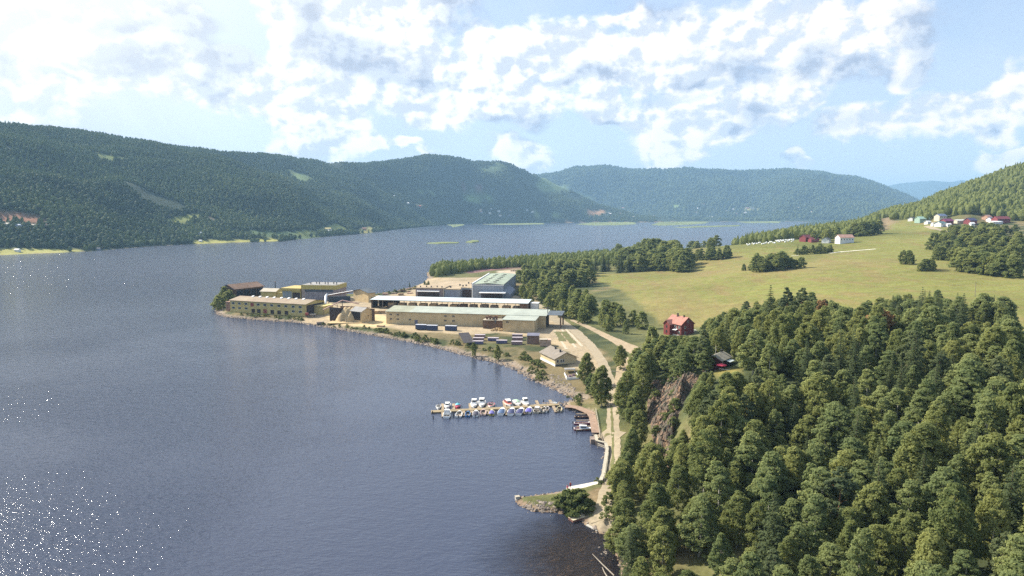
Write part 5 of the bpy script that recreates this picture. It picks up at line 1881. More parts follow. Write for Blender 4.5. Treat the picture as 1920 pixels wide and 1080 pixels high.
b.part('corner_trim', CREAMR, MB().box(L - 0.5, L + 0.1, -0.35, -0.003, -0.5, 6.99))
b = Bld('log_hall', 'broad hall with a beige roof dotted with vents left of the green-roofed hall', 'hall', (833.5, 557.8), (885.6, 559.4), 2.7)
L, D = b.L, 56.0
b.part('wall', GREYW, MB().box(0, L * 0.56, 0, D, -0.5, 6.4).box(L * 0.56 + 0.003, L, 3.0, D, -0.5, 7.6))
rf = b.part('roof', RUSTR, MB().box(-0.2, L * 0.56, -0.3, D + 0.3, 6.403, 6.9).box(L * 0.56 + 0.01, L + 0.1, 2.6, D + 0.3, 7.603, 8.1))
b.part('rear_block', RUSTR, MB().box(-20.0, -0.25, 22.0, D, -0.5, 6.9), rf)
for i in range(9):
    b.part('roof_vent', STEEL, MB().box(L * (0.08 + 0.1 * i), L * (0.08 + 0.1 * i) + 0.9, 8 + (i * 17) % 40, 9 + (i * 17) % 40, 6.903 + (0.0 if i < 5 else 1.2), 8.2 + (0.0 if i < 5 else 1.1)), rf)
b.part('gate', DARKW, MB().box(L * 0.6, L - 0.6, 2.92, 2.997, 0.1, 6.6))
b.part('sheet_door', mat("blue_grey_sheet", (0.25, 0.28, 0.34), 0.7, 0.15, 0.3, stripe=(0, 1.4, 0.2)), MB().box(0.8, L * 0.5, -0.08, -0.003, 0.1, 5.6))
# 9 containers
CONT = mat("navy_container", (0.055, 0.075, 0.14), 0.6, 0.15, 0.5, stripe=(0, 0.5, 0.35))
CONTT = mat("pale_container_top", (0.52, 0.54, 0.60), 0.5, 0.12, 0.5)
for i, (a, b_, lab) in enumerate([((778.8, 617.4), (798.4, 618.0), 'navy blue steel container at the left end of the three by the long hall'),
                                  ((799.6, 618.8), (819.2, 619.3), 'navy blue container touching the left one in front of the long hall'),
                                  ((834.2, 619.6), (855, 620.3), 'dark navy container standing alone, right of the touching pair')]):
    b = Bld('container', lab, 'container', a, b_, 2.5, 'containers in front of the long hall')
    L = b.L
    b.part('box', CONT, MB().box(0, L, 0, 2.5, 0.02, 2.6))
    b.part('lid', CONTT, MB().box(-0.06, L + 0.06, -0.06, 2.56, 2.603, 2.72))
    b.part('rail', STEEL, MB().box(0.1, L - 0.1, -0.14, -0.003, 0.0, 0.22))
    b.part('door_bar', STEEL, MB().box(L + 0.003, L + 0.08, 0.8, 0.9, 0.2, 2.4).box(L + 0.003, L + 0.08, 1.6, 1.7, 0.2, 2.4))


# 10 timber packs
def pack(px, py, w, h, d, m, label, group, rz=0.0, top=None, z=None, tiers=1):
    x, y = P(px, py, 2.5)
    zg = Z(x, y) if z is None else z
    t = thing('timber_pack', label, 'timber pack', (x, y, zg), rz, group)
    for k_ in range(tiers):
        z0 = 0.12 + k_ * (h + 0.12)
        MB().box(-w / 2, w / 2, 0, d, z0, z0 + h).build('boards', m, t)
        MB().box(-w / 2 + 0.4, -w / 2 + 0.55, -0.05, d + 0.05, z0 - 0.115, z0 - 0.003).box(w / 2 - 0.55, w / 2 - 0.4, -0.05, d + 0.05, z0 - 0.115, z0 - 0.003).build('bearer', WOODO, t)
    if top:
        MB().box(-w / 2 - 0.05, w / 2 + 0.05, -0.05, d + 0.05, z0 + h + 0.003, z0 + h + 0.06).build('wrapping', top, t)
    return t


WRAPW = mat("white_wrap", (0.46, 0.40, 0.42), 0.5, 0.1, 0.5)
WRAPV = mat("violet_wrapped_pack", (0.16, 0.15, 0.25), 0.6, 0.2, 0.5, stripe=(2, 0.5, 0.3))
MAUVE = mat("mauve_timber", (0.33, 0.22, 0.22), 0.85, 0.2, 0.6, stripe=(2, 0.28, 0.4))
for px, py, m_, tp, lab in [(899.5, 632.5, MAUVE, WRAPW, 'rearmost mauve timber pack right of the dark lean-to roof'), (897, 638, MAUVE, WRAPW, 'middle mauve timber pack right of the dark lean-to roof'),
                            (895.5, 643.5, WRAPV, WRAPW, 'violet wrapped timber pack nearest the water beside the dark lean-to roof'),
                            (924.5, 638.5, WRAPV, WRAPW, 'violet wrapped timber pack, rear one of the middle pair in the grass'), (940.5, 643.5, WRAPV, WRAPW, 'violet wrapped timber pack, front right one of the middle pair'),
                            (970, 632.5, MAUVE, WRAPW, 'rearmost mauve pack of the row left of the brown store'), (970.2, 638.5, MAUVE, WRAPW, 'middle mauve pack of the row left of the brown store'),
                            (969, 646.5, MAUVE, WRAPW, 'front mauve pack of the row left of the brown store')]:
    pack(px, py, 5.6, 1.5, 2.4, m_, lab, 'timber packs in the grass below the long hall', -0.06, tp)
    if m_ is MAUVE and py > 645:
        pass
b = Bld('timber_store', 'brown board-clad timber store with a slate blue roof among the packs', 'store', (988.8, 645.4), (1010, 645.8), 2.5)
L = b.L
b.part('wall', mat("red_brown_boards", (0.25, 0.17, 0.13), 0.9, 0.2, 0.5, stripe=(2, 0.3, 0.35)), MB().box(0, L, 0, 5.5, -0.3, 4.4))
b.part('roof', mat("violet_grey_roof", (0.17, 0.17, 0.22), 0.6, 0.15, 0.3), MB().prism([(-0.4, 4.41), (5.9, 4.8), (5.9, 4.95), (-0.4, 4.55)], 'x', -0.3, L + 0.3))
b.part('edge_post', CREAMR, MB().box(-0.25, -0.003, -0.2, 0.2, -0.3, 4.4))
t = pack(1022.5, 651.5, 5.6, 1.55, 4.2, WOODP, 'pale pinkish stack of fresh boards right of the brown timber store', None, -0.04, WOODP, None, 2)
MB().box(-2.9, 1.0, -0.6, 3.0, 3.5, 3.62).build('loose_boards', CREAMR, t)
b = Bld('lean_to_roof', 'dark sagging lean-to roof over timber left of the mauve packs', 'shelter', (869, 644), (889, 643), 2.5)
L = b.L
b.part('roof', mat("dark_felt", (0.055, 0.05, 0.055), 0.9, 0.2), MB().prism([(-1.5, 0.4), (14, 3.0), (14, 3.2), (-1.5, 0.6)], 'x', 0, L))
b.part('post', BROWNW, MB().box(L - 0.2, L, 12.6, 12.9, -0.4, 2.8).box(0, 0.2, 12.6, 12.9, -0.4, 2.8).box(L - 0.2, L, 0, 0.3, -0.4, 0.6).box(0, 0.2, 0, 0.3, -0.4, 0.6))
b.part('side_boards', BROWNW, MB().prism([(0.5, -0.2), (12, -0.2), (12, 2.4), (0.5, 0.5)], 'x', L + 0.003, L + 0.1))
# timber under the long shed and beside the sawdust shed: every stack is a thing
side = ['left end', 'middle', 'right end']
cr, sr = math.cos(SHED_O.rotation_euler.z), math.sin(SHED_O.rotation_euler.z)
ORD = ['first', 'second', 'third', 'fourth', 'fifth', 'sixth', 'seventh', 'eighth', 'ninth', 'tenth', 'eleventh', 'twelfth', 'thirteenth']
for i in range(13):
    xl = SHED_L * (0.125 + 0.0668 * i) + rnd.uniform(-0.5, 0.5)
    yl = 2.0 + rnd.uniform(-0.3, 0.8)
    wx, wy = SHED_O.location.x + xl * cr - yl * sr, SHED_O.location.y + xl * sr + yl * cr
    t = thing('timber_stack', 'brown timber stack under the long pale blue roof, %s from the left' % ORD[i], 'timber stack', (wx, wy, 2.5), SHED_O.rotation_euler.z, 'timber stacks under the long shed')
    hgt2 = rnd.uniform(1.5, 1.9)
    for k_ in range(2):
        MB().box(-2.6, 2.6 - k_ * rnd.uniform(0, 0.6), 0, 5.5, 0.1 + k_ * (hgt2 + 0.1), 0.1 + k_ * (hgt2 + 0.1) + hgt2).build('boards', rnd.choice([WOOD, WOODO, WOOD, BROWNW]), t)
for i, (px, py, lab) in enumerate([(704, 588.8, 'low pale timber pack behind the small tan shed, left one of two'), (716.5, 588.2, 'low pale timber pack between the small tan shed and the long hall')]):
    pack(px, py, 4.0, 0.9, 2.2, WOOD, lab, 'timber packs beside the sawdust shed', 0.0, None, None, 2)
for i, (px, py, lab) in enumerate([(706, 556.5, 'pale plank pack on the north yard, leftmost'), (722, 553.5, 'pale plank pack on the north yard, second from the hopper hut'), (738, 551, 'pale plank pack on the north yard, third from the hopper hut'),
                                   (752, 554, 'pale plank pack on the north yard, close to the long shed roof'), (768, 550.5, 'pale plank pack on the north yard, rightmost by the low hall'),
                                   (601, 603, 'small plank pack on the sawdust ground by the shore'), (712, 611, 'low plank pack on the sand in front of the small tan shed')]):
    pack(px, py, 4.5, 0.8, 2.4, [WOOD, WOODP, WOODO][i % 3], lab, 'plank packs about the yard', rnd.uniform(-0.4, 0.4), None, None, 1 + i % 2)
# parked vehicle and bits in front of the tip building
x, y = P(583, 593.5, 2.3)
t = thing('flatbed_trailer', 'old rusty red and white flatbed trailer at the right end of the ochre mill building', 'trailer', (x, y, 2.3), 0.25)
MB().box(-3.6, 3.6, -1.1, 1.1, 0.9, 1.15).build('bed', RUST, t)
MB().box(-3.5, -1.4, -1.05, 1.05, 1.153, 2.5).build('crate', REDD, t)
MB().box(-0.8, 3.2, -1.0, 1.0, 1.153, 1.7).build('load', CREAMR, t)
for xx in (-2.4, 2.2):
    for yy in (-0.95, 0.95):
        MB().tube([(xx, yy - 0.15, 0.48), (xx, yy + 0.15, 0.48)], [0.48, 0.48], 12).build('wheel', STEEL, t)
# log piles and mud heaps at the back
for px, py, w, lab in [(755, 547, 14, 'low rusty-brown log pile on the north shore, left one'), (770, 542.5, 12, 'rusty-brown log pile on the north shore near the halls'), (965, 508.5, 9, 'dark log pile on bare ground behind the green-roofed hall')]:
    x, y, z = hit(px, py)
    t = thing('log_pile', lab, 'log pile', (x, y, z), rnd.uniform(-0.2, 0.2), 'log piles round the mill')
    m = MB()
    for k_ in range(26):
        xx = rnd.uniform(-w / 2, w / 2)
        zz = 0.3 + 1.5 * rnd.random() * (1 - abs(xx) / w * 1.6)
        m.tube([(xx, -2.4 + rnd.uniform(-.5, .5), zz), (xx + rnd.uniform(-.4, .4), 2.4, zz + rnd.uniform(-.1, .1))], [0.24, 0.2], 6)
    m.build('logs', mat("log_bark", (0.25, 0.15, 0.10), 0.95, 0.3, 1.0), t)
# small spruce standing in for the navigation post on the north shore
x, y, z = hit(768, 538)
plant('spruce', x, y, 6.5, 'north shore', 0.9)

# ------------------------------------------------------------------ house by the road
LT = mat("light_tan_boards", (0.58, 0.47, 0.28), 0.85, 0.1, 0.5, stripe=(2, 0.25, 0.15))
b = Bld('office_house', 'tan gabled house with a grey roof standing between the gravel road and the shore', 'house', (1041, 687), (1081, 683.5), 2.9)
L, D = b.L, 16.0
b.part('wall', LT, gable_walls(L, D, 3.4, 2.4, 'y'))
rf = b.part('roof', mat('brown_grey_roof', (0.23, 0.20, 0.165), 0.85, 0.15, 0.3, stripe=(1, 0.6, 0.12)), gable_roof(L, D, 3.4, 2.4, 'y', 0.7))
b.part('chimney', STEEL, MB().box(L / 2 - 1.5, L / 2 - 0.9, 3.0, 3.7, 5.0, 6.6), rf)
b.part('chimney', STEEL, MB().box(L / 2 - 1.0, L / 2 - 0.4, 9.2, 9.9, 5.2, 6.7), rf)
b.part('base', mat("dark_base", (0.12, 0.12, 0.11), 0.9, 0.2), MB().box(-0.05, L + 0.05, -0.08, -0.003, -0.4, 0.7))
b.part('trim', WHITE, MB().box(-0.12, -0.003, -0.1, D, -0.4, 0.9))
b.windows([(1.2, 2.2), (2.9, 2.2), (3.9, 2.2)], 0.8, 1.2)
# little landing by the shore
x, y = P(1073, 706.5, 2.4)
t = thing('boat_trailer_shelter', 'small open shelter with a grey roof and white-edged deck below the tan house', 'shelter', (x, y, Z(x, y)), 0.05)
MB().box(-2.2, 2.2, 6.5, 9.5, 2.0, 2.2).build('roof', GREYR, t)
for xx in (-2.0, 1.9):
    MB().box(xx, xx + 0.14, 6.6, 6.74, -0.6, 1.995).build('post', WHITE, t)
    MB().box(xx, xx + 0.14, 9.2, 9.34, -0.6, 1.995).build('post', WHITE, t)
MB().box(-2.4, 2.4, -1.5, 6.2, 0.15, 0.3).build('deck', WOODO, t)
MB().box(-2.6, -2.403, -1.5, 6.2, -0.3, 1.0).box(2.403, 2.6, -1.5, 6.2, -0.3, 1.0).box(-2.403, 2.403, -1.7, -1.503, -0.3, 0.8).build('railing', WHITE, t)
MB().box(-1.2, -0.2, 1.0, 2.2, 0.303, 0.9).box(0.4, 1.4, 2.6, 3.4, 0.303, 1.0).build('clutter', mat("mauve_clutter", (0.28, 0.18, 0.22), 0.8, 0.3), t)

# ------------------------------------------------------------------ red farmhouse
REDW = mat("red_boards", (0.195, 0.040, 0.035), 0.85, 0.15, 0.5, stripe=(0, 0.28, 0.18))
TILE = mat("red_clay_tiles", (0.42, 0.19, 0.145), 0.8, 0.18, 0.6, stripe=(0, 0.45, 0.2))
hx, hy, hz_ = hit(1277, 631)
ga_ = math.radians(28)
t = thing('farmhouse', 'dark red wooden farmhouse with a red tiled roof at the edge of the field', 'farmhouse', (hx, hy, hz_ + 0.2), ga_)
# local x runs along the right gable (towards the right and back), y along the ridge towards the left and back
Wg, Lr, hw, ri = 8.6, 11.5, 6.0, 3.4
B = Bld.__new__(Bld)
B.o = t
# gable facing right-front lies at y = 0, the long wall facing left-front at x = 0
B.part('wall', REDW, gable_walls(Wg, Lr, hw, ri, 'y'))
rf = B.part('roof', TILE, gable_roof(Wg, Lr, hw, ri, 'y', 0.55, 0.2))
B.part('chimney', mat("chimney_brick", (0.10, 0.07, 0.06), 0.9, 0.2), MB().box(Wg / 2 - 0.9, Wg / 2 - 0.2, 6.8, 7.5, hw + ri - 0.5, hw + ri + 1.5), rf)
B.part('chimney', mat("chimney_brick", (0.10, 0.07, 0.06), 0.9, 0.2), MB().box(Wg / 2 - 0.6, Wg / 2 + 0.0, 2.3, 2.9, hw + ri - 0.4, hw + ri + 1.0), rf)
B.part('foundation', CONC, MB().box(-0.12, -0.003, 0.2, Lr - 0.2, -0.9, 0.35).box(0.1, Wg, -0.1, -0.003, -0.9, 0.25))
wing = B.part('cross_wing', REDW, MB().prism([(6.4, -0.5), (11.2, -0.5), (11.2, 5.4), (8.8, 7.3), (6.4, 5.4)], 'x', -2.2, -0.13))
B.part('wing_roof', TILE, MB().prism([(5.9, 5.05), (8.8, 7.38), (11.7, 5.05), (11.7, 5.25), (8.8, 7.6), (5.9, 5.25)], 'x', -2.7, 2.2), wing)
B.part('porch_roof', WHITE, MB().prism([(-1.5, 2.75), (-0.05, 3.2), (-0.05, 3.35), (-1.5, 2.9)], 'y', 2.6, 5.4))
B.windows([(2.6, 4.4), (2.6, 1.4)], 1.0, 1.3)
B.windows([(4.6, 7.2)], 0.8, 0.8)
for yy, zz in ((1.6, 4.3), (4.4, 4.3), (1.6, 1.5)):
    q = B.part('window', GLASS, MB().box(-0.05, -0.003, yy - 0.5, yy + 0.5, zz - 0.65, zz + 0.65))
    B.part('frame', WHITE, MB().box(-0.08, -0.002, yy - 0.65, yy - 0.503, zz - 0.75, zz + 0.75).box(-0.08, -0.002, yy + 0.503, yy + 0.65, zz - 0.75, zz + 0.75).box(-0.08, -0.002, yy - 0.65, yy + 0.65, zz + 0.753, zz + 0.88), q)
for yy, zz in ((8.8, 4.0), (8.8, 1.4)):
    q = B.part('window', GLASS, MB().box(-2.25, -2.203, yy - 0.5, yy + 0.5, zz - 0.65, zz + 0.65))
x, y, z = hit(1302, 621)
tg = thing('garden_table', 'white garden table and bench on the lawn right of the red farmhouse', 'garden table', (x, y, z), 0.3)
MB().box(-0.9, 0.9, -0.45, 0.45, 0.70, 0.76).build('tabletop', WHITE, tg)
for xx in (-0.7, 0.64):
    for yy in (-0.35, 0.3):
        MB().box(xx, xx + 0.06, yy, yy + 0.06, -0.05, 0.697).build('leg', WHITE, tg)
MB().box(-0.9, 0.9, -1.0, -0.7, 0.40, 0.45).box(-0.8, -0.7, -0.95, -0.75, -0.05, 0.397).box(0.7, 0.8, -0.95, -0.75, -0.05, 0.397).build('bench', WHITE, tg)

# ------------------------------------------------------------------ cabin on the rock
cx, cy_, cz = hit(1352, 692)
cz = max(cz, 20.5)
t = thing('cabin', 'small dark red cabin with a grey roof above the rock face', 'cabin', (cx, cy_, cz), math.radians(52))
B.o = t
Lc, Dc = 7.6, 5.0
B.part('wall', mat("dark_red_boards", (0.11, 0.035, 0.04), 0.85, 0.2, 0.6, stripe=(0, 0.25, 0.15)), gable_walls(Lc, Dc, 2.7, 1.2, 'x'))
rf = B.part('roof', mat("olive_grey_roof", (0.30, 0.28, 0.22), 0.8, 0.15, 0.4), gable_roof(Lc, Dc, 2.7, 1.2, 'x', 0.6))
B.part('chimney', STEEL, MB().box(Lc - 1.4, Lc - 0.9, Dc / 2 - 0.25, Dc / 2 + 0.25, 3.6, 4.7).box(Lc - 1.5, Lc - 0.8, Dc / 2 - 0.35, Dc / 2 + 0.35, 4.72, 4.85), rf)
B.part('awning', mat("pale_awning", (0.55, 0.62, 0.62), 0.6, 0.1), MB().prism([(-1.9, 1.9), (-0.003, 2.3), (-0.003, 2.38), (-1.9, 1.98)], 'x', 2.6, 6.2))
dk = B.part('deck', WOODO, MB().box(-2.6, 1.8, -3.2, -0.01, -0.35, -0.2))
B.part('deck_skirt', mat("green_boards", (0.05, 0.075, 0.065), 0.9, 0.15), MB().box(-2.6, 1.8, -3.3, -3.203, -1.6, -0.2).box(2.0, 6.4, -1.9, -1.8, -1.2, 1.2), dk)
B.part('railing', WHITE, MB().box(-2.6, 1.8, -3.28, -3.2, 0.62, 0.72).box(-2.66, -2.56, -3.2, -0.3, 0.62, 0.72), dk)
B.windows([(1.2, 1.5), (5.2, 1.3)], 0.9, 0.9)
mw = t.matrix_basis if False else None
ang = math.radians(52)
ux, uy = cx - 2.0 * math.cos(ang) + 0.9 * math.sin(ang), cy_ - 2.0 * math.sin(ang) - 0.9 * math.cos(ang)
um = thing('parasol', 'red round parasol open over the deck of the small cabin', 'parasol', (ux, uy, cz - 0.2))
MB().tube([(0, 0, 0), (0, 0, 2.35)], [0.025, 0.025], 6).build('pole', WHITE, um)
m = MB()
ring = [(1.55 * math.cos(2 * math.pi * i / 12), 1.55 * math.sin(2 * math.pi * i / 12), 2.0) for i in range(12)]
m.add(ring + [(0, 0, 2.45)] + [(a, c, z - 0.12) for a, c, z in ring] + [(0, 0, 2.36)],
      [(i, (i + 1) % 12, 12) for i in range(12)] + [(13 + i, 25, 13 + (i + 1) % 12) for i in range(12)] + [(i, 13 + i, 13 + (i + 1) % 12, (i + 1) % 12) for i in range(12)])
m.build('canopy', mat("red_canvas", (0.62, 0.06, 0.10), 0.7, 0.05), um)
MB().tube([(0, 0, 0.0), (0, 0, 0.1)], [0.3, 0.25], 10).build('base', CONC, um)
x, y, z = hit(1341, 690)
t = thing('flagpole', 'slim white flagpole without a flag left of the small cabin', 'flagpole', (x, y, z - 0.1))
MB().tube([(0, 0, 0), (0, 0, 7.2)], [0.07, 0.045], 8).build('pole', WHITE, t)
MB().tube([(0, 0, 7.2), (0, 0, 7.35), (0, 0, 7.5)], [0.05, 0.14, 0.03], 8).build('finial', mat("gilt", (0.5, 0.35, 0.1), 0.4), t)
MB().box(-0.02, 0.22, -0.02, 0.02, 5.6, 7.0).build('pennant', mat("faded_pennant", (0.45, 0.30, 0.20), 0.8), t)


# ------------------------------------------------------------------ farms and houses further off
def small_house(px, py, w, d, h, rise, wall, roof, label, cat='house', rz=0.0, name='house', group=None, z=None, wins=True):
    x, y, zz = hit(px, py)
    zz = zz if z is None else z
    t = thing(name, label, cat, (x, y, zz), rz, group)
    B.o = t
    m = MB().prism([(-d / 2, -1.5), (d / 2, -1.5), (d / 2, h), (0, h + rise), (-d / 2, h)], 'x', -w / 2, w / 2)
    m.build('wall', wall, t)
    s = rise / (d / 2)
    MB().prism([(-d / 2 - .5, h - .5 * s + .05), (0, h + rise + .05), (d / 2 + .5, h - .5 * s + .05), (d / 2 + .5, h - .5 * s + .25), (0, h + rise + .25), (-d / 2 - .5, h - .5 * s + .25)], 'x', -w / 2 - .5, w / 2 + .5).build('roof', roof, t)
    if wins:
        for k_ in range(max(2, int(w / 3))):
            xx = -w / 2 + (k_ + 0.5) * w / max(2, int(w / 3))
            MB().box(xx - .5, xx + .5, -d / 2 - .05, -d / 2 - .003, h * 0.55, h * 0.55 + 1.2).build('window', GLASS, t)
    return t


WHW = mat("white_boards", (0.74, 0.74, 0.72), 0.8, 0.06, 0.4, stripe=(2, 0.25, 0.1))
CREW = mat("cream_boards", (0.62, 0.56, 0.42), 0.8, 0.1, 0.4)
GREW = mat("green_boards_pale", (0.28, 0.40, 0.33), 0.8, 0.1, 0.4)
BLUW = mat("blue_grey_boards", (0.26, 0.30, 0.36), 0.8, 0.1, 0.4)
RDW = mat("crimson_boards", (0.22, 0.05, 0.055), 0.8, 0.12, 0.4)
BRW = mat("brown_plank_wall", (0.24, 0.15, 0.10), 0.8, 0.15, 0.4)
TILE2 = mat("pale_clay_tiles", (0.45, 0.27, 0.21), 0.85, 0.15, 0.5)
DKR = mat("dark_grey_roof", (0.10, 0.105, 0.12), 0.7, 0.15, 0.5)
small_house(1583, 455.5, 15, 9, 5.6, 2.8, WHW, TILE2, 'large white wooden farmhouse with a clay tile roof below the wood', 'farmhouse', 0.12, 'farmhouse')
small_house(1549, 455, 8, 7, 3.4, 1.8, WHW, DKR, 'small white outbuilding left of the white farmhouse', 'outbuilding', 0.9, 'outbuilding')
small_house(1511, 452, 11, 8, 4.0, 2.6, RDW, mat("maroon_roof", (0.22, 0.06, 0.07), 0.8, 0.15), 'red barn, larger one of two, at the far field edge', 'barn', 0.5, 'barn', 'red barns at the far field edge')
small_house(1525, 453.5, 9, 6, 2.6, 2.0, RDW, mat("maroon_roof", (0.22, 0.06, 0.07)), 'small low red barn right of the larger red barn', 'barn', 0.2, 'barn', 'red barns at the far field edge')
VG = 'houses of the hamlet below the steep hill'
for row_ in [
    (1709, 414, 7, 6, 3.2, 1.6, WHW, DKR, 'tiny white house at the left end of the hamlet', 0.6), (1729, 416, 15, 9, 4.0, 2.6, GREW, mat("pale_green_tin", (0.34, 0.50, 0.42), 0.6, 0.1), 'pale green house with a green roof in the hamlet', 0.2),
    (1739, 420, 6, 5, 2.6, 1.4, WHW, WHW, 'small white shed by the lane into the hamlet', 0.4), (1763, 412.5, 12, 8, 5.0, 2.4, CREW, mat("blue_grey_tiles", (0.16, 0.20, 0.30), 0.7, 0.1), 'cream house with a blue-grey roof at the back of the hamlet', 0.3),
    (1752, 423, 6, 5, 2.6, 1.4, WHW, CREAMR, 'small white house with a cream roof at the front of the hamlet', 0.0), (1763, 424.5, 11, 8, 3.6, 2.2, WHW, mat("teal_roof", (0.14, 0.24, 0.24), 0.7, 0.1), 'white house with a teal roof at the front of the hamlet', 0.5),
    (1775, 421.5, 11, 8, 4.6, 2.4, RDW, mat("plum_roof", (0.20, 0.05, 0.12), 0.7, 0.1), 'crimson house with a plum roof in the middle of the hamlet', 0.2), (1778, 425.5, 4, 4, 3.0, 1.0, WHW, WHW, 'little white annex in front of the crimson house', 0.0),
    (1800, 417.5, 18, 7, 2.4, 1.4, CREW, mat("white_tin", (0.66, 0.64, 0.56), 0.6, 0.08), 'long low cream shed with a pale tin roof in the hamlet', 0.35), (1819, 419.5, 12, 8, 4.0, 2.6, RDW, mat("navy_tiles", (0.09, 0.09, 0.17), 0.7, 0.1), 'dark house with a navy roof right of the long cream shed', 0.4),
    (1822, 424, 4, 4, 3.0, 1.4, WHW, WHW, 'small white gable in front of the navy-roofed house', 0.0), (1850, 412, 9, 7, 3.6, 2.0, mat("orange_boards", (0.50, 0.30, 0.20), 0.8, 0.1), TILE2, 'orange-tan house on the slope right of the hamlet centre', 0.5),
    (1859, 416.5, 9, 7, 3.6, 2.0, WHW, mat("mauve_grey_roof", (0.24, 0.23, 0.30), 0.7, 0.1), 'white house with a mauve grey roof near the large red house', 0.2), (1876, 418, 17, 9, 4.8, 2.8, RDW, mat("maroon_roof", (0.22, 0.06, 0.07)), 'large red house at the right end of the hamlet', 0.15),
    (1868, 420.5, 12, 5, 2.6, 1.2, WHW, WHW, 'low white building in front of the large red house', 0.1)]:
    px, py, w, d, h, ri, wa, ro, lab, rz = row_
    small_house(px, py, w, d, h, ri, wa, ro, lab, 'house', rz, 'house', VG)
small_house(1914, 474, 12, 9, 4.6, 3.0, mat("pale_teal_boards", (0.33, 0.42, 0.42), 0.8, 0.1), mat("mauve_grey_roof", (0.24, 0.23, 0.30)), 'pale teal house with a mauve roof among the trees at the right edge', 'house', -0.5)
small_house(1801, 485, 5, 4, 2.0, 1.2, CREW, mat("white_tin", (0.66, 0.64, 0.56)), 'tiny cream hut showing between the trees of the eastern wood', 'hut', 0.3, 'hut')
FG = 'houses across the lake'
for px, py, w, h, wa, ro, lab in [
    (14, 424, 16, 4, WHW, CREAMR, 'long white house with a pale roof under the orange clearing across the lake'), (33, 426, 24, 4, BLUW, mat("blue_grey_tin", (0.36, 0.42, 0.50), 0.5, 0.1), 'wide blue-grey shed under the orange clearing across the lake'),
    (62, 425, 14, 3, CREW, CREAMR, 'low cream house right of the wide blue-grey shed across the lake'), (83, 424, 12, 3, mat("orange_boards", (0.50, 0.30, 0.20)), TILE2, 'small orange-tan house right of the cream one across the lake'),
    (33, 471.5, 9, 3, WHW, WHW, 'white boathouse on the golden shore meadow at the far left'), (372, 440, 18, 4, WHW, mat("blue_grey_tin", (0.36, 0.42, 0.50)), 'white farm with a blue-grey roof near the wooded far shore'), (355, 441.5, 10, 3, WHW, WHW, 'low white shed left of the blue-grey-roofed farm across the lake'),
    (346, 437, 6, 3, WHW, DKR, 'tiny white hut in the trees above the shore meadow'), (415, 443, 14, 3, CREW, TILE2, 'cream house on the golden shore strip across the lake'), (376, 453, 6, 2.5, WHW, WHW, 'small white boathouse at the waterline across the lake'),
    (183, 469, 9, 3, BLUW, DKR, 'grey boathouse at the foot of the wooded shore'), (615, 431, 20, 4, CREW, mat("yellow_roof", (0.50, 0.42, 0.18), 0.8, 0.1), 'yellow-roofed farm on the far shore meadow'), (618, 434, 10, 3, WHW, WHW, 'white shed in front of the yellow-roofed farm'),
    (625, 415, 14, 4, BLUW, DKR, 'grey house in the wood above the yellow-roofed farm'), (683, 431, 14, 5, mat("orange_boards", (0.50, 0.30, 0.20)), TILE2, 'orange house on the far shore near the narrows'), (702, 430, 7, 4, WHW, WHW, 'narrow white house right of the orange one on the far shore'),
    (763, 383, 22, 6, WHW, WHW, 'white farm high on the wooded slope beside a golden field'), (786, 388, 20, 5, RDW, mat("red_tin", (0.45, 0.12, 0.08), 0.8, 0.1), 'red barn beside the golden field high on the slope'), (737, 369, 16, 5, WHW, WHW, 'white house above the farm on the wooded slope'),
    (524, 424, 8, 3, WHW, WHW, 'lone white house in the wood of the far shore')]:
    small_house(px, py, w, w * 0.55, h, h * 0.55, wa, ro, lab, 'house', rnd.uniform(-0.3, 0.3), 'house', FG, None, False)
# the village at the head of the lake: one white dot after another
q = random.Random(5)
VIL = []
for i in range(46):
    px = q.choice([q.uniform(900, 1010), q.uniform(1120, 1230), q.uniform(1300, 1420), q.uniform(1330, 1560)])
    py = q.uniform(391, 409)
    if px > 1400:
        py = q.uniform(389, 398)
    VIL.append((px, py))
VIL += [(1165, 389.5), (1168, 391), (1374, 393.5), (1400, 391), (1412, 391.5), (1318, 384)]
VILOBJ = []
for i, (px, py) in enumerate(VIL):
    wa = q.choice([WHW, WHW, WHW, CREW, RDW, BLUW])
    big = q.random() < 0.2
    o = small_house(px, py, 26 if big else 15, 10, 6, 4, wa, q.choice([DKR, WHW, TILE2, CREAMR]), None, 'house', q.uniform(-0.5, 0.5), 'house', 'houses of the village at the head of the lake', None, False)
    VILOBJ.append((o, px, py, wa))

# ------------------------------------------------------------------ hay bales in white wrap
bm_ = MB()
BALE = mat("white_bale_wrap", (0.80, 0.81, 0.78), 0.45, 0.05, 0.8)
bm_.tube([(-0.65, 0, 0.62), (-0.55, 0, 0.62), (0.55, 0, 0.62), (0.65, 0, 0.62)], [0.55, 0.66, 0.66, 0.55], 12)
b0 = None
q = random.Random(9)
BPX = [(1401 + 3.1 * i + q.uniform(-1, 1), 459.3 - 0.25 * i + q.uniform(-1.6, 1.8)) for i in range(29)] + [(1455 + 3 * i, 452.3 - i * 0.2) for i in range(12)]
BALES = []
for i, (px, py) in enumerate(BPX):
    x, y, z = hit(px, py)
    if b0 is None:
        b0 = o = bm_.build('hay_bale', BALE, None, True)
    else:
        o = b0.copy()
        col.objects.link(o)
    o.location = (x, y, z)
    o.rotation_euler = (0, 0, q.uniform(0, 3.1))
    o.scale = (1.15, 1.15, 1.15)
    BALES.append((o, px, py))
wpts = wpoly([(1802, 611), (1830, 608.5), (1864, 604.5)])
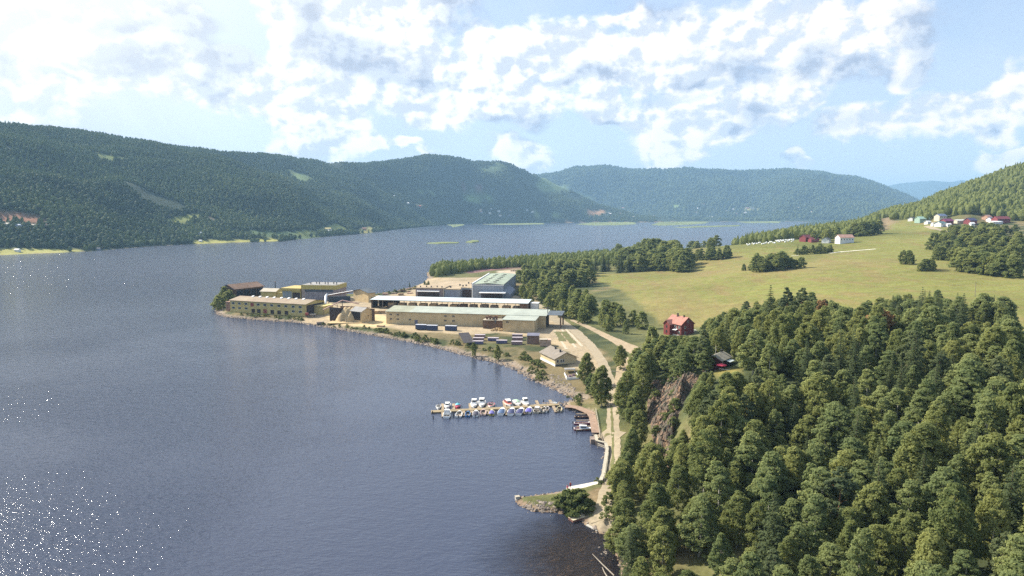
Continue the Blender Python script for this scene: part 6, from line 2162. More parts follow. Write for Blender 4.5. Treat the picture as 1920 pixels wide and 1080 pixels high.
for i in range(26):
    t_ = i / 25
    a, c = (wpts[0], wpts[1]) if t_ < 0.45 else (wpts[1], wpts[2])
    f_ = t_ / 0.45 if t_ < 0.45 else (t_ - 0.45) / 0.55
    x, y = a[0] + (c[0] - a[0]) * f_, a[1] + (c[1] - a[1]) * f_
    o = b0.copy()
    col.objects.link(o)
    o.location = (x, y + q.uniform(-0.3, 0.3), Z(x, y) + 0.0)
    o.scale = (1.0, 1.0, 1.0)
    o.rotation_euler = (0, 0, q.uniform(-0.3, 0.3))
    BALES.append((o, 1802 + 62 * t_, 608))

# ------------------------------------------------------------------ floating pier with its fingers
PIERW = mat("pier_planks", (0.33, 0.26, 0.155), 0.9, 0.2, 0.6, stripe=(0, 0.35, 0.2))
PILE = mat("tarred_pile", (0.05, 0.045, 0.04), 0.9, 0.2)
a0, a1, a2 = P(808.5, 771, 0.5), P(935, 765, 0.5), P(1048, 757.5, 0.5)
pr = thing('floating_pier', 'long wooden floating pier with short finger jetties and boats on both sides', 'pier', (a0[0], a0[1], 0))


def rel(p, z):
    return (p[0] - a0[0], p[1] - a0[1], z)


MB().bar(rel(a0, 0.3), rel(a1, 0.3), 2.3, 0.42).bar(rel(a1, 0.302), rel(a2, 0.302), 2.3, 0.42).build('walkway', PIERW, pr)
for (xa, ya), (xb, yb) in [((829.3, 756.5), (830.8, 781)), ((850.5, 756.5), (850.8, 767)), ((881, 756), (882, 766)), ((897, 758), (897, 765)), ((913, 756), (913.5, 764.5)), ((944.5, 752), (947, 763.5)),
                           ((979, 754), (980, 761)), ((1005.5, 750.5), (1010, 760)), ((1031, 749.5), (1036, 758)), ((869.3, 769), (869.5, 779)), ((884.3, 768), (884.5, 777)),
                           ((913.6, 766.5), (914, 776)), ((948.2, 765), (950.5, 777.5)), ((980.5, 763), (984.5, 775.5)), ((1013, 762), (1016, 772)), ((1037, 760), (1043, 772))]:
    p_, q_ = P(xa, ya, 0.4), P(xb, yb, 0.4)
    MB().bar(rel(p_, 0.25), rel(q_, 0.25), 1.0, 0.3).build('finger', mat("finger_planks", (0.36, 0.28, 0.19), 0.9, 0.25, 0.8), pr)
posts = [(869.6, 780), (884.6, 778.5), (914, 777), (930.2, 777), (950.8, 779), (967.5, 777), (984.8, 777), (1002, 774.5), (1014, 774), (1026, 773.5), (1029, 773), (1043, 773), (1050, 772.5), (1055.5, 771.5), (1019, 754.5),
         (1110, 822), (1112, 826)]
where_p = ['between', 'near']
po = None
POSTS = []
for i, (px, py) in enumerate(posts):
    x, y = P(px, py, 0)
    if po is None:
        po = MB().tube([(0, 0, -2.5), (0, 0, 1.0), (0, 0, 1.1)], [0.17, 0.16, 0.1], 8).build('mooring_post', PILE)
        o = po
    else:
        o = po.copy()
        col.objects.link(o)
    o.location = (x, y, 0)
    POSTS.append((o, px, py))
tag(POSTS[0][0])
for px, py, lab in [(811, 776, None), (812.4, 786, None), (850.6, 780, None)]:
    o = po.copy()
    col.objects.link(o)
    x, y = P(px, py, 0)
    o.location = (x, y, 0)
    POSTS.append((o, px, py))

# ------------------------------------------------------------------ boats
PAINT = {}


def paint(c, rough=0.35):
    k_ = tuple(round(q, 3) for q in c)
    if k_ not in PAINT:
        PAINT[k_] = mat("boat_paint_%d" % len(PAINT), c, rough, 0.06, 0.8, 0, 0.5)
    return PAINT[k_]


W_, NAVY, CREAM, RED_, BLUE_, DARK_ = (0.80, 0.79, 0.76), (0.045, 0.05, 0.11), (0.68, 0.58, 0.42), (0.50, 0.07, 0.06), (0.08, 0.24, 0.48), (0.05, 0.05, 0.06)


def hull_stations(L, Wd, fb, sheer=0.35):
    """cross sections from stern (y = 0) to bow (y = L)"""
    st = []
    for t in (0, 0.12, 0.3, 0.5, 0.68, 0.82, 0.92, 0.985):
        w = Wd / 2 * (0.9 + 0.1 * min(1, t * 4)) * (1 if t < 0.45 else max(0.03, 1 - ((t - 0.45) / 0.545) ** 2.1))
        st.append((t * L, w, fb + sheer * t * t))
    return st


def make_boat(px, py, L, Wd, yaw, hullc, deckc, style, label, coverc=None, motor=True, fb=0.75, rail=None):
    """style: open, cabin, cover, dinghy; the bow points along yaw"""
    x, y = P(px, py, 0.5)
    t = thing('boat', label, 'boat', (x, y, -0.12), yaw, 'boats moored at the floating pier')
    off = -L / 2
    st = hull_stations(L, Wd, fb)
    v, f = [], []
    n = 7
    for yy, w, z in st:
        for px_, pz in ((-w, z), (-w * 0.93, z * 0.45), (-w * 0.62, 0.02), (0, -0.14), (w * 0.62, 0.02), (w * 0.93, z * 0.45), (w, z)):
            v.append((px_, yy + off, pz))
    for i in range(len(st) - 1):
        for j in range(n - 1):
            f.append((i * n + j, i * n + j + 1, (i + 1) * n + j + 1, (i + 1) * n + j))
    f.append(tuple(range(n)))
    f.append(tuple(range((len(st) - 1) * n, len(st) * n)))
    MB().add(v, f).build('hull', paint(hullc), t)
    # deck: gunwale ring, foredeck, sunken cockpit
    top = [(w, yy + off, z) for yy, w, z in st]
    m = MB()
    c0 = 0 if style in ('open', 'dinghy') else 0
    fd = {'open': 5, 'dinghy': 6, 'cabin': 3, 'cover': 4, 'hard': 3}[style]
    g = 0.14 if style != 'dinghy' else 0.1
    for s in (-1, 1):
        for i in range(fd):
            (w0, y0, z0), (w1, y1, z1) = top[i], top[i + 1]
            m.add([(s * w0, y0, z0 + 0.01), (s * w1, y1, z1 + 0.01), (s * max(0, w1 - g), y1, z1 + 0.03), (s * max(0, w0 - g), y0, z0 + 0.03)], [(0, 1, 2, 3)])
    for i in range(fd, len(top) - 1):
        (w0, y0, z0), (w1, y1, z1) = top[i], top[i + 1]
        m.add([(-w0, y0, z0 + 0.01), (w0, y0, z0 + 0.01), (w1, y1, z1 + 0.01), (-w1, y1, z1 + 0.01), (0, y0, z0 + 0.1), (0, y1, z1 + 0.08)], [(0, 4, 5, 3), (4, 1, 2, 5)])
    m.add([(-top[0][0], top[0][1] + 0.02, top[0][2] + 0.012), (top[0][0], top[0][1] + 0.02, top[0][2] + 0.012), (top[0][0], top[0][1] + 0.25, top[0][2] + 0.012), (-top[0][0], top[0][1] + 0.25, top[0][2] + 0.012)], [(0, 1, 2, 3)])
    m.build('deck', paint(deckc), t)
    i = fd
    m = MB()
    w0, w1 = top[0][0] - g, max(0.15, top[i][0] - g)
    m.add([(-w0, top[0][1] + 0.25, 0.22), (w0, top[0][1] + 0.25, 0.22), (top[2][0] - g, top[2][1], 0.22), (w1, top[i][1], 0.25), (-w1, top[i][1], 0.25), (-(top[2][0] - g), top[2][1], 0.22)], [(0, 1, 2, 3, 4, 5)])
    m.build('cockpit', paint((0.45, 0.40, 0.33) if style != 'dinghy' else tuple(q * 0.6 for q in hullc), 0.7), t)
    zc = fb
    if style in ('open', 'dinghy'):
        for ty in (0.22, 0.48):
            ww = Wd / 2 - 0.16
            MB().box(-ww, ww, off + ty * L, off + ty * L + 0.35, 0.42, 0.48).build('thwart', paint((0.50, 0.36, 0.22), 0.7), t)
    if style == 'open':
        MB().box(-Wd * 0.28, Wd * 0.28, off + L * 0.56, off + L * 0.56 + 0.06, zc, zc + 0.38).build('windscreen', GLASS, t)
    if style in ('cabin', 'hard'):
        ch = 0.95 if style == 'cabin' else 1.5
        y0, y1 = (off + L * 0.30, off + L * 0.78) if style == 'cabin' else (off + L * 0.28, off + L * 0.62)
        ww = Wd * 0.40
        v = [(-ww, y0, zc - 0.1), (ww, y0, zc - 0.1), (ww * 0.72, y1, zc + 0.1), (-ww * 0.72, y1, zc + 0.1), (-ww * 0.86, y0 + 0.05, zc + ch), (ww * 0.86, y0 + 0.05, zc + ch), (ww * 0.62, y1 - 0.9, zc + ch * 0.92), (-ww * 0.62, y1 - 0.9, zc + ch * 0.92)]
        fcs = [(0, 3, 2, 1), (4, 5, 6, 7), (0, 1, 5, 4), (1, 2, 6, 5), (2, 3, 7, 6), (3, 0, 4, 7)]
        cb = MB().add(v, fcs).build('cabin', paint(coverc or W_), t)
        MB().add([(-ww * 0.9, y0 - 0.15, zc + ch + 0.01), (ww * 0.9, y0 - 0.15, zc + ch + 0.01), (ww * 0.66, y1 - 0.8, zc + ch * 0.93), (-ww * 0.66, y1 - 0.8, zc + ch * 0.93),
                  (-ww * 0.9, y0 - 0.15, zc + ch + 0.09), (ww * 0.9, y0 - 0.15, zc + ch + 0.09), (ww * 0.66, y1 - 0.8, zc + ch * 0.93 + 0.08), (-ww * 0.66, y1 - 0.8, zc + ch * 0.93 + 0.08)], fcs).build('cabin_roof', paint(W_), cb)
        MB().add([(-ww * 0.66, y1 - 0.42, zc + ch * 0.5), (ww * 0.66, y1 - 0.42, zc + ch * 0.5), (ww * 0.6, y1 - 0.82, zc + ch * 0.86), (-ww * 0.6, y1 - 0.82, zc + ch * 0.86)], [(0, 1, 2, 3)]).build('windscreen', GLASS, cb)
        for s in (-1, 1):
            MB().box(s * ww * 0.93 - 0.03, s * ww * 0.93 + 0.03, y0 + 0.3, y1 - 1.0, zc + ch * 0.42, zc + ch * 0.78).build('side_window', GLASS, cb)
    if style == 'cover':
        y0, y1 = off + 0.15, off + L * 0.62
        ww = Wd / 2 - 0.10
        v, f = [], []
        for k_, (yy, hh, wq) in enumerate(((y0, 0.12, 0.96), (y0 + (y1 - y0) * 0.3, 0.55, 1.0), (y0 + (y1 - y0) * 0.7, 0.75, 0.97), (y1, 0.16, 0.8))):
            for s in (-1, -0.5, 0, 0.5, 1):
                v.append((ww * wq * s, yy, zc + 0.06 + hh * (1 - s * s)))
        for i_ in range(3):
            for j in range(4):
                f.append((i_ * 5 + j, i_ * 5 + j + 1, (i_ + 1) * 5 + j + 1, (i_ + 1) * 5 + j))
        cv = MB().add(v, f).build('cover', paint(coverc or NAVY, 0.7), t, True)
        MB().box(-Wd * 0.32, Wd * 0.32, y1 + 0.03, y1 + 0.08, zc + 0.05, zc + 0.42).build('windscreen', GLASS, t)
    if motor:
        mo = MB()
        mo.box(-0.17, 0.17, off - 0.52, off - 0.1, zc - 0.1, zc + 0.42)
        mo.box(-0.07, 0.07, off - 0.38, off - 0.2, -0.4, zc - 0.1)
        mo.build('outboard_motor', paint(DARK_, 0.4), t)
    if rail:
        r_ = MB()
        for s in (-1, 1):
            prev_ = None
            for k_ in range(4, 8):
                w0, y0, z0 = top[k_]
                p_ = (s * max(0, w0 - 0.08), y0, z0 + 0.42)
                r_.bar((p_[0], p_[1], z0), p_, 0.04)
                if prev_:
                    r_.bar(prev_, p_, 0.04)
                prev_ = p_
        r_.build('bow_rail', GALV, t)
    return t


S, N_ = math.pi, 0.0          # upper row points its bows at the viewer, lower row away
T1 = 0.06
make_boat(822, 763, 4.4, 1.9, S + T1, W_, W_, 'open', 'small white open boat at the outer left end of the pier, pale blue inside', None, True)
make_boat(838.7, 761.5, 5.6, 2.4, S, W_, W_, 'cabin', 'white cabin boat on the far side, right of the first finger jetty', W_, False, 0.85)
make_boat(858, 761, 5.2, 2.0, S, (0.45, 0.06, 0.10), (0.60, 0.10, 0.16), 'cover', 'boat with a turquoise cover and red bow on the far side of the pier', (0.10, 0.38, 0.46))
make_boat(888.8, 759, 7.0, 2.6, S, W_, W_, 'hard', 'white cabin cruiser with a square wheelhouse, left of the two tall ones', W_, False, 0.95)
make_boat(903.4, 758, 7.6, 2.8, S, W_, W_, 'hard', 'tallest white cabin cruiser with a high wheelhouse beside the other cruiser', W_, False, 1.05, True)
make_boat(920.6, 759.5, 5.2, 2.5, S - 0.1, W_, (0.72, 0.12, 0.16), 'open', 'open boat with bright red inside and white gunwale on the far side', None, True)
make_boat(953, 756.5, 7.2, 2.7, S + 0.22, W_, (0.55, 0.16, 0.11), 'cabin', 'large rust-red boat with a white bow on the far side of the pier', (0.52, 0.14, 0.10), False, 0.95)
make_boat(970, 756, 7.0, 2.6, S + 0.2, W_, W_, 'cover', 'white boat with a pale green cover between the rust-red boat and white cruiser', (0.38, 0.52, 0.38), False, 0.95, True)
make_boat(985.4, 756.5, 6.2, 2.5, S + 0.2, W_, W_, 'hard', 'white cruiser with a low wheelhouse, rightmost cruiser on the far side', W_, False, 0.9)
make_boat(1000, 758, 3.0, 1.1, 1.75, W_, (0.35, 0.38, 0.55), 'dinghy', 'tiny white and lilac water scooter lying along the far side of the pier', None, False, 0.45)
make_boat(1017.5, 758.3, 4.2, 0.8, 1.62, W_, W_, 'dinghy', 'narrow white kayak-like boat lying against the pier near the shore end', None, False, 0.35)
make_boat(1027, 755, 4.2, 1.6, 1.85, W_, (0.22, 0.05, 0.05), 'dinghy', 'white rowing boat with a dark red inside near the shore end', None, False, 0.5)
make_boat(1039, 754.3, 4.2, 1.7, S + 0.45, (0.50, 0.60, 0.72), (0.45, 0.58, 0.68), 'dinghy', 'pale blue rowing boat beside the last finger jetty', None, False, 0.5)
make_boat(838.8, 776.5, 7.4, 2.7, N_, W_, W_, 'hard', 'tall white wheelhouse boat on the near side, first from the open lake', W_, False, 1.0)
make_boat(861, 776, 6.0, 2.3, N_, W_, W_, 'open', 'white open boat with a lime green inside on the near side', None, True)
make_boat(877, 776, 4.6, 1.9, N_, BLUE_, (0.14, 0.28, 0.55), 'open', 'small blue boat with an orange stern on the near side', None, True)
make_boat(892.2, 774.8, 5.8, 2.3, N_, W_, W_, 'cover', 'white boat with a near-black cover between the blue and the pink boats', (0.04, 0.04, 0.07))
make_boat(906, 773, 5.4, 2.2, N_, (0.70, 0.55, 0.50), (0.66, 0.46, 0.42), 'open', 'pale pink open boat on the near side of the pier', None, True)
make_boat(922, 773.2, 5.2, 2.1, N_, (0.52, 0.44, 0.12), (0.60, 0.52, 0.30), 'cover', 'yellow-hulled boat with a violet cover on the near side', (0.13, 0.12, 0.36))
make_boat(941, 771.6, 7.0, 2.5, N_ - 0.12, W_, W_, 'cover', 'white boat with a sky blue front cover and navy stern cover', (0.06, 0.11, 0.22), False, 0.9)
make_boat(959, 771.6, 7.2, 2.6, N_ - 0.12, W_, W_, 'cover', 'white boat with a navy cover, left of the two alike ones', (0.04, 0.05, 0.13), False, 0.9, True)
make_boat(975.6, 771.2, 7.0, 2.5, N_ - 0.2, W_, W_, 'cover', 'white boat with a navy cover, right of the two alike ones', (0.04, 0.045, 0.14), False, 0.9)
make_boat(991.8, 769.4, 6.4, 2.4, N_ - 0.16, (0.72, 0.66, 0.55), W_, 'cover', 'cream and white boat with a bright violet blue cover', (0.10, 0.09, 0.38), True, 0.85)
make_boat(1007.5, 768.4, 6.0, 2.4, N_ - 0.18, CREAM, (0.72, 0.66, 0.56), 'cabin', 'cream boat with a tan inside near the shore end of the pier', (0.66, 0.56, 0.44), True, 0.8)
make_boat(1018.8, 767.8, 5.6, 1.9, N_ - 0.25, CREAM, (0.74, 0.70, 0.62), 'open', 'slim cream open boat, left one of the close pair near the shore', None, True)
make_boat(1025.2, 767.2, 5.4, 1.7, N_ - 0.25, W_, (0.74, 0.66, 0.62), 'open', 'slim whitish open boat, right one of the close pair near the shore', None, True)
make_boat(1049, 766.6, 5.0, 2.0, N_ - 0.1, CREAM, (0.66, 0.60, 0.34), 'open', 'small cream boat with a yellow inside, last before the rocks', None, True)

# ------------------------------------------------------------------ boardwalk by the rocks and the boats tied to it
BW = mat("boardwalk_planks", (0.34, 0.235, 0.17), 0.9, 0.18, 0.6, stripe=(1, 0.3, 0.25))
RAILM = mat("weathered_rail", (0.46, 0.42, 0.33), 0.9, 0.15)


def strip(mb, pts, w0, w1, z):
    """flat ribbon of half-widths to the left and right of a polyline"""
    q = [Vector((p[0], p[1])) for p in pts]
    L_, R_ = [], []
    for i, p in enumerate(q):
        d_ = (q[min(i + 1, len(q) - 1)] - q[max(i - 1, 0)]).normalized()
        n_ = Vector((-d_.y, d_.x))
        L_.append(p + n_ * w0)
        R_.append(p - n_ * w1)
    zz = z if isinstance(z, (list, tuple)) else [z] * len(q)
    v = [(p.x, p.y, zz[i]) for i, p in enumerate(L_)] + [(p.x, p.y, zz[i]) for i, p in enumerate(R_)]
    n = len(q)
    v += [(a, b_, c - 0.18) for a, b_, c in v]
    f = []
    for i in range(n - 1):
        f += [(i, i + 1, n + i + 1, n + i), (2 * n + i, 3 * n + i, 3 * n + i + 1, 2 * n + i + 1), (i, 2 * n + i, 2 * n + i + 1, i + 1), (n + i, n + i + 1, 3 * n + i + 1, 3 * n + i)]
    f += [(0, n, 3 * n, 2 * n), (n - 1, 3 * n - 1, 4 * n - 1, 2 * n - 1)]
    return mb.add(v, f)


bpts = [P(a, c, 1.1) for a, c in [(1060, 761.5), (1074, 762), (1086, 764.5), (1098, 769.5), (1109, 775), (1113, 781), (1116, 795), (1119, 811)]]
bw = thing('boardwalk', 'brown plank boardwalk curving along the rocks to the small boats', 'boardwalk', (bpts[4][0], bpts[4][1], 0))
rb = lambda p: (p[0] - bpts[4][0], p[1] - bpts[4][1])
strip(MB(), [rb(p) for p in bpts], 1.6, 1.6, 1.1).build('planking', BW, bw)
for p in bpts:
    q_ = rb(p)
    MB().tube([(q_[0], q_[1], -2), (q_[0], q_[1], 0.9)], [0.18, 0.18], 6).build('pile', PILE, bw)
for (a, c), (a2_, c2) in [((1080, 776), (1108, 777.5)), ((1080, 788), (1110, 789)), ((1081, 799.5), (1111, 800.5)), ((1081, 805.5), (1112, 805))]:
    p_, q_ = P(a, c, 0.5), P(a2_, c2, 0.5)
    MB().bar((*rb(p_), 0.45), (*rb(q_), 0.7), 0.5, 0.2).build('mooring_boom', mat("finger_planks", (0.36, 0.28, 0.19)), bw)
for px, py, L, w, hc, dc, st_, lab, cv in [(1092.5, 781, 5.6, 1.7, (0.10, 0.06, 0.06), (0.26, 0.19, 0.15), 'dinghy', 'dark wooden rowing boat, uppermost of the three at the boardwalk', None),
                                           (1092.5, 793, 5.8, 1.8, (0.34, 0.08, 0.12), W_, 'open', 'maroon-hulled boat with a white deck, middle of the three at the boardwalk', None),
                                           (1094.5, 803.5, 6.4, 2.1, (0.42, 0.12, 0.11), W_, 'cabin', 'red-hulled boat with a white foredeck and cabin, lowest of the three at the boardwalk', (0.62, 0.70, 0.82))]:
    t = make_boat(px, py, L, w, -math.pi / 2 - 0.05, hc, dc, st_, lab, cv, st_ != 'dinghy', 0.7)
    t['group'] = 'boats at the boardwalk'
for k_, (px, py) in enumerate([(1080, 776.5), (1080.5, 786), (1081.5, 813)]):
    o = po.copy()
    col.objects.link(o)
    o.location = (*P(px, py, 0), 0)
    POSTS.append((o, px, py))

# retaining wall along the bay, its fence
wp = [(1126, 902), (1131, 890), (1134.5, 868), (1138.5, 842), (1135.5, 831), (1119, 827), (1117, 816)]
wq = [P(a, c, 1.4) for a, c in wp]
rw = thing('quay_wall', 'grey timber and stone quay wall edging the bay', 'quay wall', (wq[2][0], wq[2][1], 0))
m = MB()
for a, c in zip(wq[:-1], wq[1:]):
    m.bar((a[0] - wq[2][0], a[1] - wq[2][1], 0.35), (c[0] - wq[2][0], c[1] - wq[2][1], 0.35), 0.7, 2.3)
m.build('wall', mat("quay_timber", (0.24, 0.19, 0.16), 0.9, 0.3, 0.5, stripe=(2, 0.4, 0.4)), rw)
m = MB()
for a, c in zip(wq[:-1], wq[1:]):
    m.bar((a[0] - wq[2][0], a[1] - wq[2][1], 1.58), (c[0] - wq[2][0], c[1] - wq[2][1], 1.58), 0.9, 0.14)
m.build('coping', RAILM, rw)
x_, y_ = P(1113, 824, 1)
MB().box(x_ - wq[2][0] - 1.0, x_ - wq[2][0] + 1.2, y_ - wq[2][1] - 1.5, y_ - wq[2][1] + 1.5, -1.5, 1.5).build('landing_block', mat("quay_timber", (0.24, 0.19, 0.16)), rw)


def fence(name, label, pts, h=1.0, step=2.2, m_=RAILM):
    ps = resample(pts, step)
    t = thing(name, label, 'fence', (ps[0][0], ps[0][1], 0))
    prev_ = None
    rails = MB()
    for p in ps:
        z = max(Z(*p), 0.6)
        q_ = (p[0] - ps[0][0], p[1] - ps[0][1])
        MB().box(q_[0] - 0.08, q_[0] + 0.08, q_[1] - 0.08, q_[1] + 0.08, z - 0.5, z + h + 0.05).build('post', m_, t)
        if prev_:
            for hh in (0.5, 0.95):
                rails.bar((prev_[0], prev_[1], prev_[2] + h * hh), (q_[0], q_[1], z + h * hh), 0.10, 0.16)
        prev_ = (q_[0], q_[1], z)
    rails.build('rail', m_, t)
    return t


fence('rail_fence', 'pale wooden rail fence between the boardwalk and the gravel road', [P(1117, 762, 3), P(1121, 781, 3), P(1125, 808, 2.6), P(1124, 814, 2.6)], 1.1)
fence('rail_fence', 'weathered wooden rail fence running along the quay towards the white jetty', [P(1121, 825, 2.6), P(1138, 832, 2.6), P(1141, 842, 2.6), P(1138, 868, 2.6), P(1133, 893, 2.4)], 1.0)
# ------------------------------------------------------------------ bathing jetty
j0, j1 = P(1066, 917, 0.8), P(1124, 906, 0.9)
jt = thing('concrete_jetty', 'pale concrete bathing jetty between the spit and the quay', 'jetty', (j1[0], j1[1], 0))
q0 = (j0[0] - j1[0], j0[1] - j1[1])
MB().bar((*q0, 0.35), (0, 0, 0.5), 2.6, 0.9).build('slab', CONC, jt)
MB().bar((*q0, 0.86), (0, 0, 1.0), 2.0, 0.05).build('top', mat("pale_concrete", (0.66, 0.62, 0.54), 0.9, 0.08), jt)
rp0, rp1, rp2, rp3 = [P(a, c, 0.4) for a, c in [(1101, 982), (1122, 992.5), (1138, 984), (1116, 968)]]
rc = ((rp0[0] + rp2[0]) / 2, (rp0[1] + rp2[1]) / 2)
t = thing('boat_ramp', 'broad pale concrete boat ramp running down into the shallow water', 'boat ramp', (rc[0], rc[1], 0))
v = [(p[0] - rc[0], p[1] - rc[1], z) for p, z in ((rp0, 0.12), (rp1, 0.12), (rp2, 1.15), (rp3, 1.15))]
MB().add(v + [(a, c, z - 0.4) for a, c, z in v], [(0, 1, 2, 3), (4, 7, 6, 5), (0, 4, 5, 1), (1, 5, 6, 2), (2, 6, 7, 3), (3, 7, 4, 0)]).build('slab', mat("ramp_concrete", (0.34, 0.295, 0.22), 0.9, 0.15, 0.5), t)
e0, e1 = v[0], v[1]
MB().bar((e0[0], e0[1], 0.16), (e1[0], e1[1], 0.16), 1.0, 0.16).build('kerb', CONC, t)
f0, f1 = P(1070, 973, 0.6), P(1109, 961.5, 0.7)
t = thing('floating_stage', 'old pontoon of pale planks with a red-brown side moored beside the ramp', 'pontoon', (f0[0], f0[1], 0))
d = (f1[0] - f0[0], f1[1] - f0[1])
MB().bar((0, 0, 0.3), (*d, 0.42), 1.9, 0.5).build('float', mat("red_brown_float", (0.20, 0.10, 0.08), 0.9, 0.2), t)
dn = Vector((d[0], d[1], 0))
m = MB()
for k_ in range(5):
    p_, q_ = dn * (k_ / 5 + 0.004), dn * ((k_ + 1) / 5 - 0.012)
    m.bar((p_.x, p_.y, 0.60 + 0.024 * k_), (q_.x, q_.y, 0.60 + 0.024 * (k_ + 1)), 2.0, 0.1)
m.build('planking', mat("pale_planks", (0.60, 0.52, 0.36), 0.9, 0.15, 0.6), t)
x, y, z = hit(970, 936.5)
t = thing('marker_box', 'small pale box on the outermost rock of the spit', 'box', (x, y, max(z, 0.2)), 0.3)
MB().box(-0.5, 0.5, -0.4, 0.4, -0.2, 0.7).build('body', CONC, t)
MB().box(-0.58, 0.58, -0.48, 0.48, 0.703, 0.8).build('lid', CREAMR, t)

# ------------------------------------------------------------------ two people by the jetty, poles, driftwood
def person(px, py, z, label, pose, top, legs, hair):
    """one skinned body with its clothes as children"""
    x, y = P(px, py, z)
    t = thing('person', label, 'person', (x, y, z))
    if pose == 'standing':
        J = [(0, 0, 0.92), (0, 0, 1.15), (0, 0.01, 1.42), (0, 0.01, 1.52), (0, 0.0, 1.68), (0.17, 0, 1.40), (0.24, 0.02, 1.12), (0.22, -0.08, 0.88), (-0.17, 0, 1.40), (-0.25, 0.02, 1.12), (-0.24, -0.06, 0.88),
             (0.10, 0, 0.88), (0.11, -0.02, 0.48), (0.11, 0.02, 0.07), (0.12, -0.16, 0.04), (-0.10, 0, 0.88), (-0.12, -0.01, 0.48), (-0.13, 0.03, 0.07), (-0.14, -0.15, 0.04)]
    else:
        J = [(0, 0, 0.14), (0, 0.04, 0.36), (0, 0.06, 0.62), (0, 0.05, 0.72), (0, 0.02, 0.88), (0.17, 0.05, 0.60), (0.25, 0.0, 0.34), (0.22, -0.22, 0.22), (-0.17, 0.05, 0.60), (-0.26, 0.02, 0.34), (-0.22, -0.2, 0.22),
             (0.10, -0.02, 0.13), (0.13, -0.42, 0.34), (0.12, -0.62, 0.07), (0.13, -0.78, 0.05), (-0.10, -0.02, 0.13), (-0.13, -0.42, 0.34), (-0.13, -0.62, 0.07), (-0.14, -0.78, 0.05)]
    E = [(0, 1), (1, 2), (2, 3), (3, 4), (2, 5), (5, 6), (6, 7), (2, 8), (8, 9), (9, 10), (0, 11), (11, 12), (12, 13), (13, 14), (0, 15), (15, 16), (16, 17), (17, 18)]
    rad_ = [0.15, 0.14, 0.15, 0.055, 0.10, 0.065, 0.045, 0.035, 0.065, 0.045, 0.035, 0.09, 0.065, 0.045, 0.04, 0.09, 0.065, 0.045, 0.04]

    def skin(name, idx, grow, m, parent):
        keep = sorted(idx)
        mp = {a: i for i, a in enumerate(keep)}
        me = bpy.data.meshes.new(name)
        me.from_pydata([J[a] for a in keep], [(mp[a], mp[c]) for a, c in E if a in mp and c in mp], [])
        o = bpy.data.objects.new(name, me)
        col.objects.link(o)
        md = o.modifiers.new('skin', 'SKIN')
        for i, a in enumerate(keep):
            r_ = rad_[a] * grow
            me.skin_vertices[0].data[i].radius = (r_, r_)
        me.skin_vertices[0].data[0].use_root = True
        o.modifiers.new('smooth', 'SUBSURF').levels = 1
        me.materials.append(m)
        o.parent = parent
        return o
    skin('body', range(19), 1.0, mat("skin_tone", (0.50, 0.30, 0.21), 0.6, 0.05), t)
    skin('shirt', (0, 1, 2, 5, 8, 6, 9), 1.14, top, t)
    skin('trousers', (0, 11, 12, 15, 16), 1.18, legs, t)
    hx_, hy_, hz2 = J[4]
    m = MB()
    m.tube([(hx_, hy_ + 0.03, hz2 - 0.03), (hx_, hy_ + 0.03, hz2 + 0.06), (hx_, hy_ + 0.02, hz2 + 0.13)], [0.112, 0.108, 0.04], 8)
    m.build('hair', hair, t, True)
    return t


person(1069.5, 916, 1.0, 'standing person in a red top at the end of the pale bathing jetty', 'standing', mat("red_cloth", (0.50, 0.05, 0.06), 0.8, 0.1), mat("dark_red_cloth", (0.28, 0.04, 0.06), 0.8, 0.1), mat("grey_hair", (0.35, 0.33, 0.31), 0.8, 0.1))
person(1064, 915.5, 0.95, 'sitting person in a pink top at the outer tip of the pale bathing jetty', 'sitting', mat("pink_cloth", (0.75, 0.22, 0.40), 0.8, 0.1), mat("crimson_cloth", (0.42, 0.05, 0.12), 0.8, 0.1), mat("brown_hair", (0.12, 0.07, 0.04), 0.8, 0.1))

POLE = mat("grey_pole", (0.24, 0.20, 0.16), 0.95, 0.15)
for px, py, h, lab in [(1853, 600, 9, 'weathered utility pole at the right edge of the field, left one of the pair'), (1884, 612, 9, 'weathered utility pole in the right field corner behind the wood'), (1828, 556, 8, 'thin utility pole standing in the field above the wood'),
                       (1021, 600, 8.5, 'thin pole at the right end of the long tan hall'), (1091, 759, 5, 'short pole in the bushes behind the boardwalk')]:
    x, y, z = hit(px, py)
    t = thing('utility_pole', lab, 'pole', (x, y, z - 0.3))
    MB().tube([(0, 0, 0), (0, 0, h)], [0.14, 0.10], 7).build('post', POLE, t)
    MB().box(-0.8, 0.8, -0.06, 0.06, h - 0.6, h - 0.48).build('crossarm', POLE, t)
DRIFT = mat("driftwood", (0.34, 0.30, 0.245), 0.95, 0.2)
for px, py, L, a, lab in [(983, 700, 6.5, -0.55, 'long pale driftwood log on the stony shore below the tan house'), (972, 694, 3.5, -0.7, 'short driftwood log left of the long one on the stones'), (920, 682, 3.5, 0.9, 'bleached branch sticking into the water below the timber packs'),
                          (1130, 1060, 9.0, 1.95, 'bare tree trunk lying in the brown shallows at the bottom'), (1134, 1075, 4.0, 1.75, 'short bleached stick in the shallows beside the bare trunk'), (1158, 698, 5.0, -0.6, 'pale log lying by the fork of the gravel road')]:
    x, y, z = hit(px, py)
    t = thing('driftwood_log', lab, 'log', (x, y, max(z, 0.0) + 0.15), a)
    MB().tube([(-L / 2, 0, 0.0), (0, 0.1, 0.12), (L / 2, -0.1, 0.05)], [0.13, 0.11, 0.05], 7).build('log', DRIFT, t)
x, y, z = hit(1153, 727)
t = thing('wooden_cross', 'low wooden cross frame lying on the dry grass by the road', 'cross', (x, y, z + 0.1), 0.4)
MB().bar((-2, 0, 0.2), (2, 0, 0.3), 0.25).build('beam', DRIFT, t)
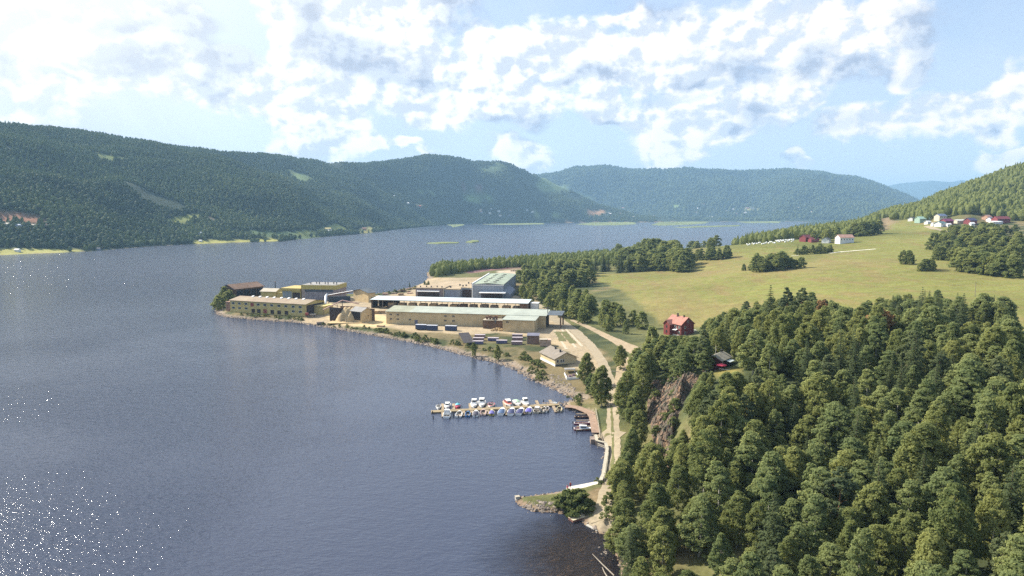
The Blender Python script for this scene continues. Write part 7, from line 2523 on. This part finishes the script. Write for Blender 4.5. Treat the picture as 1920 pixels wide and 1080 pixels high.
MB().bar((0, -1.6, 0.45), (0.1, 1.6, 0.5), 0.25).build('beam', DRIFT, t)
MB().bar((-0.3, 0.1, 0.3), (-0.3, 0.1, 1.9), 0.2).build('post', DRIFT, t)
t = None

# ------------------------------------------------------------------ what each tree, bale, post and far house is called
ORDW = ['', 'first', 'second', 'third', 'fourth', 'fifth', 'sixth', 'seventh', 'eighth', 'ninth', 'tenth', 'eleventh', 'twelfth', 'thirteenth', 'fourteenth', 'fifteenth', 'sixteenth', 'seventeenth', 'eighteenth', 'nineteenth', 'twentieth']
KINDW = {'birch': 'birch', 'aspen': 'pale aspen', 'spruce': 'dark spruce', 'pine': 'bare-stemmed pine', 'leafy': 'leafy tree', 'dry': 'browned rust-coloured tree', 'bush': 'bush'}
PLACEW = {'road': 'beside the gravel road near the bay', 'lane': 'in the belt right of the mill', 'copse': 'in the copse at the field', 'far shore side': 'behind the far field strip', 'clump': 'in the round clump mid-field',
          'hedge': 'in the hedge by the white lane', 'meadow': 'standing alone in the right-hand meadow', 'east wood': 'in the wood below the hamlet', 'farm': 'round the white farmhouse', 'mill point': 'at the tip behind the ochre building',
          'north shore': 'on the bare north shore', 'bank': 'on the bank below the mill', 'spit': 'on the small rocky spit', 'rock': 'on the rock face below the cabin'}


def wood_place(px, py):
    c = 'by the rock face' if px < 1270 else 'left part' if px < 1400 else 'middle left' if px < 1530 else 'middle right' if px < 1660 else 'right part' if px < 1790 else 'far right'
    r = 'at the upper edge of the hill wood' if py < 620 else 'high in the hill wood' if py < 700 else 'upper middle of the hill wood' if py < 780 else 'lower middle of the hill wood' if py < 870 else 'low in the hill wood' if py < 960 else 'at the wood\'s foot'
    return r + ', ' + c


buckets = {}
for rec in TREES:
    o, k, H, x, y, z, place = rec
    px, py = project(x, y, z + H * 0.6)
    size = ('tall ' if H > 13.2 else 'short ' if H < 9.5 else 'middling ') if k not in ('bush', 'dry') else ('low ' if H < 2.0 and k == 'bush' else '')
    where = wood_place(px, py) if place == 'wood' else PLACEW[place]
    if place in ('lane', 'copse', 'east wood', 'bank'):
        n_ = {'lane': (560, 'front', 'back'), 'copse': (492, 'front side', 'back side'), 'east wood': (478, 'near side', 'upper side'), 'bank': (640, 'shore end', 'tip end')}[place]
        where += ', ' + (n_[1] if py > n_[0] else n_[2])
    buckets.setdefault((size + KINDW[k] + ' ' + where, k, place), []).append((px, o))
for (lab, k, place), lst in buckets.items():
    lst.sort(key=lambda q: q[0])
    n = len(lst)
    for i, (px, o) in enumerate(lst):
        if n == 1:
            s = lab
        elif i == 0:
            s = lab + ', leftmost'
        elif i == n - 1:
            s = lab + ', rightmost'
        elif i < 20:
            s = lab + ', ' + ORDW[i + 1] + ' from left'
        else:
            s = lab + ', ' + (ORDW[n - i] + ' from right' if n - i < 21 else 'in the thick of it')
        o['label'] = s
        o['group'] = {'wood': 'trees of the hill wood', 'spit': 'bushes on the spit'}.get(place, ('bushes ' if k == 'bush' else 'trees ') + PLACEW.get(place, ''))
for i, (o, px, py) in enumerate(BALES):
    far_ = py < 560
    tag(o, 'white-wrapped hay bale in the loose rows on the far field left of the red barns' if far_ else 'white-wrapped hay bale in the long row behind the hill wood', 'hay bale', 'white hay bales on the far field' if far_ else 'row of white bales behind the wood')
near_p = sorted([q for q in POSTS if q[1] < 1060], key=lambda q: q[1])
for i, (o, px, py) in enumerate(near_p):
    tag(o, 'thin dark mooring post in the water by the floating pier, %s from the lake end' % ORDW[i + 1], 'mooring post', 'mooring posts in the bay')
far_p = sorted([q for q in POSTS if q[1] >= 1060], key=lambda q: q[2])
for i, (o, px, py) in enumerate(far_p):
    tag(o, 'dark mooring post by the boardwalk and quay, %s from the top' % ORDW[i + 1], 'mooring post', 'mooring posts in the bay')
for o, px, py, wa in VILOBJ:
    tone = {'white_boards': 'white', 'cream_boards': 'cream', 'crimson_boards': 'dark red', 'blue_grey_boards': 'blue-grey'}[wa.name]
    part_ = 'left end' if px < 1050 else 'middle' if px < 1260 else 'right half' if px < 1430 else 'far right end'
    o['label'] = 'tiny %s house of the village at the head of the lake, %s' % (tone, part_)


# ------------------------------------------------------------------ the air over the valley
hm = bpy.data.materials.new("valley_air")
hm.use_nodes = True
hn, hl_ = hm.node_tree.nodes, hm.node_tree.links
hn.clear()
ho = hn.new('ShaderNodeOutputMaterial')
hv = hn.new('ShaderNodeVolumePrincipled')
hv.inputs['Color'].default_value = (0.40, 0.68, 1.0, 1)
hv.inputs['Density'].default_value = 8.5e-5
hv.inputs['Anisotropy'].default_value = 0.0
hl_.new(hv.outputs[0], ho.inputs['Volume'])
HT = float(GZ.max()) + 60
hb = MB().box(-24600, 24600, -24600, 24600, -6.2, HT)
tag(hb.build("haze", hm), kind='stuff')
